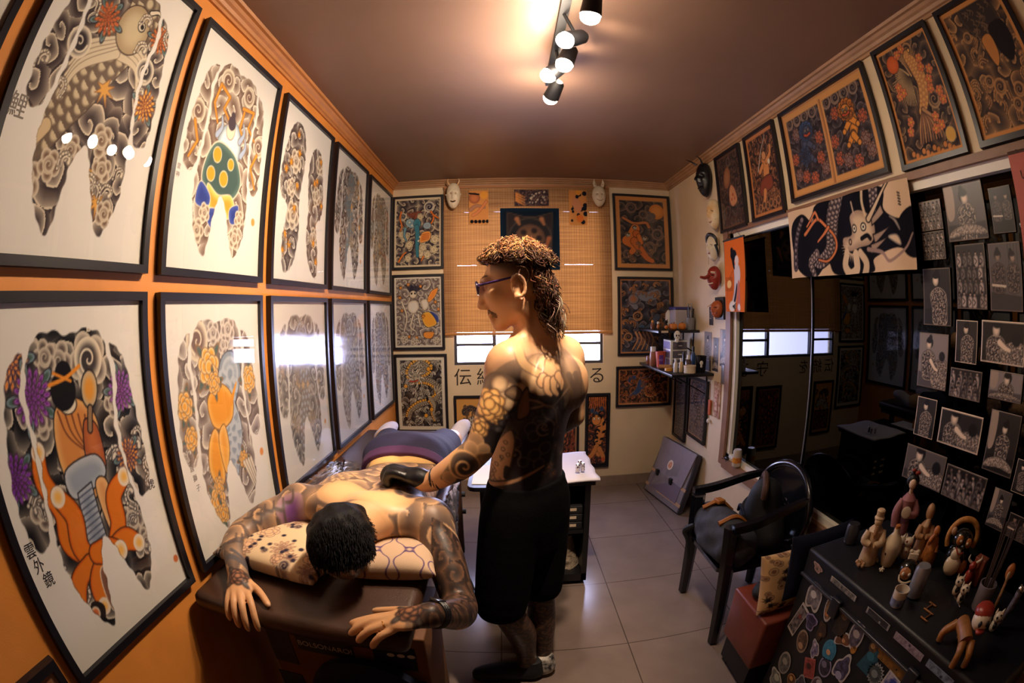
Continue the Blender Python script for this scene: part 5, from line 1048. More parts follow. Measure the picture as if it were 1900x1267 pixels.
# gloved hands
m_glove = mat('black_nitrile', '#101016', .38, noise=.2, bump=.25, bscale=120)
g = Field((.50, 1.86, .96), (.72, 2.06, 1.10), .0028)
g.cap((.700, 1.932, 1.022), (.665, 1.945, 1.030), .031, .032, .02); g.ell((.635, 1.955, 1.036), (.050, .043, .024), ax((-1, .22, .1)), .025)
for (y, P) in enumerate(([(.61, 1.925, 1.046), (.572, 1.930, 1.050), (.556, 1.934, 1.022), (.562, 1.938, 1.004)], [(.602, 1.948, 1.050), (.562, 1.955, 1.055), (.543, 1.960, 1.028), (.548, 1.962, 1.008)], [(.602, 1.970, 1.048), (.566, 1.980, 1.050), (.549, 1.984, 1.026), (.555, 1.985, 1.008)], [(.612, 1.990, 1.040), (.582, 2.000, 1.040), (.570, 2.003, 1.022), (.572, 2.003, 1.008)])): finger(g, [A3(*q) for q in P], .0115, .0095)
finger(g, [A3(.655, 1.975, 1.03), A3(.628, 2.002, 1.020), A3(.602, 2.012, 1.010)], .013, .010); body('glove', g, m_glove, man, smooth=2)
g = Field((.84, 2.28, .98), (1.02, 2.50, 1.12), .004); g.cap((.985, 2.38, 1.055), (.93, 2.40, 1.045), .030, .034, .02); g.ell((.905, 2.405, 1.04), (.045, .028, .04), None, .02)
for q in range(4): finger(g, [A3(.885, 2.385+.012*q, 1.06-.012*q), A3(.865, 2.37+.012*q, 1.05-.012*q), A3(.875, 2.362+.012*q, 1.03-.012*q)], .011, .009)
finger(g, [A3(.92, 2.375, 1.06), A3(.90, 2.35, 1.062), A3(.88, 2.345, 1.055)], .012, .009); body('glove', g, m_glove, man)
wd_ = A3(-.92, .20, -.12); wd_ /= np.linalg.norm(wd_); wc = A3(.722, 1.926, 1.037)
Q = ax(wd_); mb = MB(); ring = [wc+.0305*(Q[1]*math.cos(t)+Q[2]*math.sin(t)) for t in np.linspace(0, 2*PI, 25)]
for dx in (-.009, 0, .009): mb.tube([p+wd_*dx for p in ring], .0055, 8, cap=False)
wb_ = mb.build('wristband', m_glove, man); MB().ell(wc+.033*(Q[1]*-.5+Q[2]*.85), (.013, .010, .005), Matrix([list(r) for r in ax(wd_)]).transposed()).build('dial', mat('dial_cream', '#d8c4a4', .4), wb_)
# shoes
m_shoe = mat('black_canvas', '#111116', .7, noise=.2); m_shoep = mat('patterned_canvas', '#1a1a20', .6, color2='#d8d2c8', scale=34)
for P, r, m_, nm in (([(1.035, 2.052, .045), (.95, 2.052, .040), (.87, 2.045, .034), (.805, 2.04, .030)], [.048, .046, .044, .030], m_shoe, 0), ([(1.083, 2.075, .048), (1.055, 2.15, .042), (1.02, 2.23, .036), (.995, 2.285, .030)], [.048, .046, .042, .028], m_shoep, 1)):
    P = [A3(*q) for q in P]; g = Field(np.min(P, 0)-.08, np.max(P, 0)+A3(.08, .08, .12), .004); g.chain(P, r, .03, 4); g.cap(P[0]+A3(0, 0, .01), P[0]+A3(0, 0, .06), .046, .042, .03)
    zz = (g.lo[2]+g.h*np.arange(g.n[2]))[None, None, :]; g.g = np.maximum(np.maximum(g.g, .012-zz), zz-.115).astype(np.float32); sh_ = body('shoe', g, m_, man)
    g = Field(np.min(P, 0)-.08, np.max(P, 0)+.08, .004); g.chain(P, [q+.004 for q in r], .03, 4); g.g = np.maximum(np.maximum(g.g, .001-(g.lo[2]+g.h*np.arange(g.n[2]))[None, None, :]), (g.lo[2]+g.h*np.arange(g.n[2]))[None, None, :]-.020).astype(np.float32); body('sole', g, m_white if nm else m_shoe, sh_)
# hair: curly mullet, short sides
m_hair = vmat('curly_hair', .75, .2)
def curls(name, parent, roots, seed, cols, r=.0042, n=6):
    R = random.Random(seed); mb = MB()
    for (p, d, L, amp, cc) in roots:
        p, d = np.array(p, float), np.array(d, float); d = d/np.linalg.norm(d); B = ax(d+1e-3); ph = R.uniform(0, 6.3); tw = R.choice((-1, 1))*R.uniform(5, 8); P = []
        for t in np.linspace(0, 1, 11): P.append(p+d*L*t+A3(0, 0, -.35*L*t*t)+amp*min(1, t*3)*(B[1]*math.cos(ph+tw*t)+B[2]*math.sin(ph+tw*t)))
        mb.color('#%02x%02x%02x' % tuple(int(max(0, min(255, q*R.uniform(.88, 1.1)))) for q in cc)); mb.tube(P, [r*R.uniform(.8, 1.3)*(1-.6*t) for t in np.linspace(0, 1, 11)], 5)
    return mb.build(name, m_hair, parent, smooth='all', fix=False)
R = random.Random(21); roots = []; hc = A3(.985, 2.075, 1.668)
for k in range(5200):
    th = R.uniform(0, 2*PI); u = R.uniform(-.75, 1); q = A3(math.cos(th)*math.sqrt(1-u*u), math.sin(th)*math.sqrt(1-u*u), u); p = hc+q*A3(.098, .077, .092)
    e = (p-hc); hz = e[2]-(.020-.40*e[0])
    if hz < 0 and not (e[0] > .050 and e[2] > -.085): continue
    if e[0] < -.080 and e[2] < .05: continue
    if abs(e[1]) > .045 and e[0] < .050 and e[2] < .022: continue
    top = u > .25; front = q[0] < -.35
    d = A3(-.75 if front else (.75 if q[0] > .25 else -.05), q[1]*.8, (.05 if q[0] > .35 and u < .85 else .55)+.2*u) if top else A3(.35, q[1]*.6, -.75)
    bl_ = R.random() < (.75 if u > .55 else .12)
    roots.append((p-q*.006, d, R.uniform(.036, .062) if top else R.uniform(.04, .075), R.uniform(.009, .016), (158, 114, 74) if bl_ else (62, 40, 29) if R.random() < .8 else (96, 66, 46)))
for k in range(420): roots.append((A3(1.052, 2.075, 1.605)+A3(R.uniform(-.025, .03), R.uniform(-.058, .058), R.uniform(-.05, .04)), A3(R.uniform(0, .5), R.uniform(-.3, .3), -1), R.uniform(.05, .10), .015, (70, 48, 40) if k % 3 else (134, 118, 110)))
hh = tilt(curls('hair', man, roots, 5, None, .0023))
g = Field((.86, 1.97, 1.50), (1.12, 2.18, 1.80), .005); g.ell((.987, 2.075, 1.672), (.103, .081, .096), ax((-.97, .08, -.22)), .02); g.cap((1.035, 2.075, 1.66), (1.045, 2.08, 1.585), .056, .040, .03)
X_, Y_, Z_ = g.lo[0]+g.h*np.arange(g.n[0])[:, None, None], g.lo[1]+g.h*np.arange(g.n[1])[None, :, None], g.lo[2]+g.h*np.arange(g.n[2])[None, None, :]
cut = np.maximum((Z_-1.668-.020+.40*(X_-.985))*.9, np.minimum(X_-1.026, Z_-1.56))+0*Y_; cut = np.minimum(cut, X_-.898+0*Y_+0*Z_)
g.g = np.maximum(g.g, -cut).astype(np.float32); tilt(body('hair_mass', g, mat('hair_under', '#2e1c13', .9, noise=.4, scale=60, bump=.8, bscale=190, spec=.08), hh))
roots = [(A3(.8735+27*q*q, 2.073+q, 1.568-abs(q)*.52), A3(-.10+abs(q)*10, q*12, -.9), R.uniform(.010, .016), .002, (158, 126, 100)) for q in [R.uniform(-.030, .030) for k in range(150)]]; tilt(curls('moustache', man, roots, 8, None, .0016))
# glasses
m_spec = mat('violet_acetate', '#3c2a66', .25, coat=.5); gl = MB()
for s_ in (-1, 1):
    Q = [A3(.852+.10*abs(t1)*0+.004*abs(.031), 2.073+s_*(.031)+.024*math.cos(t), 1.640+.019*math.sin(t)-.0) for t in np.linspace(0, 2*PI, 21) for t1 in (0,)]; gl.tube(Q, .0040, 6, cap=False)
    gl.tube([A3(.853, 2.073+s_*.055, 1.645), A3(.872, 2.073+s_*.072, 1.646), A3(.965, 2.075+s_*.079, 1.652), A3(.985, 2.075+s_*.082, 1.640)], [.0042, .0042, .0034, .0026], 6)
gl.tube([A3(.852, 2.066, 1.645), A3(.849, 2.073, 1.650), A3(.852, 2.080, 1.645)], .0026, 6); gg = tilt(gl.build('glasses', m_spec, man))
ln = MB()
for s_ in (-1, 1): ln.prism([(.0235*math.cos(t), .0185*math.sin(t)) for t in np.linspace(0, 2*PI, 20, endpoint=False)], (.851, 2.073+s_*.031, 1.640), (0, 1, 0), (0, 0, 1), (1, 0, 0), .0012)
tilt(ln.build('lens', glassmat('lens_glass', '#c9c4e6', 1.5), gg))

# ---------------- client lying face down, head towards the camera
cl = thing('person', (.48, 2.30, .80), 'dark-haired tattooed client lying face down on the massage table with arms hanging over its end', 'person')
f = Field((-.005, 1.34, .60), (.90, 3.50, 1.10), .0042); X1, Z1 = A3(1, 0, 0), A3(0, 0, 1)
c_ = lambda y, x, z: A3(x, y, z)
f.loft(1, [(1.83, c_(1.83, .515, .915), .085, .06), (1.89, c_(1.89, .492, .905), .165, .085), (1.98, c_(1.98, .480, .902), .200, .098), (2.10, c_(2.10, .492, .900), .188, .098), (2.26, c_(2.26, .522, .888), .158, .088), (2.38, c_(2.38, .512, .895), .168, .095), (2.50, c_(2.50, .495, .905), .182, .112), (2.60, c_(2.60, .492, .895), .178, .105), (2.68, c_(2.68, .492, .88), .15, .08)], X1, Z1, .03)
cR, cL = A3(.225, 1.925, .905), A3(.700, 1.870, .905); cn = A3(.510, 1.80, .935)
for S, tw in ((cR, 1), (cL, -1)): f.ell(S, (.068, .070, .066), None, .05); f.cap(cn, S+A3(0, .01, .02), .052, .045, .06); f.ell(A3(.48, 1.99, .965)+A3(-.105*tw, 0, 0), (.070, .090, .036), None, .05)
f.cap((.500, 1.90, 1.012), (.498, 2.16, 1.010), .012, .012, .03, True); f.cap((.498, 2.16, 1.010), (.518, 2.42, 1.000), .012, .014, .03, True)
f.cap(A3(.512, 1.85, .94), A3(.502, 1.70, .945), .062, .058, .04)
HC = A3(.490, 1.605, .945); CM = ax((0, -1, .15)); f.ell(HC, (.100, .078, .092), CM, .04); f.ell(HC+A3(0, .03, -.05), (.075, .062, .07), CM, .03)
for s_ in (-1, 1): f.ell(HC+A3(.080*s_, .025, -.02), (.007, .020, .032), None, .008); f.ell(HC+A3(.086*s_, .022, -.02), (.006, .011, .018), None, .006, True)
for P, r in (([A3(.40, 2.60, .885), A3(.345, 2.84, .862), A3(.285, 2.98, .862), A3(.238, 3.08, .850)], [.088, .062, .058, .036]), ([A3(.585, 2.60, .885), A3(.615, 2.84, .862), A3(.640, 2.98, .862), A3(.655, 3.08, .850)], [.088, .062, .058, .036])): f.chain(P, r, .03, 5)
f.chain([A3(.238, 3.08, .850), A3(.250, 3.18, .868), A3(.265, 3.26, .872)], [.036, .034, .020], .02); f.chain([A3(.655, 3.08, .850), A3(.685, 3.16, .885), A3(.705, 3.22, .895)], [.036, .034, .020], .02)
# right arm along the left edge of the table, hand draped over the end
f.chain([cR, A3(.145, 1.82, .892), A3(.085, 1.715, .868)], [.062, .055, .045], .035, 5); f.chain([A3(.085, 1.715, .868), A3(.095, 1.635, .856), A3(.130, 1.565, .840), A3(.155, 1.525, .832)], [.045, .047, .034, .029], .02, 4)
f.ell((.192, 1.470, .826), (.055, .044, .018), ax((.55, -.83, -.08)), .03); f.cap((.155, 1.525, .832), (.188, 1.478, .828), .027, .026, .02)
for P, r in (([(.225, 1.452, .824), (.256, 1.412, .812), (.270, 1.386, .780), (.271, 1.382, .742)], .0105), ([(.207, 1.440, .826), (.232, 1.396, .814), (.240, 1.374, .778), (.239, 1.373, .738)], .0108), ([(.188, 1.436, .825), (.205, 1.392, .812), (.210, 1.372, .778), (.208, 1.372, .742)], .0102), ([(.168, 1.446, .822), (.177, 1.405, .812), (.180, 1.380, .784), (.179, 1.376, .756)], .009), ([(.185, 1.505, .830), (.245, 1.478, .824), (.280, 1.452, .816), (.304, 1.428, .811)], .0115)): finger(f, [A3(*q) for q in P], r*.96, r*.74, .007)
# left arm off the side, forearm folded back onto the end of the table
f.chain([cL, A3(.752, 1.775, .830), A3(.800, 1.660, .722)], [.062, .056, .046], .035, 5); f.chain([A3(.800, 1.660, .722), A3(.800, 1.590, .748), A3(.775, 1.505, .806), A3(.752, 1.452, .842)], [.046, .048, .036, .029], .02, 4)
f.ell((.695, 1.432, .838), (.056, .046, .019), ax((-.93, -.30, -.10)), .03); f.cap((.752, 1.452, .842), (.712, 1.438, .840), .027, .026, .02)
for P, r in (([(.668, 1.448, .836), (.622, 1.436, .832), (.585, 1.424, .824), (.556, 1.414, .816)], .0105), ([(.655, 1.430, .838), (.608, 1.412, .832), (.576, 1.398, .816), (.556, 1.390, .796)], .0108), ([(.658, 1.412, .834), (.618, 1.392, .824), (.592, 1.382, .804), (.576, 1.378, .784)], .0102), ([(.672, 1.396, .828), (.640, 1.378, .814), (.622, 1.372, .794), (.612, 1.371, .776)], .009), ([(.722, 1.462, .842), (.672, 1.476, .832), (.632, 1.482, .822), (.600, 1.482, .816)], .0115)): finger(f, [A3(*q) for q in P], r*.96, r*.74, .007)
cp = Pic(2.40, 300, (224, 178, 130)); Q_ = lambda x, y: (x/.9, (y-1.34)/.9)     # drawn over the bed plan, head end first
cp.field(207, 110, (104, 86, 78), (212, 170, 128), 1.1, box=(0, 0, 1, 1.36))
cp.poly([Q_(x, y) for x, y in ((.33, 1.86), (.45, 1.80), (.58, 1.78), (.66, 1.86), (.60, 1.93), (.53, 1.90), (.42, 1.95), (.34, 1.93))], (228, 182, 132), (206, 164, 120), .04)
cp.mum(*Q_(.34, 2.03), .10, (214, 178, 130), (190, 154, 116), (120, 96, 78), 14, None); cp.disc(*Q_(.34, 2.03), .02, (150, 120, 90))
for P in ([(.38, 2.30), (.48, 2.26), (.60, 2.28), (.66, 2.36), (.52, 2.36), (.42, 2.40)], [(.40, 2.40), (.54, 2.37), (.66, 2.42), (.5, 2.46)]): cp.poly([Q_(*q) for q in P], (226, 184, 118), (210, 168, 110), line=(104, 84, 72))
for x, y, r in ((.63, 1.93, .05), (.68, 1.96, .04), (.60, 1.98, .035)): cp.cloud(*Q_(x, y), r, (48, 40, 42), (120, 96, 82))
cp.poly([Q_(x, y) for x, y in ((.20, 1.78), (.28, 1.80), (.26, 1.88), (.19, 1.86))], (104, 62, 120), (160, 128, 132), .05)
for k in range(16): q = random.Random(k); x, y = q.uniform(.06, .22), q.uniform(1.56, 1.86); cp.stroke([Q_(x, y), Q_(x+.02, y+.015), Q_(x+.01, y+.05)], .006, (84, 70, 66), .003)
cp.field(211, 40, (40, 32, 32), (128, 92, 68), 1.2, box=(Q_(.72, 0)[0], 0, 1, .52))
for P in ([(.235, 1.45), (.30, 1.33)], [(.66, 1.45), (.5, 1.42)], [(.66, 1.40), (.5, 1.37)], [(.20, 1.42), (.2, 1.34)], [(.25, 1.48), (.32, 1.42)]): cp.stroke([Q_(*q) for q in P], .045, (222, 170, 124), .06, n=1)
for x, y, r in ((.188, 1.478, .034), (.705, 1.436, .036)): cp.peony(*Q_(x, y), r, (176, 122, 88), (120, 80, 62), (46, 34, 36), (92, 84, 76))
cp.stroke([Q_(.12, 1.545), Q_(.19, 1.545)], .012, (90, 86, 92)); cp.stroke([Q_(.12, 1.57), Q_(.19, 1.565)], .007, (90, 86, 92)); cp.stroke([Q_(.42, 1.70), Q_(.6, 1.70)], .09, (222, 172, 126), n=1)
def cl_col(Vx):
    x, y, z = Vx.T; c = sample(cp, x/.9, (y-1.34)/.9); low = (z < .735) & (y < 1.55); c = np.where(low[:, None], rgb((222, 170, 124)), c)
    for p in ((.304, 1.428, .813), (.600, 1.482, .818)):
        w = (1-sst(.5, 1.0, np.linalg.norm((Vx-np.array(p))/np.array((.010, .010, .008)), axis=1)))[:, None]*.6; c = c*(1-w)+rgb((240, 206, 180))*w
    return c
body('body', f, m_skin, cl, cl_col)
m_jer = mat('navy_jersey', '#231f42', .8, noise=.25, scale=12, bump=.25, bscale=70); m_band = mat('plum_waistband', '#4a2550', .8, bump=.2, bscale=200)
g = Field((.22, 2.30, .76), (.80, 3.04, 1.08), .006)
g.loft(1, [(2.36, c_(2.36, .512, .893), .178, .104), (2.42, c_(2.42, .507, .900), .184, .112), (2.50, c_(2.50, .495, .906), .198, .126), (2.60, c_(2.60, .492, .896), .196, .120), (2.70, c_(2.70, .492, .885), .180, .098)], X1, Z1, .02)
for P in ([A3(.395, 2.60, .885), A3(.325, 2.92, .862)], [A3(.59, 2.60, .885), A3(.622, 2.92, .862)]): g.cap(P[0], P[1], .105, .085, .03)
yy = (g.lo[1]+g.h*np.arange(g.n[1]))[None, :, None]; zz = (g.lo[2]+g.h*np.arange(g.n[2]))[None, None, :]; g.g = np.maximum(np.maximum(g.g, 2.375-yy-.25*(zz-.9)), yy-2.93).astype(np.float32); g.g = np.maximum(g.g, .803-zz).astype(np.float32); shc = body('shorts', g, m_jer, cl)
g = Field((.26, 2.26, .78), (.76, 2.52, 1.06), .005); g.loft(1, [(2.33, c_(2.33, .514, .892), .178, .106), (2.38, c_(2.38, .510, .896), .184, .112), (2.45, c_(2.45, .503, .903), .193, .122)], X1, Z1, .01)
yy = (g.lo[1]+g.h*np.arange(g.n[1]))[None, :, None]; zz = (g.lo[2]+g.h*np.arange(g.n[2]))[None, None, :]; g.g = np.maximum(np.maximum(np.maximum(g.g, 2.355-yy-.25*(zz-.9)), yy-2.42+.25*(zz-.9)), .803-zz).astype(np.float32); body('waistband', g, m_band, shc)
m_sock = mat('white_sock', '#cfcbe0', .9, noise=.08, bump=.4, bscale=260)
for P, r in (([A3(.262, 3.03, .856), A3(.238, 3.08, .850), A3(.250, 3.18, .868), A3(.266, 3.265, .873)], [.048, .042, .040, .027]), ([A3(.648, 3.02, .856), A3(.655, 3.08, .850), A3(.685, 3.16, .885), A3(.706, 3.225, .896)], [.048, .042, .040, .027])): g = Field(np.min(P, 0)-.09, np.max(P, 0)+.09, .005); g.chain(P, r, .02, 4); body('sock', g, m_sock, cl)
g = Field(HC-.17, HC+.19, .0045); g.ell(HC+A3(0, .004, .008), (.112, .093, .101), CM, .02); g.cap(HC+A3(0, .06, .03), HC+A3(.012, .115, .035), .072, .046, .04)
yy = (g.lo[1]+g.h*np.arange(g.n[1]))[None, :, None]; zz = (g.lo[2]+g.h*np.arange(g.n[2]))[None, None, :]; xx = (g.lo[0]+g.h*np.arange(g.n[0]))[:, None, None]
g.g = (g.g+.004*np.sin(xx*90)*np.sin(yy*70+zz*60)).astype(np.float32); g.g = np.maximum(g.g, -(zz-(HC[2]-.055)+.25*(yy-HC[1]))).astype(np.float32); hb = body('hair', g, mat('black_hair', '#0b0a0e', .6, bump=.5, bscale=260, noise=.3, scale=50, spec=.2, stretch=(1, .3, 1)), cl)
R = random.Random(31); roots = []
for k in range(3200):
    th = R.uniform(0, 2*PI); u = R.uniform(-.2, 1); q = A3(math.cos(th)*math.sqrt(1-u*u), math.sin(th)*math.sqrt(1-u*u), u); p = HC+A3(0, .004, .008)+q*A3(.090, .108, .098); t_ = A3(.3-q[0]*.2, -.6 if q[1] < .5 else .6, -.1)
    roots.append((p, t_+q*.18, R.uniform(.020, .034), .0012, (17, 14, 18)))
MATS['curly_hair_dark'] = m_hair; o_ = curls('hair_tuft', hb, roots, 9, None, .0015)
m_ring = mat('gold_ring', '#d8a860', .25, metal=1.); p0 = A3(.645, 1.4045, .830); qd = ax((-.80, -.40, -.26)); MB().tube([p0+.0118*(qd[1]*math.cos(t)+qd[2]*math.sin(t)) for t in np.linspace(0, 2*PI, 17)], .0022, 6, cap=False).build('ring', m_ring, cl)
wd2 = A3(-.45, -.65, .45); wd2 /= np.linalg.norm(wd2); q2 = ax(wd2); w0 = A3(.763, 1.474, .829); mb = MB()
for dx in (-.008, 0, .008): mb.tube([w0+wd2*dx+.0365*(q2[1]*math.cos(t)+q2[2]*math.sin(t)) for t in np.linspace(0, 2*PI, 25)], .0045, 8, cap=False)
wt = mb.build('wristwatch', m_glove, cl); MB().box(w0+.040*(q2[2]*.95-q2[1]*.2), (.034, .030, .009), Matrix([list(r) for r in q2]).transposed(), .003).build('case', mat('watch_black', '#08080c', .2, coat=.6), wt)
# ------------------------------------------------------------------ ceiling spotlights
track = thing('track_light', (1.16, 2.12, H), 'black ceiling track carrying five lit white spotlights', 'ceiling light')
MB().box((1.165, 2.12, H-.012), (.035, .95, .024)).build('rail', m_blackm, track, smooth=False)
aim = [(1.222, 1.773, (1.04, 2.10, 1.45)), (1.163, 1.946, (0, 1.35, 1.70)), (1.179, 2.136, (.60, 2.02, 1.0)), (1.128, 2.237, (0, 2.25, 1.55)), (1.157, 2.465, (.55, 4.3, 1.5))]
for i, (x, y, t) in enumerate(aim):
    p = V(x, y, 2.50); d = (V(t)-p).normalized()
    h = MB().tube([p-d*.10, p-d*.085, p-d*.03, p-d*.004], [.02, .03, .034, .036], 20, cap=False).tube([V(1.165, y, H-.024), p-d*.06], .007, 8).build('spot_head', m_blackm, track)
    Mx = d.to_track_quat('Z', 'Y').to_matrix()
    MB().ell(p+d*.004, (.033, .033, .030), Mx).build('bulb', emitmat('bulb_glow', '#ffe8cc', 340), h)
    l = bpy.data.lights.new('spot', 'SPOT'); l.energy = (135, 62, 40, 60, 100)[i]; l.color = lin('#ffe0c0'); l.spot_size = (1.15, 1.7, 1.5, 1.6, 1.6)[i]; l.spot_blend = 1.0; l.shadow_soft_size = .03
    lo = bpy.data.objects.new('spot', l); COL.objects.link(lo); lo.location = p+d*.04; lo.rotation_euler = d.to_track_quat('-Z', 'Y').to_euler()
# ------------------------------------------------------------------ massage table and what lies on it
m_vinyl = mat('brown_vinyl', '#3f281c', .40, noise=.15, scale=8, bump=.12, bscale=140); m_wood = mat('dark_wood', '#4a3022', .5, noise=.3, scale=6, stretch=(12, 12, 1)); m_bwood = mat('black_wood', '#121015', .5)
tb = thing('massage_table', (.37, 2.4, 0), 'brown vinyl massage table with wooden legs carrying the lying client', 'massage table')
MB().box((.365, 2.43, .766), (.67, 2.08, .066), bev=.028).build('cushion_top', m_vinyl, tb)
MB().box((.365, 2.50, .716), (.62, 1.88, .036)).build('under_frame', m_bwood, tb, smooth=False)
for x in (.09, .64):
    for y in (1.86, 3.30):
        lg = MB().box((x, y, .350), (.035, .045, .70)).build('leg', m_wood, tb, smooth=False)
        for z in (.30, .42): MB().cyl((x+.018, y, z), (x+.04, y, z), .016).build('knob', m_blackm, lg)
def pillow(name, c, w, d, t, yaw, pic, label, group=None, pitch=0., roll=0., m=None, power=4):
    nx, ny = pic.nx, pic.ny; u, v = np.meshgrid(np.linspace(-1, 1, nx), np.linspace(1, -1, ny)); e = np.clip((1-np.abs(u)**power)*(1-np.abs(v)**power), 0, 1)**.5
    k = 1-.06*(1-np.abs(u)**2)*np.abs(v)**6-.0; k2 = 1-.06*(1-np.abs(v)**2)*np.abs(u)**6
    M = Euler((pitch, roll, yaw)).to_matrix(); M = np.array([list(r) for r in M])
    top = np.stack([u*w/2*k2, v*d/2*k, e*t*.5+.004], -1); bot = np.stack([u*w/2*k2, v*d/2*k, -e*t*.5-.004], -1)
    P = (np.concatenate([top.reshape(-1, 3), bot.reshape(-1, 3)]) @ M.T)+np.array(c); n = nx*ny; i = np.arange(n).reshape(ny, nx)
    q = np.stack([i[1:, :-1], i[1:, 1:], i[:-1, 1:], i[:-1, :-1]], -1).reshape(-1, 4); fs = [tuple(a) for a in q]+[tuple(a[::-1]+n) for a in q]
    b = [*i[0, :], *i[1:, -1], *i[-1, -2::-1], *i[-2:0:-1, 0]]; fs += [(b[j], b[(j+1) % len(b)], b[(j+1) % len(b)]+n, b[j]+n) for j in range(len(b))]
    me = bpy.data.meshes.new(name); base = np.array([c[0], c[1], P[:, 2].min()]); me.from_pydata((P-base).tolist(), [], fs); me.polygons.foreach_set('use_smooth', [True]*len(fs)); ink(me, np.concatenate([pic.im.reshape(-1, 3)]*2)); me.materials.append(m or m_cloth)
    return tag(link(name, me, None, base), label, 'pillow', group)
pillow('pillow', (.240, 1.735, .842), .39, .36, .078, -.12, ART['cushion_floral'](), 'cream floral pillow under the client\'s face by the orange wall')
pillow('pillow', (.592, 1.765, .843), .27, .27, .078, .12, ART['cushion_quatrefoil'](), 'pillow with purple lattice pattern beside the client\'s head')
def crinkle(name, fn, nu, nv, seed, amp, m, label, cat, base):
    R = np.random.RandomState(seed); P = np.array([fn(i/nu, j/nv) for j in range(nv+1) for i in range(nu+1)], float); P += R.uniform(-amp, amp, P.shape)
    mb = MB(); fs = [(j*(nu+1)+i, j*(nu+1)+i+1, (j+1)*(nu+1)+i+1, (j+1)*(nu+1)+i) for j in range(nv) for i in range(nu)]; mb.add(P, fs); o = mb.build(name, m, None, smooth='all', at=base, fix=False); return tag(o, label, cat)
m_film = glassmat('plastic_film', '#e6e4f4', 1.7, .16, boost=4.0); m_foil = mat('crinkled_foil', '#dcd8e8', .24, metal=.75)
crinkle('plastic_film', lambda u, v: (.035+.30*u, 1.96+.78*v, .806+.010*math.sin(u*9+v*5)+.02*max(0, .25-u)), 26, 40, 3, .004, m_film, 'clear crinkled plastic film over the table beside the orange wall', 'plastic film', (.18, 2.35, .80))
crinkle('foil_sheet', lambda u, v: (.708+.012*math.sin(v*8+u*3), 1.98+.62*v, .800-.23*u), 14, 36, 5, .007, m_foil, 'shiny crinkled foil hanging over the table edge beside the tattooist', 'foil', (.71, 2.3, .56))
# sticker-covered box and dark stool under the head end
m_tanbox = mat('tan_card', '#6b421f', .7, noise=.2, scale=9)
sb = thing('storage_box', (.45, 1.66, 0), 'tan box covered with posters and stickers under the head end of the massage table', 'box')
MB().box((.45, 1.67, .345), (.52, .30, .69), bev=.006).build('body', m_tanbox, sb)
for (x, z, w, h, c) in ((.395, .612, .19, .088, '#17171f'), (.615, .600, .125, .10, '#16161c'), (.235, .560, .085, .15, '#2a1f22'), (.655, .44, .08, .12, '#1b1a22'), (.225, .36, .09, .14, '#20212e')):
    MB().box((x, 1.5185, z), (w, .002, h)).build('sticker', mat('sticker_'+c[1:], c, .5), sb, smooth=False)
text_mesh('BOLSONARO!', .029, (.395, 1.517, .600), (1, 0, 0), (0, 0, 1), 'lettering', mat('letter_grey', '#b9b4b4', .6), sb); text_mesh('● ● ●', .026, (.395, 1.517, .640), (1, 0, 0), (0, 0, 1), 'lettering', mat('letter_red', '#8a3028', .6), sb)
for k in range(3): MB().prism([(.012*math.cos(t)-.03+.03*k, .008*math.sin(t)) for t in np.linspace(0, 2*PI, 12, endpoint=False)], (.635, 1.517, .615), (1, 0, 0), (0, 0, 1), (0, -1, 0), .0006).build('sticker_motif', mat('letter_grey', '#b9b4b4', .6), sb, smooth=False)
st = thing('desk_chair', (.52, 1.25, 0), 'dark navy chair with rounded backrest tucked against the sticker box', 'chair')
m_navy = mat('navy_vinyl', '#121a30', .5, bump=.1)
MB().prism([(.195*math.cos(t)*(1-.10*max(0, -math.sin(t))), .20*math.sin(t)+(.06 if math.sin(t) < 0 else 0)) for t in np.linspace(0, 2*PI, 32, endpoint=False)], (.52, 1.498, .400), (1, 0, 0), (0, 0, 1), (0, -1, 0), .03).build('backrest', m_navy, st, smooth=False)
MB().box((.52, 1.26, .40), (.40, .40, .05), bev=.02).build('seat', m_navy, st)
for x in (.36, .68):
    for y in (1.10, 1.44): MB().cyl((x, y, 0), (x, y, .38), .014).build('leg', m_blackm, st)
st2 = thing('wooden_stool', (.955, 1.66, 0), 'low pale wooden stool just in front of the tattooist\'s feet', 'stool')
MB().box((.95, 1.60, .285), (.22, .20, .03), bev=.006).build('seat', mat('pale_wood', '#9a6a52', .5, noise=.2, scale=5, stretch=(1, 14, 1)), st2)
for x in (.86, 1.04):
    for y in (1.52, 1.68): MB().box((x, y, .135), (.03, .03, .27)).build('leg', m_wood, st2, smooth=False)
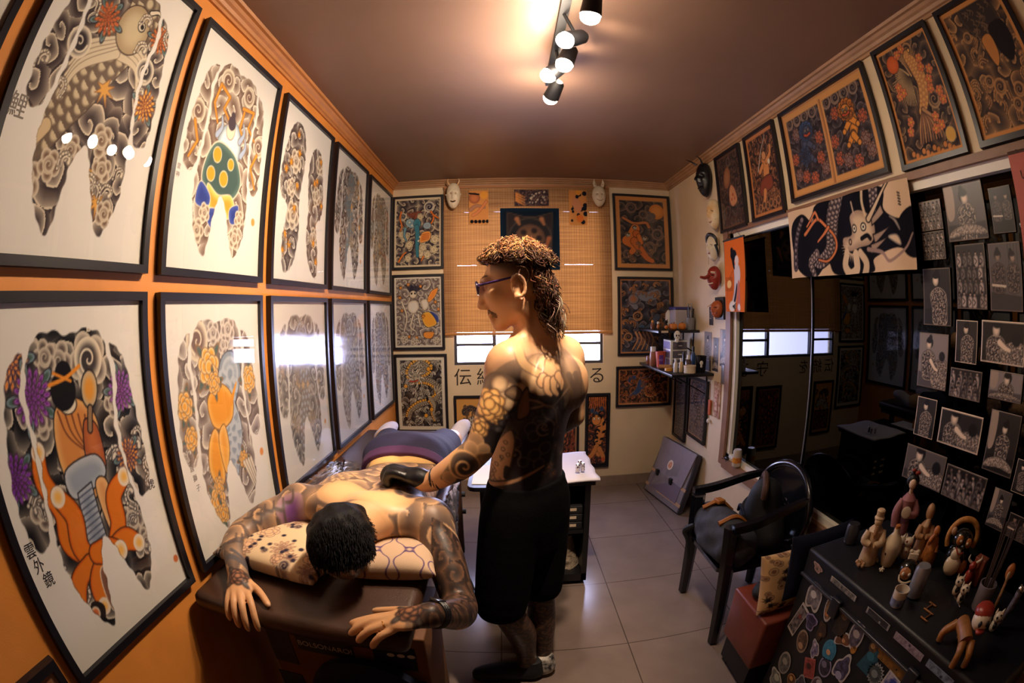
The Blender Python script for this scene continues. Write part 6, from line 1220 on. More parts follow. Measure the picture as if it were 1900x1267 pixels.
# ------------------------------------------------------------------ black work cabinet behind the tattooist
dk = thing('work_cabinet', (1.08, 3.05, 0), 'black open-front cabinet standing on the floor behind the tattooist', 'cabinet')
mb = MB()
for c, d in (((1.365, 3.05, .34), (.03, .42, .62)), ((.815, 3.05, .34), (.03, .42, .62)), ((1.09, 3.245, .34), (.52, .03, .62)), ((1.09, 3.04, .055), (.58, .40, .05)), ((1.09, 3.04, .36), (.52, .38, .02)), ((1.09, 3.05, .665), (.62, .46, .03))): mb.box(c, d)
mb.build('carcass', mat('black_laminate', '#0f0f14', .35, noise=.1), dk, smooth=False)
for x in (.84, 1.34):
    for y in (2.88, 3.22): MB().ell((x, y, .017), .017).build('caster', m_blackm, dk)
m_label = mat('label_cream', '#c8b49a', .7); m_carton = mat('dark_carton', '#1a191e', .6)
for i, (x, z, l) in enumerate(((1.205, .372, 'lower'), (1.205, .421, 'middle'), (1.205, .470, 'upper'), (1.300, .372, 'lower'), (1.300, .421, 'middle'), (1.300, .470, 'upper'))):
    bx = thing('needle_box', (x, 2.93, z), 'dark needle box in the black cabinet, %s one of the %s stack' % (l, 'right-hand' if x > 1.27 else 'inner'), 'box', 'needle boxes in the cabinet')
    MB().box((x, 2.93, z+.023), (.085, .14, .044), bev=.003).build('carton', m_carton, bx); MB().box((x-.008, 2.859, z+.026), (.052 if x < 1.27 else .035, .002, .016)).build('label', m_label, bx, smooth=False)
crinkle('paper_bag', lambda u, v: (1.26+(.095-.05*v)*math.cos(2*PI*u), 2.98+(.085-.045*v)*math.sin(2*PI*u), .083+.20*v), 26, 14, 8, .007, mat('newsprint', '#b7a690', .7, color2='#5f5449', scale=60, stretch=(1, 1, 6)), 'crumpled printed paper bag at the bottom of the black cabinet', 'bag', (1.26, 2.98, .08))
o = MB().grid(lambda u, v: (1.00+.42*u+.004*math.sin(v*20), 2.80+.49*v, .688+.004*math.sin(u*9+v*6)), 20, 20).build('white_towel', mat('white_cotton', '#dcd8e6', .9, bump=.4, bscale=220), None, solid=.012, at=(1.2, 3.05, .684)); tag(o, 'white towel folded over the cabinet top behind the tattooist', 'towel')
ty = thing('supply_tray', (.80, 2.87, .66), 'black rimmed tray lined with white paper left of the tattooist\'s waist', 'tray')
MB().prism([(x*.115*(1 if abs(x) < .9 else 1), y) for x, y in [(-1, -.14), (-.9, -.165), (-.7, -.175), (.8, -.175), (1, -.16), (1, .175), (-1, .175)]], (.862, 2.87, .682), (1, 0, 0), (0, 1, 0), (0, 0, 1), .022).build('rim', m_black, ty, smooth=False)
MB().box((.865, 2.885, .7055), (.195, .29, .003)).build('paper', mat('white_paper', '#e2e0ea', .8), ty, smooth=False)
def lathe_thing(name, prof, c, m, label, cat, group=None, extra=(), n=20):
    t = thing(name, c, label, cat, group); MB().lathe(prof, c, n).build('body', m, t)
    for (nm, pf, mm) in extra: MB().lathe(pf, c, n).build(nm, mm, t)
    return t
m_orng = mat('orange_plastic', '#d88a34', .4); m_wht = mat('white_plastic', '#d9d4cc', .35); m_blk = mat('black_plastic', '#101015', .35); m_chrome = mat('chrome', '#c9c4c0', .15, metal=1.)
lathe_thing('ink_bottle', [(.014, 0), (.014, .06), (.006, .07)], (.885, 2.80, .707), m_orng, 'small orange ink bottle on the paper-lined tray', 'bottle', None, [('cap', [(.008, .066), (.008, .09), (.003, .095)], m_blk)])
for i, (x, y) in enumerate(((.865, 2.765), (.905, 2.752))): lathe_thing('ink_cup', [(.010, 0), (.013, .018), (.010, .018), (.008, .004)], (x, y, .707), m_blk, 'tiny black ink cup on the paper-lined tray, %s the orange bottle' % ('in front of' if i == 0 else 'right of'), 'cup', 'ink cups on the tray')
for i, (x, y, l) in enumerate(((1.315, 2.90, 'nearest the cabinet edge'), (1.345, 2.915, 'outermost'), (1.335, 2.955, 'furthest back'))):
    lathe_thing('chrome_grip', [(.011, 0), (.012, .004), (.009, .012), (.012, .020), (.009, .030), (.011, .038), (.006, .044)], (x, y, .702), m_chrome, 'short chrome tattoo grip standing on the white towel, '+l, 'tattoo grip', 'chrome grips on the towel')
cb = MB().tube([(.75, 2.78, .012), (.70, 2.95, .012), (.60, 3.12, .012), (.50, 3.22, .012), (.35, 3.3, .012)], .008, 8, smooth=8); tag(cb.build('power_cable', m_blk, None), 'black cable running along the floor from under the table', 'cable')
tag(MB().box((.77, 2.74, .022), (.09, .05, .044), (0, 0, .5), .008).build('power_brick', m_blk, None), 'black power brick on the floor beside the cabinet', 'power supply')
# ------------------------------------------------------------------ portfolio case leaning on the wall
pf = thing('portfolio_case', (2.25, 3.97, 0), 'grey-violet art portfolio case leaning against the right-hand wall by the baseboard', 'portfolio case')
A, B_, Cc, Dd = A3(2.150, 4.27, .004), A3(2.255, 3.665, .004), A3(2.376, 3.66, .475), A3(2.318, 4.29, .462)
PQ = lambda u, v: (A*(1-u)+B_*u)*(1-v)+(Dd*(1-u)+Cc*u)*v; pn = np.cross(B_-A, Dd-A); pn = pn/np.linalg.norm(pn); pn = pn if pn[0] < 0 else -pn
def slabq(u0, u1, v0, v1, o0, o1, skew=0.):
    q = [PQ(u0, v0), PQ(u1, v0), PQ(u1-skew, v1), PQ(u0+skew, v1)]; return MB().add([p+pn*o0 for p in q]+[p+pn*o1 for p in q], [(3, 2, 1, 0), (4, 5, 6, 7), (0, 1, 5, 4), (1, 2, 6, 5), (2, 3, 7, 6), (3, 0, 4, 7)])
m_pg = mat('portfolio_grey', '#7b7478', .6, noise=.08); m_pd = mat('portfolio_edge', '#34333f', .6); m_strap = mat('tan_webbing', '#b08e6c', .8)
slabq(0, 1, 0, 1, -.012, .03).build('case_body', m_pd, pf, smooth=False); slabq(.02, .98, .01, .99, .03, .034).build('case_front', m_pg, pf, smooth=False)
for u0, u1, v0, v1 in ((.0, 1.0, .10, .155), (.0, 1.0, .37, .42)): slabq(u0, u1, v0, v1, .034, .037).build('strap', m_strap, pf, smooth=False)
slabq(.12, .88, .12, .45, .037, .039).build('pocket', mat('portfolio_violet', '#6e6272', .6), pf, smooth=False)
mb = MB(); q = [PQ(0, 1), PQ(1, 1), PQ(.90, .40), PQ(.10, .44)]; mb.add([p+pn*.036 for p in q]+[p+pn*.046 for p in q], [(3, 2, 1, 0), (4, 5, 6, 7), (0, 1, 5, 4), (1, 2, 6, 5), (2, 3, 7, 6), (3, 0, 4, 7)]); fl = mb.build('flap', mat('portfolio_flap', '#857c86', .55, noise=.06), pf, smooth=False)
ctr = PQ(.47, .63)+pn*.047; uu = (B_-A)/np.linalg.norm(B_-A); vv = np.cross(pn, uu); vv = vv if vv[2] > 0 else -vv
ell_ = lambda r0: [(r0*math.cos(t), r0*math.sin(t)) for t in np.linspace(0, 2*PI, 24, endpoint=False)]
sk = MB().prism(ell_(.042), ctr, uu, vv, pn, .001).build('sticker', mat('sticker_cream', '#d8cabd', .5), fl, smooth=False); MB().prism(ell_(.026), ctr+pn*.001, uu, vv, pn, .001).build('sticker_centre', mat('sticker_orange', '#c06a3c', .5, color2='#e0b090', scale=60), fl, smooth=False)
for u in (.22, .62): p = PQ(u, .40)+pn*.045; MB().box(p, (.03, .045, .05), bev=.006).build('buckle', m_blk, pf)
# ------------------------------------------------------------------ corner shelves
m_shelf = mat('black_shelf', '#101016', .35)
for z, x0, y0, l in ((1.085, 2.07, 3.58, 'lower black wall shelf in the corner, above the two small prints'), (1.375, 2.06, 3.86, 'upper black wall shelf in the corner, carrying pumpkins and a pen cup')):
    t_shelf = t = thing('wall_shelf', ((x0+W)/2, (y0+D)/2, z), l, 'shelf', 'corner shelves'); MB().box(((x0+W)/2, (y0+D-.06)/2, z+.010), (W-x0, D-.06-y0, .02), bev=.003).build('board', m_shelf, t)
    for y in (y0+.12, D-.25):
        MB().tube([(W-.006, y, z-.16), (W-.006, y, z-.008)], .006, 6).tube([(W-.006, y, z-.15), (x0+.06, y, z-.006)], .005, 6).build('bracket', m_shelf, t)
UZ, LZ = 1.396, 1.106
def bottle(name, c, r, h, m, mc, label, group=None, neck=.45, cap=.22):
    return lathe_thing(name, [(r*.9, 0), (r, h*.03), (r, h*.62), (r*neck, h*.76), (r*neck, h*.80)], c, m, label, 'bottle', group, [('cap', [(r*neck*1.15, h*(1-cap)), (r*neck*1.15, h), (r*neck*.8, h)], mc)])
m_glassj = mat('clear_jar', '#b9aca0', .1, trans=.0, spec=.6); m_bottle_w = mat('white_bottle', '#cfc7bb', .4); m_pump = mat('pumpkin_orange', '#c9762c', .5); m_brn = mat('brown_glaze', '#6b3a20', .3)
bottle('plastic_bottle', (2.262, 4.18, UZ), .032, .19, m_bottle_w, m_blk, 'tall white bottle with black cap at the back of the upper shelf')
t = thing('plastic_case', (2.315, 4.06, UZ), 'clear box with a purple lid on the upper shelf', 'box'); MB().box((2.315, 4.06, UZ+.075), (.14, .14, .15), bev=.006).build('body', mat('clear_plastic', '#a8a0a4', .15, spec=.7), t); MB().box((2.315, 4.06, UZ+.162), (.15, .15, .022), bev=.005).build('lid', mat('violet_lid', '#3d3770', .4), t)
t = lathe_thing('pen_cup', [(.030, 0), (.036, .09), (.033, .09), (.028, .005)], (2.350, 3.93, UZ), mat('grey_cup', '#77767c', .4), 'grey cup full of pens at the end of the upper shelf', 'cup')
R = random.Random(2)
for k in range(7): a = k*.9; p = V(2.350+.016*math.cos(a), 3.93+.016*math.sin(a), UZ+.01); tag(MB().tube([p, p+V(.012*math.cos(a), .012*math.sin(a), .15+.02*(k % 3))], .0035, 6).build('pen', mat(('pen_a', 'pen_b', 'pen_c')[k % 3], ('#1a1a20', '#4a5a80', '#8a8a90')[k % 3], .4), None, at=(p.x, p.y, UZ+.01)), 'pen standing in the grey cup on the upper shelf', 'pen', 'pens in the grey cup')
def pumpkin(c, r, label):
    t = thing('toy_pumpkin', c, label, 'ornament', 'orange pumpkins on the upper shelf'); mb = MB(); c = V(c)
    for k in range(8): a = 2*PI*k/8; mb.ell(c+V(r*.45*math.cos(a), r*.45*math.sin(a), r*.8), (r*.55, r*.55, r*.8), None, 10, 8)
    mb.build('flesh', m_pump, t); MB().tube([c+V(0, 0, r*1.5), c+V(.004, 0, r*1.9)], [r*.16, r*.1], 6).build('stem', m_brn, t)
pumpkin((2.205, 3.92, UZ), .030, 'round orange pumpkin behind the hanging white skull'); pumpkin((2.275, 3.92, UZ), .032, 'round orange pumpkin beside the pen cup'); pumpkin((2.225, 4.03, UZ), .026, 'smaller orange pumpkin behind the other two')
FYAW = [0.]
def figurine(name, c, parts, label, cat='figurine', group=None):
    """parts: (name, material, [shapes]) with shapes ('e',centre,radii) / ('t',points,radii) in local units from the foot"""
    t = thing(name, c, label, cat, group); c = V(c); Rz = Matrix.Rotation(FYAW[0], 3, 'Z'); V_ = lambda p: Rz @ V(p)
    for nm, m, sh in parts:
        one = {'eyes': 'eye', 'eye_patch': 'eye_patch', 'spots': 'spot', 'painted_marks': 'painted_mark', 'eye_sockets': 'eye_socket'}.get(nm); mb = MB()
        if one and len(sh) > 1:
            for s_ in sh: MB().ell(c+V_(s_[1]), s_[2], Rz, 12, 8).build(one, m, t)
            continue
        for s_ in sh:
            if s_[0] == 'e': mb.ell(c+V_(s_[1]), s_[2], Rz, 16, 10)
            elif s_[0] == 't': mb.tube([c+V_(p) for p in s_[1]], s_[2], 12, smooth=4 if len(s_[1]) > 2 else 0)
            elif s_[0] == 'l': mb.lathe(s_[1], c+V_(s_[2]), 20)
            elif s_[0] == 'b': mb.box(c+V_(s_[1]), s_[2], Rz, .002)
        mb.build(nm, m, t)
    return t
figurine('cat_figurine', (2.155, 3.96, UZ), [('body', m_blk, [('e', (0, 0, .025), (.016, .016, .026)), ('e', (0, -.004, .058), (.015, .014, .013))]), ('pumpkin', m_pump, [('e', (0, -.012, .018), (.016, .014, .015))]), ('ear', m_blk, [('t', [(-.009, 0, .066), (-.012, 0, .080)], [.005, .001])]), ('ear', m_blk, [('t', [(.009, 0, .066), (.012, 0, .080)], [.005, .001])])], 'small black cat figure holding a pumpkin on the upper shelf')
figurine('bead_figure', (2.105, 4.0, UZ), [('body', mat('ochre_bead', '#a8642c', .4), [('e', (0, 0, .022), (.012, .012, .022))]), ('head', m_wht, [('e', (0, 0, .050), .011)])], 'tiny ochre figure with pale head near the end of the upper shelf')
figurine('oil_burner', (2.085, 4.08, UZ), [('body', m_brn, [('l', [(.014, 0), (.018, .03), (.010, .05)], (0, 0, 0))]), ('flame_bowl', m_orng, [('e', (0, 0, .058), (.010, .010, .012))])], 'little brown burner with orange top at the end of the upper shelf', 'ornament')
MB().box((2.11, 3.8585, 1.385), (.055, .003, .016)).build('label_plate', m_label, t_shelf, smooth=False)
figurine('skull_charm', (2.205, 3.848, 1.300), [('head', m_wht, [('e', (0, -.004, .060), (.026, .012, .034)), ('e', (0, -.004, .028), (.016, .010, .024))]), ('eye_sockets', m_blk, [('e', (-.009, -.014, .058), (.006, .004, .008)), ('e', (.009, -.014, .058), (.006, .004, .008)), ('e', (0, -.015, .042), (.003, .003, .004))]), ('cord', m_blk, [('t', [(0, 0, .09), (0, .008, .10)], [.0015, .0015])])], 'white skull charm hanging from the upper shelf front', 'charm')
# lower shelf
lathe_thing('jar', [(.026, 0), (.030, .01), (.030, .055), (.022, .07)], (2.105, 4.22, LZ), m_brn, 'brown jar at the wall end of the lower shelf', 'jar')
t = bottle('spray_bottle', (2.105, 4.12, LZ), .028, .15, mat('amber_plastic', '#8a5a44', .3), m_bottle_w, 'brownish bottle with wide white cap left of the red cup', None, .7, .25)
t = lathe_thing('red_cup', [(.030, 0), (.042, .12), (.040, .12), (.028, .004)], (2.135, 4.02, LZ), mat('red_plastic', '#b4472c', .4), 'red plastic cup with a purple square label on the lower shelf', 'cup')
pm = MB().grid(lambda u, v: V(2.135+(.0322+.0095*(.2+.6*v))*math.cos(-1.9+.9*u-.3), 4.02+(.0322+.0095*(.2+.6*v))*math.sin(-1.9+.9*u-.3), LZ+.02+.075*v), 10, 2).build('label', mat('purple_label', '#5a2a86', .5), t)
text_mesh('NO', .022, (2.122, 3.983, LZ+.058), (.98, -.2, 0), (0, 0, 1), 'lettering', mat('letter_lilac', '#b99ad8', .5), t)
t = thing('drawer_organizer', (2.255, 4.02, LZ), 'small white desktop drawer unit with lilac sides on the lower shelf', 'drawer unit')
MB().box((2.255, 4.02, LZ+.105), (.14, .17, .21), bev=.004).build('body', m_wht, t)
for k in range(3): d = MB().box((2.262, 3.932, LZ+.037+.066*k), (.118, .006, .056), bev=.002).build('drawer', mat('smoke_drawer', '#5d5860', .3), t); MB().box((2.262, 3.927, LZ+.037+.066*k), (.03, .006, .008)).build('handle', m_wht, d)
for k in range(3): MB().box((2.184, 4.02, LZ+.037+.066*k), (.003, .15, .054)).build('side_panel', mat('lilac_panel', '#8f86b0', .3), t, smooth=False)
tag(MB().cyl((2.095, 3.93, LZ+.016), (2.175, 3.88, LZ+.016), .016).build('wooden_roll', mat('pale_roll', '#a8764a', .6), None), 'pale wooden roll lying on the lower shelf in front of the red cup', 'roll')
tag(MB().lathe([(.020, 0), (.030, 0), (.030, .02), (.020, .02)], (2.125, 3.80, LZ), 24).build('tape_roll', mat('yellow_tape', '#c98a2a', .5), None), 'yellow tape roll lying on the lower shelf', 'tape')
bottle('white_bottle', (2.142, 3.70, LZ), .016, .10, m_bottle_w, m_wht, 'slim white bottle at the front of the lower shelf, left one of the pair', 'slim bottles on the lower shelf'); bottle('white_bottle', (2.185, 3.70, LZ), .016, .10, mat('cream_bottle', '#c9ae84', .4), m_wht, 'slim cream bottle at the front of the lower shelf, right one of the pair', 'slim bottles on the lower shelf')
tag(MB().tube([(2.235, 3.78, LZ), (2.235, 3.78, LZ+.11), (2.235, 3.78, LZ+.14)], [.010, .010, .004], 10).build('marker_pen', m_blk, None), 'black marker standing upright behind the white tub', 'marker')
bottle('glass_bottle', (2.250, 3.72, LZ), .024, .12, mat('dark_glass', '#4a3a36', .1), m_wht, 'dark glass bottle with white cap behind the white tub', None, .5, .28)
lathe_thing('white_tub', [(.040, 0), (.044, .004), (.044, .045), (.046, .047), (.046, .056), (.020, .058)], (2.225, 3.628, LZ), mat('cream_tub', '#cbb89c', .45), 'round cream tub at the front edge of the lower shelf', 'tub')
t = lathe_thing('black_cup', [(.034, 0), (.042, .115), (.040, .115), (.032, .004)], (2.335, 3.68, LZ), mat('black_glaze', '#0d0d12', .25), 'black cup with white skull mark at the end of the lower shelf', 'cup')
MB().ell((2.322, 3.641, LZ+.068), (.014, .004, .016)).ell((2.322, 3.642, LZ+.045), (.009, .004, .012)).build('skull_mark', m_wht, t)
bottle('blue_bottle', (2.33, 3.82, LZ), .020, .17, mat('blue_bottle_plastic', '#22406a', .3), m_blk, 'slim blue bottle behind the black cup on the lower shelf')
# ------------------------------------------------------------------ masks
m_ivory = mat('ivory_mask', '#d9cbb4', .4); m_redm = mat('red_mask', '#8a2a1e', .35); m_bone2 = mat('ochre_mask', '#d8aa6c', .45, color2='#e6d2b0', scale=14); m_gold = mat('mask_gold', '#a87436', .35)
def mask(c, N, w, h, m, label, feats=(), noise=0.):
    """face shell bulging along N: brow, nose, cheeks, chin"""
    N = V(N).normalized(); U = V(0, 0, 1).cross(N); c = V(c); t = thing('wall_mask', c-V(0, 0, h/2), label, 'mask', 'masks on the walls')
    def S(u, v):
        t = (v-.5)*2; q = math.sin((u-.5)*PI); k = max(.02, 1-abs(t)**2.4)**.5*(1-.20*max(0, -t)**1.2); x = q*w/2*k; zz = t*h/2; dome = math.sqrt(max(0, 1-q*q))*max(0, 1-abs(t)**2.6)**.5; G = lambda a, b, sa, sb: math.exp(-((a/sa)**2+(b/sb)**2)); aq = abs(q)
        b = w*(.40*dome+.15*G(q, 0, .17, 1)*max(0, 1-abs((t+.02)/.30))**.7+.05*G(q, t+.26, .20, .10)+.05*G(aq-.50, t+.08, .20, .18)-.11*G(aq-.36, t-.12, .17, .085)+.06*G(aq-.36, t-.32, .26, .08)+.05*G(q, t+.56, .34, .07)-.06*G(q, t+.44, .26, .05)+.05*G(q, t+.80, .3, .12))
        return c+U*x+V(0, 0, zz)+N*(b+.004)
    MB().grid(S, 32, 40).build('face', m, t, solid=.004)
    P = lambda x, z, o: c+U*(x*w)+V(0, 0, z*h)+N*((o if N.y < -.9 else o*1.18+.05)*w)
    for nm, mm, pts, rad in feats:
        for pl in pts: MB().tube([P(*p) for p in pl], [r*w for r in rad] if len(rad) == len(pl) else rad[0]*w, 8, smooth=3 if len(pl) > 2 else 0).build({'eyes': 'eye', 'brows': 'brow', 'dots': 'dot', 'markings': 'marking', 'pupils': 'pupil'}.get(nm, nm), mm, t)
    return t
BN_ = (0, -1, 0); ey = lambda s_: [(s_*.09, .045, .36), (s_*.18, .062, .345), (s_*.27, .075, .285)]
mask((.535, D-.088, 2.500), BN_, .118, .225, m_ivory, 'white horned demon mask beside the top of the blind', [('horn', m_bone2, [[(-.26, .40, .12), (-.40, .54, .14), (-.36, .66, .14)]], [.05, .035, .008]), ('horn', m_bone2, [[(.26, .40, .12), (.40, .54, .14), (.36, .66, .14)]], [.05, .035, .008]), ('eyes', m_gold, [ey(-1), ey(1)], [.022, .03, .015]), ('mouth', m_blk, [[(-.27, -.20, .26), (0, -.27, .44), (.27, -.20, .26)]], [.02, .06, .02]), ('teeth', m_gold, [[(-.2, -.215, .33), (0, -.255, .475), (.2, -.215, .33)]], [.022]), ('eyes', m_blk, [[(-.14, .05, .37), (-.20, .058, .35)], [(.14, .05, .37), (.20, .058, .35)]], [.018]), ('ear', m_ivory, [[(.46, .02, .04), (.56, .06, .06)]], [.06, .03]), ('ear', m_ivory, [[(-.46, .02, .04), (-.56, .06, .06)]], [.06, .03])])
mask((1.737, D-.088, 2.494), BN_, .115, .185, m_ivory, 'white fox mask beside the upper right corner of the blind', [('ear', m_ivory, [[(-.25, .42, .12), (-.33, .60, .12), (-.30, .80, .12)]], [.12, .11, .01]), ('ear', m_ivory, [[(.25, .42, .12), (.33, .60, .12), (.30, .80, .12)]], [.12, .11, .01]), ('ear_lining', m_redm, [[(-.28, .50, .20), (-.30, .70, .15)], [(.28, .50, .20), (.30, .70, .15)]], [.05, .01]), ('eyes', m_gold, [ey(-1), ey(1)], [.015, .030, .015]), ('pupils', m_blk, [[(-.16, .055, .38), (-.20, .06, .365)], [(.16, .055, .38), (.20, .06, .365)]], [.020]), ('brows', m_redm, [[(-.30, .20, .30), (-.10, .13, .40)], [(.10, .13, .40), (.30, .20, .30)]], [.012, .02]), ('muzzle', m_ivory, [[(0, .06, .40), (0, -.12, .56), (0, -.20, .56)]], [.10, .10, .05]), ('mouth', m_redm, [[(-.26, -.16, .34), (0, -.28, .50), (.26, -.16, .34)]], [.016]), ('markings', m_redm, [[(-.36, -.02, .16), (-.30, -.10, .22)], [(.36, -.02, .16), (.30, -.10, .22)]], [.014, .008])])
RN_ = (-1, -.30, 0)
mask((W-.03, 3.56, 2.475), RN_, .15, .26, m_blk, 'black demon mask, topmost of the masks on the cream wall', [('horn', m_blk, [[(-.2, .42, .2), (-.34, .52, .40), (-.40, .56, .66)]], [.06, .04, .006]), ('horn', m_blk, [[(.2, .42, .2), (.34, .52, .40), (.40, .56, .66)]], [.06, .04, .006]), ('nose', m_blk, [[(0, .08, .40), (0, -.06, .52)]], [.06, .08]), ('mouth', m_blk, [[(-.2, -.26, .26), (0, -.3, .38), (.2, -.26, .26)]], [.04])])
mask((W-.03, 3.455, 2.198), RN_, .125, .215, m_bone2, 'ochre and white crooked mask with dots, second of the wall masks', [('eye', m_blk, [[(-.24, .10, .24), (-.10, .14, .30)]], [.02]), ('eye', m_blk, [[(.1, .1, .30), (.24, .06, .24)]], [.016]), ('mouth', m_redm, [[(-.10, -.26, .30), (.05, -.30, .34), (.12, -.24, .30)]], [.02]), ('dots', m_blk, [[(.34, .2-.1*k, .20), (.345, .2-.1*k, .205)] for k in range(5)], [.018])])
mask((W-.03, 3.505, 1.972), RN_, .118, .185, m_ivory, 'white round-faced mask with black hair, third of the wall masks', [('hair', m_blk, [[(-.46, .05, .05), (-.36, .38, .16), (0, .50, .24), (.36, .38, .16), (.46, .05, .05)]], [.05, .10, .10, .10, .05]), ('hair', m_blk, [[(.40, .1, .18), (.46, -.15, .08), (.40, -.35, .04)]], [.09, .08, .02]), ('eyes', m_blk, [[(-.26, .08, .24), (-.12, .10, .30)], [(.12, .10, .30), (.26, .08, .24)]], [.012]), ('mouth', m_redm, [[(-.07, -.22, .33), (.07, -.22, .33)]], [.03]), ('cord', m_blk, [[(-.45, -.1, .0), (-.48, -.6, .02)], [(.45, -.1, 0), (.48, -.5, .02)]], [.010])])
mask((W-.03, 3.505, 1.766), RN_, .125, .165, m_redm, 'red long-nosed mask with white brows, below the round white mask', [('nose', m_redm, [[(0, .08, .36), (0, -.02, .62), (0, .0, .90)]], [.10, .10, .07]), ('brows', m_ivory, [[(-.34, .20, .22), (-.14, .22, .36)], [(.14, .22, .36), (.34, .20, .22)]], [.05]), ('teeth', m_ivory, [[(-.2, -.22, .27), (0, -.25, .36), (.2, -.22, .27)]], [.035]), ('eyes', m_blk, [[(-.24, .10, .27), (-.14, .11, .31)], [(.14, .11, .31), (.24, .10, .27)]], [.022])])
t = mask((W-.028, 3.475, 1.553), RN_, .11, .12, mat('orange_mask', '#a8542a', .4), 'small orange demon face on a dark plaque, lowest of the masks', [('horn', m_gold, [[(-.3, .3, .15), (-.62, .12, .3)]], [.03, .008]), ('mouth', m_blk, [[(-.26, -.2, .24), (.26, -.2, .24)]], [.05]), ('eyes', m_blk, [[(-.24, .14, .26), (-.12, .14, .3)], [(.12, .14, .3), (.24, .14, .26)]], [.05])])
MB().box((W-.010, 3.475, 1.56), (.018, .14, .15), bev=.003).build('plaque', m_bwood, t)
# small hangings by the window frame
t = thing('paper_talisman', (W-.004, 3.50, .80), 'narrow red-framed paper talisman on the wall beside the window frame', 'talisman'); MB().box((W-.005, 3.50, .93), (.006, .11, .25)).build('paper', mat('talisman_paper', '#c8ac8c', .8, color2='#8a4430', scale=26), t, smooth=False); MB().box((W-.011, 3.50, .93), (.006, .05, .15)).build('picture', mat('talisman_red', '#a04a34', .7, color2='#d8c4a8', scale=40), t, smooth=False)
t = thing('hanging_charm', (W-.02, 3.60, .70), 'small orange lucky charm dangling next to the paper talisman', 'charm'); MB().tube([(W-.015, 3.60, 1.03), (W-.015, 3.60, .92)], .002, 5).build('cord', m_redm, t); MB().box((W-.015, 3.60, .86), (.012, .035, .11), bev=.004).build('pouch', mat('charm_orange', '#b8542c', .7), t); MB().ell((W-.018, 3.60, .76), (.014, .014, .018)).build('bell', m_wht, t)
tag(MB().box((W-.006, 3.42, 1.12), (.010, .05, .13), bev=.003).build('wall_switch', mat('switch_grey', '#6e6a70', .4), None, at=(W-.006, 3.42, 1.055)), 'grey switch plate on the narrow wall beside the window frame', 'switch')
# can and clutter on the window sill
def can(c, r, h, m, label, extra=None):
    t = thing('drink_can', c, label, 'can', 'drink cans'); MB().lathe([(r*.78, 0), (r, h*.06), (r, h*.90), (r*.80, h*.985), (r*.80, h)], c, 24).build('body', m, t); c = V(c)
    MB().lathe([(r*.80, h*.985), (r*.76, h*1.0), (r*.72, h*.975), (.001, h*.975)], c, 24).build('lid', m_chrome, t); MB().box(c+V(r*.15, 0, h*.985), (r*.6, r*.35, .002), None, 0).build('tab', m_chrome, t); return t
m_canw = mat('can_white', '#c9bcae', .3, metal=.3); t = can((W-.022, 3.085, .5755), .031, .115, m_canw, 'white and orange drink can standing on the window sill')
MB().lathe([(.0315, .03), (.0315, .065)], (W-.022, 3.085, .5755), 24).build('label_band', mat('can_orange', '#d89a3c', .35, color2='#c86a2c', scale=60), t)
tag(MB().ell((W-.022, 3.235, .588), (.014, .030, .012)).tube([(W-.03, 3.25, .58), (W-.045, 3.275, .577)], .002, 5).tube([(W-.03, 3.22, .58), (W-.045, 3.20, .577)], .002, 5).build('toy_beetle', m_blk, None), 'dark toy beetle on the window sill corner', 'toy')
# ------------------------------------------------------------------ plastic armchair with bags
m_mono = mat('black_monobloc', '#0c0d14', .22, noise=.1, coat=.2)
ch = thing('plastic_armchair', (2.10, 2.36, 0), 'black plastic armchair with round back standing against the dark window', 'chair')
MB().prism([(-.21, -.20), (-.17, -.235), (.17, -.235), (.21, -.20), (.22, .22), (-.22, .22)], (2.10, 2.36, .400), (0, 1, 0), (1, 0, 0), (0, 0, 1), .022).build('seat', m_mono, ch, smooth=False)
def lg(x, y, x1, y1, z): MB().tube([(x1, y1, .012), ((x+x1)/2, (y+y1)/2, z*.5), (x, y, z)], [.028, .034, .038], 6).build('leg', m_mono, ch)
lg(1.885, 2.565, 1.91, 2.62, .65); lg(1.885, 2.155, 1.90, 2.10, .65); lg(2.29, 2.53, 2.33, 2.57, .42); lg(2.29, 2.19, 2.33, 2.13, .42)
for y in (2.115, 2.605): MB().tube([(1.872, y, .655), (2.0, y, .665), (2.18, y+(.01 if y < 2.3 else -.01), .70), (2.275, y+(.0 if y < 2.3 else -.04), .72)], [.026, .026, .024, .020], 4, smooth=5).build('armrest', m_mono, ch)
def Bk(u, v):
    a = u*2*PI; r = .24*v; return V(2.275+.035*(1-(v*math.cos(a))**2)+.06*(r*math.sin(a)), 2.335+.25*v*math.cos(a), .630+.190*v*math.sin(a))
MB().grid(Bk, 40, 8).build('backrest', m_mono, ch, solid=.010); MB().tube([Bk(u, 1)+V(-.004, 0, 0) for u in np.linspace(0, 1, 41)], .020, 10, cap=False).build('back_rim', m_mono, ch)
MB().box((2.27, 2.36, .46), (.02, .20, .13), bev=.006).build('back_support', m_mono, ch)
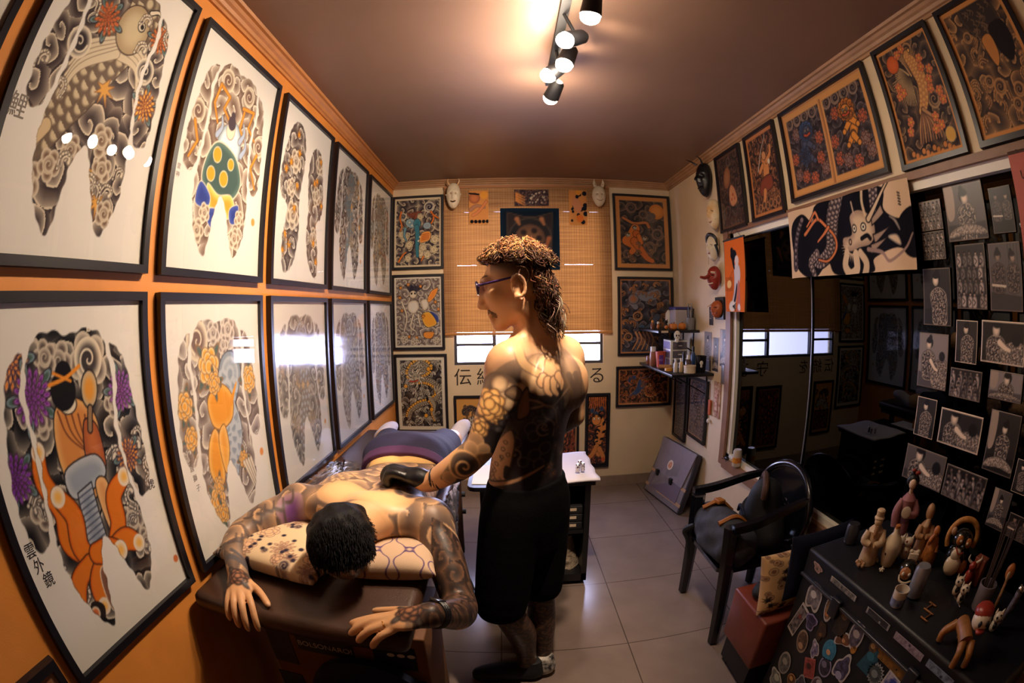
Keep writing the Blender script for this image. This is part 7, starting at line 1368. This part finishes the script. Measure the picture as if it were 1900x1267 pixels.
# grey rucksack in front, black bag behind
m_canvas = mat('grey_canvas', '#33353f', .85, noise=.25, scale=14, bump=.5, bscale=160); m_leather = mat('tan_leather', '#a8682c', .5, noise=.2); m_bagb = mat('black_nylon', '#0d0e14', .7, bump=.3, bscale=200); m_sued = mat('brown_suede', '#4a2e20', .8, noise=.3)
rk = thing('rucksack', (1.98, 2.36, .423), 'grey canvas rucksack with tan leather straps lying on the armchair seat', 'bag')
g = Field((1.76, 2.02, .38), (2.20, 2.66, .76), .006); g.chain([A3(1.955, 2.20, .525), A3(1.945, 2.36, .535), A3(1.955, 2.54, .520)], [.090, .100, .086], .02, 4); g.ell((1.95, 2.18, .50), (.10, .05, .07), None, .05); g.ell((1.95, 2.36, .47), (.115, .19, .05), None, .04)
xx = (g.lo[0]+g.h*np.arange(g.n[0]))[:, None, None]; yy = (g.lo[1]+g.h*np.arange(g.n[1]))[None, :, None]; zz = (g.lo[2]+g.h*np.arange(g.n[2]))[None, None, :]
g.g = np.maximum((g.g+.0045*np.sin(yy*42+xx*30)*np.sin(zz*50+xx*22)), .424-zz).astype(np.float32); body('sack', g, m_canvas, rk)
for y in (2.27, 2.47): MB().tube([(2.045, y, .575), (1.965, y, .638), (1.875, y+.004, .615)], [.012, .013, .012], 6, smooth=5).build('strap', m_leather, rk); 
MB().box((1.958, 2.46, .645), (.045, .05, .022), (0, .1, .2), .005).build('buckle', m_leather, rk); MB().tube([(2.02, 2.36, .628), (2.01, 2.33, .668), (2.02, 2.30, .628)], .008, 8, smooth=5).build('carry_handle', mat('navy_strap', '#1c2a4c', .7), rk)
MB().tube([(1.862, 2.52, .50), (1.836, 2.56, .455), (1.85, 2.55, .40), (1.86, 2.53, .30)], [.012, .020, .012, .006], 8, smooth=5).build('side_strap', m_bagb, rk)
bb = thing('shoulder_bag', (2.17, 2.34, .423), 'black bag with brown suede top behind the grey rucksack on the armchair', 'bag')
g = Field((2.00, 2.06, .40), (2.30, 2.64, .86), .006); g.chain([A3(2.165, 2.25, .50), A3(2.160, 2.33, .60), A3(2.155, 2.33, .70)], [.085, .100, .082], .03, 4); g.ell((2.165, 2.40, .55), (.085, .13, .12), None, .04); zz = (g.lo[2]+g.h*np.arange(g.n[2]))[None, None, :]; g.g = np.maximum(g.g, .424-zz).astype(np.float32); body('sack', g, m_bagb, bb)
MB().tube([V(2.135+.075*math.cos(t)*.6, 2.33+.085*math.cos(t), .735+.062*math.sin(t)) for t in np.linspace(-.3, PI+.3, 14)], .017, 8).build('suede_trim', m_sued, bb)
# ------------------------------------------------------------------ red-brown bench with cushion and strap bag
bn = thing('upholstered_bench', (2.10, 1.835, 0), 'low red-brown leather bench between the armchair and the sticker trunk', 'bench')
MB().box((2.10, 1.835, .30), (.46, .31, .26), bev=.012).build('upholstery', mat('redbrown_leather', '#7a3626', .42, noise=.15, scale=10, bump=.1, bscale=160), bn); MB().box((2.10, 1.835, .10), (.42, .27, .14)).build('base', m_bwood, bn, smooth=False)
for x in (1.92, 2.28):
    for y in (1.73, 1.94): MB().box((x, y, .016), (.04, .04, .03)).build('foot', m_blackm, bn, smooth=False)
pillow('pillow', (2.03, 1.790, .553), .34, .25, .09, 0, ART['cushion_tan'](), 'tan leaf-patterned pillow leaning against the trunk on the red-brown bench', None, pitch=1.25)
pillow('pillow', (2.07, 1.700, .665), .32, .26, .07, 0, margin(Pic(.8, 30, (22, 24, 40)), .01, (18, 18, 30)), 'dark navy pillow propped between the trunk and the tan pillow', None, pitch=1.40)
sbg = thing('camera_pouch', (1.95, 1.875, .431), 'small black pouch with a strap lying on the red-brown bench', 'pouch')
g = Field((1.86, 1.78, .40), (2.05, 1.97, .54), .004); g.ell((1.95, 1.875, .462), (.058, .048, .034), ax((.9, .4, 0)), .02); g.ell((1.955, 1.88, .478), (.035, .030, .024), None, .02); g.g = np.maximum(g.g, .4315-(g.lo[2]+g.h*np.arange(g.n[2]))[None, None, :]).astype(np.float32); body('pouch_body', g, m_bagb, sbg)
MB().tube([(1.99, 1.88, .475), (2.03, 1.86, .45), (2.05, 1.88, .438), (2.02, 1.93, .437), (1.98, 1.94, .442)], .007, 8, smooth=6).build('strap', m_bagb, sbg)
# ------------------------------------------------------------------ sticker-covered trunk
TX0, TY0, TY1, TZ = 1.945, .66, 1.645, .78
tk = thing('sticker_trunk', (2.165, 1.15, 0), 'big black trunk covered with stickers carrying the row of figurines', 'trunk')
m_trk = mat('trunk_black', '#0e0f15', .45, noise=.15, scale=12, bump=.1, bscale=120)
MB().box((2.168, (TY0+TY1)/2, .345), (.446, TY1-TY0, .65), bev=.010).build('case', m_trk, tk); MB().box((2.168, (TY0+TY1)/2, .728), (.452, TY1-TY0+.006, .104), bev=.012).build('lid', m_trk, tk)
MB().box((TX0-.006, (TY0+TY1)/2, .678), (.012, TY1-TY0, .010), bev=.002).build('edge_rail', mat('dull_metal', '#5a5a62', .35, metal=.8), tk)
for y in (.95, 1.40): MB().box((TX0-.010, y, .665), (.016, .05, .07), bev=.004).build('latch', m_chrome if False else mat('dull_metal2', '#3a3a42', .4, metal=.7), tk)
SN = [0]
def sticker(shape, y, z, w, h, rot, border, cols, seed, lid=False):
    """die-cut vinyl sticker on the trunk front: border outline, inner picture"""
    R = random.Random(seed); cs, sn = math.cos(rot), math.sin(rot); x = TX0-(.0045 if lid else .0012)-.0002*(SN[0] % 5); SN[0] += 1
    def outl(k):
        if shape == 'o': P = [(math.cos(t)*w/2, math.sin(t)*h/2) for t in np.linspace(0, 2*PI, 26, endpoint=False)]
        elif shape == 'r': P = [(-w/2, -h/2), (w/2, -h/2), (w/2, h/2), (-w/2, h/2)]
        elif shape == 's': P = [((1 if i % 2 else .78)*math.cos(2*PI*i/36)*w/2, (1 if i % 2 else .78)*math.sin(2*PI*i/36)*h/2) for i in range(36)]
        elif shape == 't': P = [(-w/2, -h/2), (w/2, -h/2), (w*.18, h/2), (-w*.18, h/2)]
        else: P = [((1+.16*math.sin(3*t+seed)+.10*math.sin(5*t+seed*2))*math.cos(t)*w/2, (1+.16*math.sin(3*t+seed)+.10*math.sin(5*t+seed*2))*math.sin(t)*h/2) for t in np.linspace(0, 2*PI, 36, endpoint=False)]
        return [((a*k)*cs-(b*k)*sn, (a*k)*sn+(b*k)*cs) for a, b in P]
    o = MB().prism(outl(1), (x, y, z), (0, -1, 0), (0, 0, 1), (-1, 0, 0), .0008).build('sticker', mat('stk_'+border[1:], border, .4), tk, smooth=False)
    m1 = mat('stk_%s_%s' % (cols[0][1:], cols[1][1:]), cols[0], .4, color2=cols[1], scale=70)
    MB().prism(outl(.82 if shape != 'r' else .86), (x-.0008, y, z), (0, -1, 0), (0, 0, 1), (-1, 0, 0), .0006).build('sticker_print', m1, o, smooth=False)
    mb = MB()
    for k in range(1): a, b = R.uniform(-.12, .12)*w, R.uniform(-.28, .28)*h; mb.prism([(a*cs-b*sn+r_*math.cos(t), a*sn+b*cs+r_*math.sin(t)*.8) for r_ in (min(w, h)*R.uniform(.16, .26),) for t in np.linspace(0, 2*PI, 10, endpoint=False)], (x-.0015-.0002*k, y, z), (0, -1, 0), (0, 0, 1), (-1, 0, 0), .0004)
    mb.build('sticker_motif', mat('stk_'+cols[2][1:], cols[2], .4), o, smooth=False); return o
WH, GR = '#b9b2ac', '#8f8a88'
for i, a in enumerate((('b', 1.535, .635, .095, .125, 0, WH, ('#8d8688', '#4a4348', '#c8c0ba')), ('o', 1.432, .640, .052, .105, .1, WH, ('#8a6a4a', '#3a2c26', '#c0784a')), ('r', 1.578, .500, .055, .150, -.28, WH, ('#8a8080', '#221d24', '#7a3a34')), ('b', 1.500, .540, .07, .07, 0, '#8a7fa0', ('#5a4f7a', '#1e1a30', '#241c3c')), ('o', 1.503, .443, .075, .10, .2, '#8f7a68', ('#6a4e3a', '#251c1a', '#b08a66')), ('b', 1.418, .463, .05, .075, .3, WH, ('#9a90a8', '#4e4668', '#c8b8c0')), ('o', 1.343, .510, .078, .090, 0, '#3f7f9a', ('#3a86a4', '#2a6884', '#c89a72')), ('b', 1.300, .588, .10, .045, .5, WH, ('#7a4e32', '#4a3024', '#b8855a')), ('o', 1.253, .640, .072, .115, 0, WH, ('#6a5f70', '#2c2530', '#a89a94')), ('o', 1.550, .292, .085, .11, 0, GR, ('#6f7070', '#3f4042', '#98948f')), ('r', 1.399, .381, .07, .085, .5, '#a85a50', ('#a84a40', '#7a2f2a', '#3a1a1a')), ('o', 1.325, .445, .075, .085, .3, '#8b84a0', ('#3b3446', '#1a1620', '#7a7286')), ('b', 1.242, .500, .085, .11, -.3, WH, ('#5c587a', '#1e1a2a', '#a09ab0')), ('s', 1.092, .585, .085, .085, 0, '#8f9494', ('#4a5252', '#2a3032', '#7a8282')), ('r', 1.000, .590, .10, .085, -.1, WH, ('#b0aab4', '#3a4486', '#2a3a8a')), ('t', 1.140, .610, .10, .11, 0, '#1f4a5a', ('#1f5266', '#143844', '#2c6a7a')), ('o', 1.237, .593, .032, .040, 0, '#b07a2c', ('#c08430', '#8a5a20', '#5a3a18')), ('b', 1.563, .190, .09, .09, .2, WH, ('#8a8e8a', '#4a504a', '#b8b8ac')), ('o', 1.463, .263, .065, .06, 0, '#a07040', ('#7a4a28', '#4a2c1c', '#c89858')), ('b', 1.400, .290, .085, .075, .4, GR, ('#4a4a58', '#26242c', '#8a8890')), ('o', 1.320, .350, .07, .085, 0, GR, ('#6a4a50', '#302428', '#b0a8a4')), ('b', 1.180, .400, .09, .10, 0, WH, ('#3a3a40', '#18181c', '#9a9894')), ('r', 1.340, .635, .07, .11, 0, '#2a2326', ('#3a2a22', '#1a1418', '#6a4a34')), ('b', 1.425, .545, .05, .08, 0, '#3a2a20', ('#4a3220', '#241a16', '#7a5230')), ('b', 1.060, .450, .08, .08, .5, GR, ('#2a3a4a', '#161c24', '#6a7a8a')), ('o', 1.48, .15, .07, .07, 0, GR, ('#5a3a3a', '#2a2022', '#9a8a84')))): sticker(*a, i+3)
for i, a in enumerate((('b', 1.563, .738, .055, .030, -.2, '#b0938a', ('#a8887e', '#7a625c', '#5a4844')), ('r', 1.398, .742, .155, .020, 0, '#9a9490', ('#8a8480', '#4a4644', '#2a2826')), ('r', 1.192, .742, .125, .022, 0, '#8a8a8c', ('#3a3a3e', '#1e1e22', '#9a9a9a')), ('r', 1.024, .740, .145, .024, 0, '#8f7f88', ('#9a8a92', '#6a5a66', '#3a3238')), ('r', .866, .742, .125, .024, 0, '#6f7a8c', ('#7c8898', '#4a5464', '#2a3038')))): sticker(*a, 50+i, True)
sticker('r', 1.01, .650, .26, .030, 0, '#7a5420', ('#8a5e20', '#5e3f18', '#2a1c10'), 71); sticker('o', 1.155, .652, .046, .046, 0, '#4a3424', ('#6a4a2c', '#2e2118', '#a07a4a'), 72)
# ------------------------------------------------------------------ things on the trunk
T = lambda x, y: (.9424+(x-.9424)*.963, .5259+(y-.5259)*.963, TZ+.001)
m_clay = mat('pale_clay', '#c2a482', .5, noise=.2, scale=30, bump=.2, bscale=90); m_clay2 = mat('brown_clay', '#a57c58', .5, noise=.2, scale=30); m_pinkk = mat('pink_kimono', '#8f5a5c', .6, noise=.2, scale=24); m_skinp = mat('porcelain_skin', '#d2b49a', .35); m_hairb = mat('doll_hair', '#0f0d12', .5); m_glaze = mat('cream_glaze', '#cdbb9f', .2, coat=.5); m_amberc = mat('amber_carving', '#a8642c', .45, noise=.35, scale=40, bump=.5, bscale=110); m_oran = mat('orange_glaze', '#b06a34', .35); m_dkg = mat('dark_glaze', '#15130f', .25, coat=.4); m_strw = mat('straw', '#b27a3c', .7, noise=.3, scale=60); m_reds = mat('red_spots', '#8a2f26', .4); m_lion = mat('lion_ochre', '#8f5a26', .5, noise=.3, scale=30)
m_bon = mat('bone_white', '#cbbba6', .4)
robe = lambda w, h: [(w, 0), (w*.98, h*.12), (w*.80, h*.45), (w*.72, h*.62), (w*.80, h*.72), (w*.45, h*.80), (w*.25, h*.84)]
FYAW[0] = -.85
figurine('elder_figurine', T(2.115, 1.475), [('robe', m_clay, [('l', robe(.036, .165), (0, 0, 0)), ('t', [(-.026, -.01, .115), (-.034, -.02, .085), (-.008, -.034, .078)], [.013, .015, .010]), ('t', [(.026, .005, .115), (.030, -.024, .085), (.006, -.036, .080)], [.013, .015, .010])]), ('head', m_clay, [('e', (0, -.004, .150), (.016, .017, .020))]), ('tall_hat', m_clay, [('l', [(.019, 0), (.020, .006), (.015, .012), (.016, .030), (.012, .034)], (0, 0, .156))]), ('beard', m_clay2, [('t', [(0, -.018, .140), (0, -.024, .115), (0, -.022, .095)], [.010, .009, .003])])], 'pale clay elder figurine in a tall hat, leftmost of the tall figures on the trunk')
figurine('kimono_doll', T(2.290, 1.480), [('kimono', m_pinkk, [('l', [(.034, 0), (.030, .05), (.024, .12), (.028, .165), (.030, .185), (.014, .205)], (0, 0, 0)), ('t', [(-.024, 0, .180), (-.040, -.012, .14), (-.034, -.020, .09)], [.014, .018, .016]), ('t', [(.024, 0, .180), (.040, -.012, .14), (.006, -.030, .135)], [.014, .017, .010])]), ('neck', m_skinp, [('t', [(0, 0, .2), (0, -.002, .225)], [.009, .008])]), ('head', m_skinp, [('e', (0, -.004, .240), (.016, .017, .021))]), ('hair', m_hairb, [('e', (0, .006, .254), (.024, .020, .018)), ('e', (0, .012, .272), (.014, .012, .013)), ('e', (-.018, .004, .246), (.009, .012, .014)), ('e', (.018, .004, .246), (.009, .012, .014))]), ('hair_ornament', m_reds, [('e', (.012, -.002, .277), (.012, .008, .008)), ('e', (-.006, .0, .284), (.009, .007, .006))]), ('fan', m_bon, [('e', (-.002, -.040, .150), (.020, .003, .022))]), ('sash', mat('plum_sash', '#5a3040', .6), [('l', [(.0255, .10), (.0255, .128)], (0, 0, 0))])], 'pink-robed kimono doll with black hair, tallest figure on the trunk', 'doll')
figurine('sage_figurine', T(2.318, 1.370), [('robe', m_clay2, [('l', robe(.030, .165), (0, 0, 0)), ('t', [(-.022, -.006, .118), (-.030, -.022, .090), (-.006, -.032, .088)], [.012, .014, .009]), ('t', [(.022, -.002, .118), (.028, -.020, .092), (.006, -.032, .09)], [.012, .013, .009])]), ('head', m_clay2, [('e', (0, -.002, .166), (.018, .019, .030))]), ('beard', m_clay, [('t', [(0, -.018, .148), (0, -.024, .125), (0, -.02, .11)], [.009, .008, .003])])], 'brown clay sage figurine with a bald domed head behind the white flask')
figurine('sake_flask', T(2.170, 1.412), [('body', m_glaze, [('l', [(.024, 0), (.030, .02), (.038, .065), (.036, .085), (.022, .105), (.011, .118), (.011, .132)], (0, 0, 0))]), ('stopper', m_oran, [('l', [(.009, .130), (.010, .142), (.004, .146)], (0, 0, 0))]), ('painted_marks', m_dkg, [('e', (-.020, -.026, .078), (.004, .002, .005)), ('e', (-.019, -.029, .066), (.004, .002, .005)), ('e', (-.018, -.029, .052), (.004, .002, .006))])], 'cream glazed sake flask with three dark marks on the trunk', 'flask')
for x, y, l in ((2.232, 1.425, 'nearer the flask'), (2.256, 1.395, 'further from the flask')): figurine('spotted_cat', T(x, y), [('body', m_bon, [('e', (0, 0, .030), (.020, .018, .030)), ('e', (0, -.006, .068), (.019, .017, .017)), ('t', [(-.012, 0, .078), (-.016, 0, .094)], [.007, .001]), ('t', [(.012, 0, .078), (.016, 0, .094)], [.007, .001])]), ('spots', m_reds, [('e', (-.010, -.020, .074), (.004, .003, .004)), ('e', (.010, -.020, .064), (.004, .003, .004)), ('e', (.0, -.017, .036), (.004, .003, .004))])], 'white cat figurine with red spots behind the sake flask, '+l, 'figurine', 'red-spotted cats behind the flask')
figurine('praying_carving', T(2.300, 1.300), [('body', m_amberc, [('l', [(.028, 0), (.032, .03), (.026, .07), (.020, .10), (.010, .115)], (0, 0, 0)), ('t', [(-.018, -.008, .085), (-.016, -.022, .105), (-.006, -.024, .125)], [.009, .008, .007]), ('t', [(.018, -.008, .08), (.020, -.020, .06)], [.009, .008])]), ('head', m_amberc, [('e', (0, -.004, .126), (.014, .014, .020))])], 'amber carved praying figure left of the round-bellied badger', 'carving')
tan = T(2.352, 1.185); figurine('badger_figurine', (tan[0]-.012, tan[1], tan[2]), [('body', m_dkg, [('e', (0, .004, .055), (.050, .040, .060)), ('e', (0, 0, .125), (.042, .038, .036))]), ('belly', m_glaze, [('e', (-.012, -.024, .045), (.036, .026, .038)), ('e', (-.014, -.030, .085), (.022, .014, .022))]), ('eye_patch', m_oran, [('e', (-.018, -.031, .134), (.015, .008, .017)), ('e', (.020, -.031, .126), (.015, .008, .017))]), ('eyes', m_bon, [('e', (-.014, -.039, .135), (.005, .003, .005)), ('e', (.016, -.039, .128), (.005, .003, .005))]), ('snout', m_dkg, [('e', (.001, -.040, .118), (.010, .012, .009))]), ('straw_hat', m_strw, [('t', [V(.062*math.cos(t), .012, .125+.062*math.sin(t)) for t in np.linspace(-.5, PI+.5, 12)], [.010]*12)]), ('gourd', m_clay2, [('e', (-.045, .0, .150), (.012, .010, .014))]), ('necklace', m_reds, [('t', [(-.024, -.030, .110), (-.010, -.046, .095), (.010, -.044, .100)], [.003]*3)]), ('net', m_amberc, [('e', (.032, -.022, .040), (.020, .016, .026))])], 'dark round-bellied badger figurine wearing a straw hat, biggest on the trunk')
figurine('wish_doll', T(2.160, 1.290), [('body', m_dkg, [('e', (0, 0, .034), (.037, .035, .036))]), ('face', mat('gold_face', '#c0854a', .4, color2='#8a4a2c', scale=40), [('e', (-.006, -.020, .034), (.025, .018, .024))]), ('brow', m_glaze, [('t', [(-.030, -.026, .030), (-.024, -.036, .014), (-.002, -.042, .010), (.020, -.036, .016)], [.004]*4)]), ('eyes', m_bon, [('e', (-.018, -.035, .038), (.006, .004, .007)), ('e', (.006, -.037, .038), (.006, .004, .007))])], 'round dark wish doll with gold face in front of the flask')
figurine('white_block', T(2.235, 1.335), [('body', m_bon, [('b', (0, 0, .028), (.036, .030, .056)), ('e', (-.014, 0, .058), (.008, .008, .008)), ('e', (.014, 0, .058), (.008, .008, .008))])], 'small white bear-eared figure right behind the round wish doll')
can(T(2.115, 1.195), .029, .105, mat('can_silver', '#8f8c92', .3, metal=.5, noise=.2, scale=30), 'tall silver drink can beside the blue and white cup on the trunk'); can((2.105, 1.590, TZ+.001), .028, .075, mat('can_dark', '#3a3a40', .3, metal=.5), 'short dark drink can at the trunk end next to the elder figurine')
t = lathe_thing('tea_cup', [(.022, 0), (.025, .005), (.027, .055), (.025, .055), (.021, .008)], T(2.030, 1.200), m_bon, 'white tea cup painted with blue in front of the silver can', 'cup'); MB().lathe([(.0253, .004), (.0268, .030)], T(2.030, 1.200), 20).build('blue_band', mat('cobalt', '#22386e', .3, color2='#8a90a8', scale=50), t)
def spotcat(p, l): figurine('spotted_cat', p, [('body', m_bon, [('e', (0, 0, .022), (.014, .013, .022)), ('e', (0, -.006, .052), (.018, .016, .017)), ('t', [(-.011, 0, .062), (-.014, 0, .076)], [.006, .001]), ('t', [(.011, 0, .062), (.014, 0, .076)], [.006, .001])]), ('spots', m_blk, [('e', (-.010, -.019, .058), (.004, .003, .004)), ('e', (.008, -.020, .050), (.004, .003, .004)), ('e', (.002, -.016, .064), (.004, .003, .003))]), ('bib', m_dkg, [('e', (0, -.012, .026), (.008, .006, .010))])], l, 'figurine', 'black-spotted cats on the trunk')
spotcat(T(2.245, 1.085), 'black-spotted white cat figurine, left one of the pair under the badger'); spotcat(T(2.222, 1.040), 'black-spotted white cat figurine, right one of the pair under the badger'); spotcat(T(2.185, .905), 'black-spotted white cat figurine right behind the red-masked lion'); spotcat(T(2.200, .850), 'smallest black-spotted cat figurine near the bead-topped stick')
t = lathe_thing('brush_pot', [(.026, 0), (.030, .006), (.034, .085), (.031, .085), (.025, .01)], T(2.262, .965), mat('grey_ceramic', '#7b7078', .35), 'grey ceramic pot holding tall brushes behind the red-masked lion', 'pot')
for k in range(6):
    a = k*1.05; p = V(T(2.262, .965))+V(.012*math.cos(a), .012*math.sin(a), .02); tag(MB().tube([p, p+V(.016*math.cos(a), .016*math.sin(a), .22+.02*(k % 3))], [.003, .003], 6).build('brush', mat('brush_wood', '#3a2a20', .5), None, at=(p.x, p.y, p.z)), 'tall thin brush standing in the grey ceramic pot', 'brush', 'brushes in the ceramic pot')
figurine('wooden_ladle', T(2.285, .905), [('bowl', m_oran, [('e', (0, 0, .135), (.018, .012, .026))]), ('stem', m_clay2, [('t', [(0, 0, 0), (0, 0, .11)], [.006, .006])]), ('face', m_clay, [('e', (-.006, -.011, .125), (.008, .004, .016))])], 'orange-topped wooden ladle standing beside the brush pot', 'ladle')
figurine('beaded_stick', T(2.238, .845), [('stick', mat('grey_bead', '#6f6670', .3, color2='#2f2a30', scale=80), [('t', [(0, 0, 0), (.01, -.01, .06), (.02, -.01, .12)], [.010, .011, .013])]), ('tip', m_chrome, [('e', (.021, -.01, .128), (.014, .014, .014))])], 'grey beaded stick with shiny round tip near the frame edge on the trunk', 'ornament')
FYAW[0] = -.15
lp = T(2.030, .895); figurine('lion_figurine', lp, [('body', m_lion, [('t', [(.025, .035, .060), (.0, .0, .066), (-.02, -.035, .060)], [.024, .022, .022]), ('t', [(-.026, -.030, .055), (-.048, -.048, .045), (-.050, -.052, .006)], [.014, .011, .011]), ('t', [(.0, -.045, .055), (-.018, -.070, .040), (-.016, -.075, .006)], [.014, .011, .011]), ('t', [(.012, .045, .055), (-.018, .062, .035), (-.020, .062, .006)], [.016, .012, .011]), ('t', [(.040, .030, .055), (.048, .030, .03), (.046, .028, .006)], [.015, .012, .011])]), ('head', m_bon, [('e', (.022, -.030, .108), (.032, .032, .030))]), ('red_mask', m_redm, [('e', (.030, -.022, .126), (.034, .033, .022)), ('e', (.006, -.052, .092), (.018, .014, .008))]), ('eyes', m_blk, [('e', (-.005, -.046, .112), (.007, .006, .009)), ('e', (.016, -.060, .112), (.007, .006, .009))])], 'ochre lion figurine with red and white mask at the near end of the trunk')
FYAW[0] = 0.
figurine('brass_charm', T(2.095, 1.090), [('frame', mat('old_brass', '#8a5a34', .4, metal=.6), [('b', (0, 0, .003), (.006, .050, .006)), ('b', (.022, .016, .003), (.036, .006, .006)), ('b', (-.022, -.016, .003), (.036, .006, .006)), ('b', (.040, .016, .003), (.006, .036, .006)), ('b', (-.040, -.016, .003), (.006, .036, .006))])], 'flat brass H-shaped charm lying on the trunk', 'charm')
tag(MB().cyl((2.190, 1.055, TZ+.004), (2.160, 1.00, TZ+.004), .004).build('metal_pin', m_chrome, None), 'thin metal pin lying on the trunk below the cats', 'pin')
for i, (x, y, l) in enumerate(((2.060, 1.456, 'brown popcorn-like nugget in front of the elder figurine'), (2.139, 1.452, 'white blossom bead left of the sake flask'), (2.118, 1.385, 'white blossom bead in front of the sake flask'))):
    R = random.Random(i); mb = MB(); c = V(T(x, y)); r = .016 if i == 0 else .009
    for k in range(9): mb.ell(c+V(R.uniform(-r, r), R.uniform(-r, r), r*.55+R.uniform(0, r*.8)), r*.5, None, 8, 6)
    tag(mb.build(('dried_cone', 'blossom_bead')[min(i, 1)], m_clay2 if i == 0 else m_bon, None), l, 'ornament')
FYAW[0] = -.85
figurine('horned_figurine', T(2.330, 1.090), [('body', m_redm, [('e', (0, 0, .030), (.020, .018, .030)), ('e', (0, -.004, .070), (.016, .015, .016))]), ('horn', m_bon, [('t', [(-.010, 0, .080), (-.026, 0, .092), (-.026, 0, .108)], [.005, .004, .001])]), ('horn', m_bon, [('t', [(.010, 0, .080), (.026, 0, .092), (.026, 0, .108)], [.005, .004, .001])])], 'small red horned figurine behind the pair of spotted cats')
FYAW[0] = 0.
figurine('red_case', T(2.372, 1.075), [('body', mat('rust_box', '#7a3a26', .5), [('b', (0, 0, .045), (.035, .05, .09))])], 'rust red little box against the glass beside the straw hat', 'box')
t = thing('pink_panel', (2.30, .95, 1.70), 'pink paper panel with dark brush writing hanging at the frame edge', 'paper panel')
MB().box((2.30, .93, 1.855), (.006, .24, .31)).build('paper', mat('salmon_paper', '#b8675a', .8, noise=.06), t, smooth=False)
for k, chh in enumerate(('い', 'ろ', 'は')): text_mesh(chh, .035, (2.2955, 1.0-.0*k, 1.945-.05*k), (0, -1, 0), (0, 0, 1), 'lettering', mat('brush_ink2', '#2e1c1c', .7), t)
MB().tube([(2.30, 1.05, 2.012), (2.30, .81, 2.012)], .006, 8).build('rod', m_wood, t); MB().tube([(2.30, 1.04, 2.012), (2.392, 1.04, 2.05)], .002, 5).build('cord', m_blk, t)
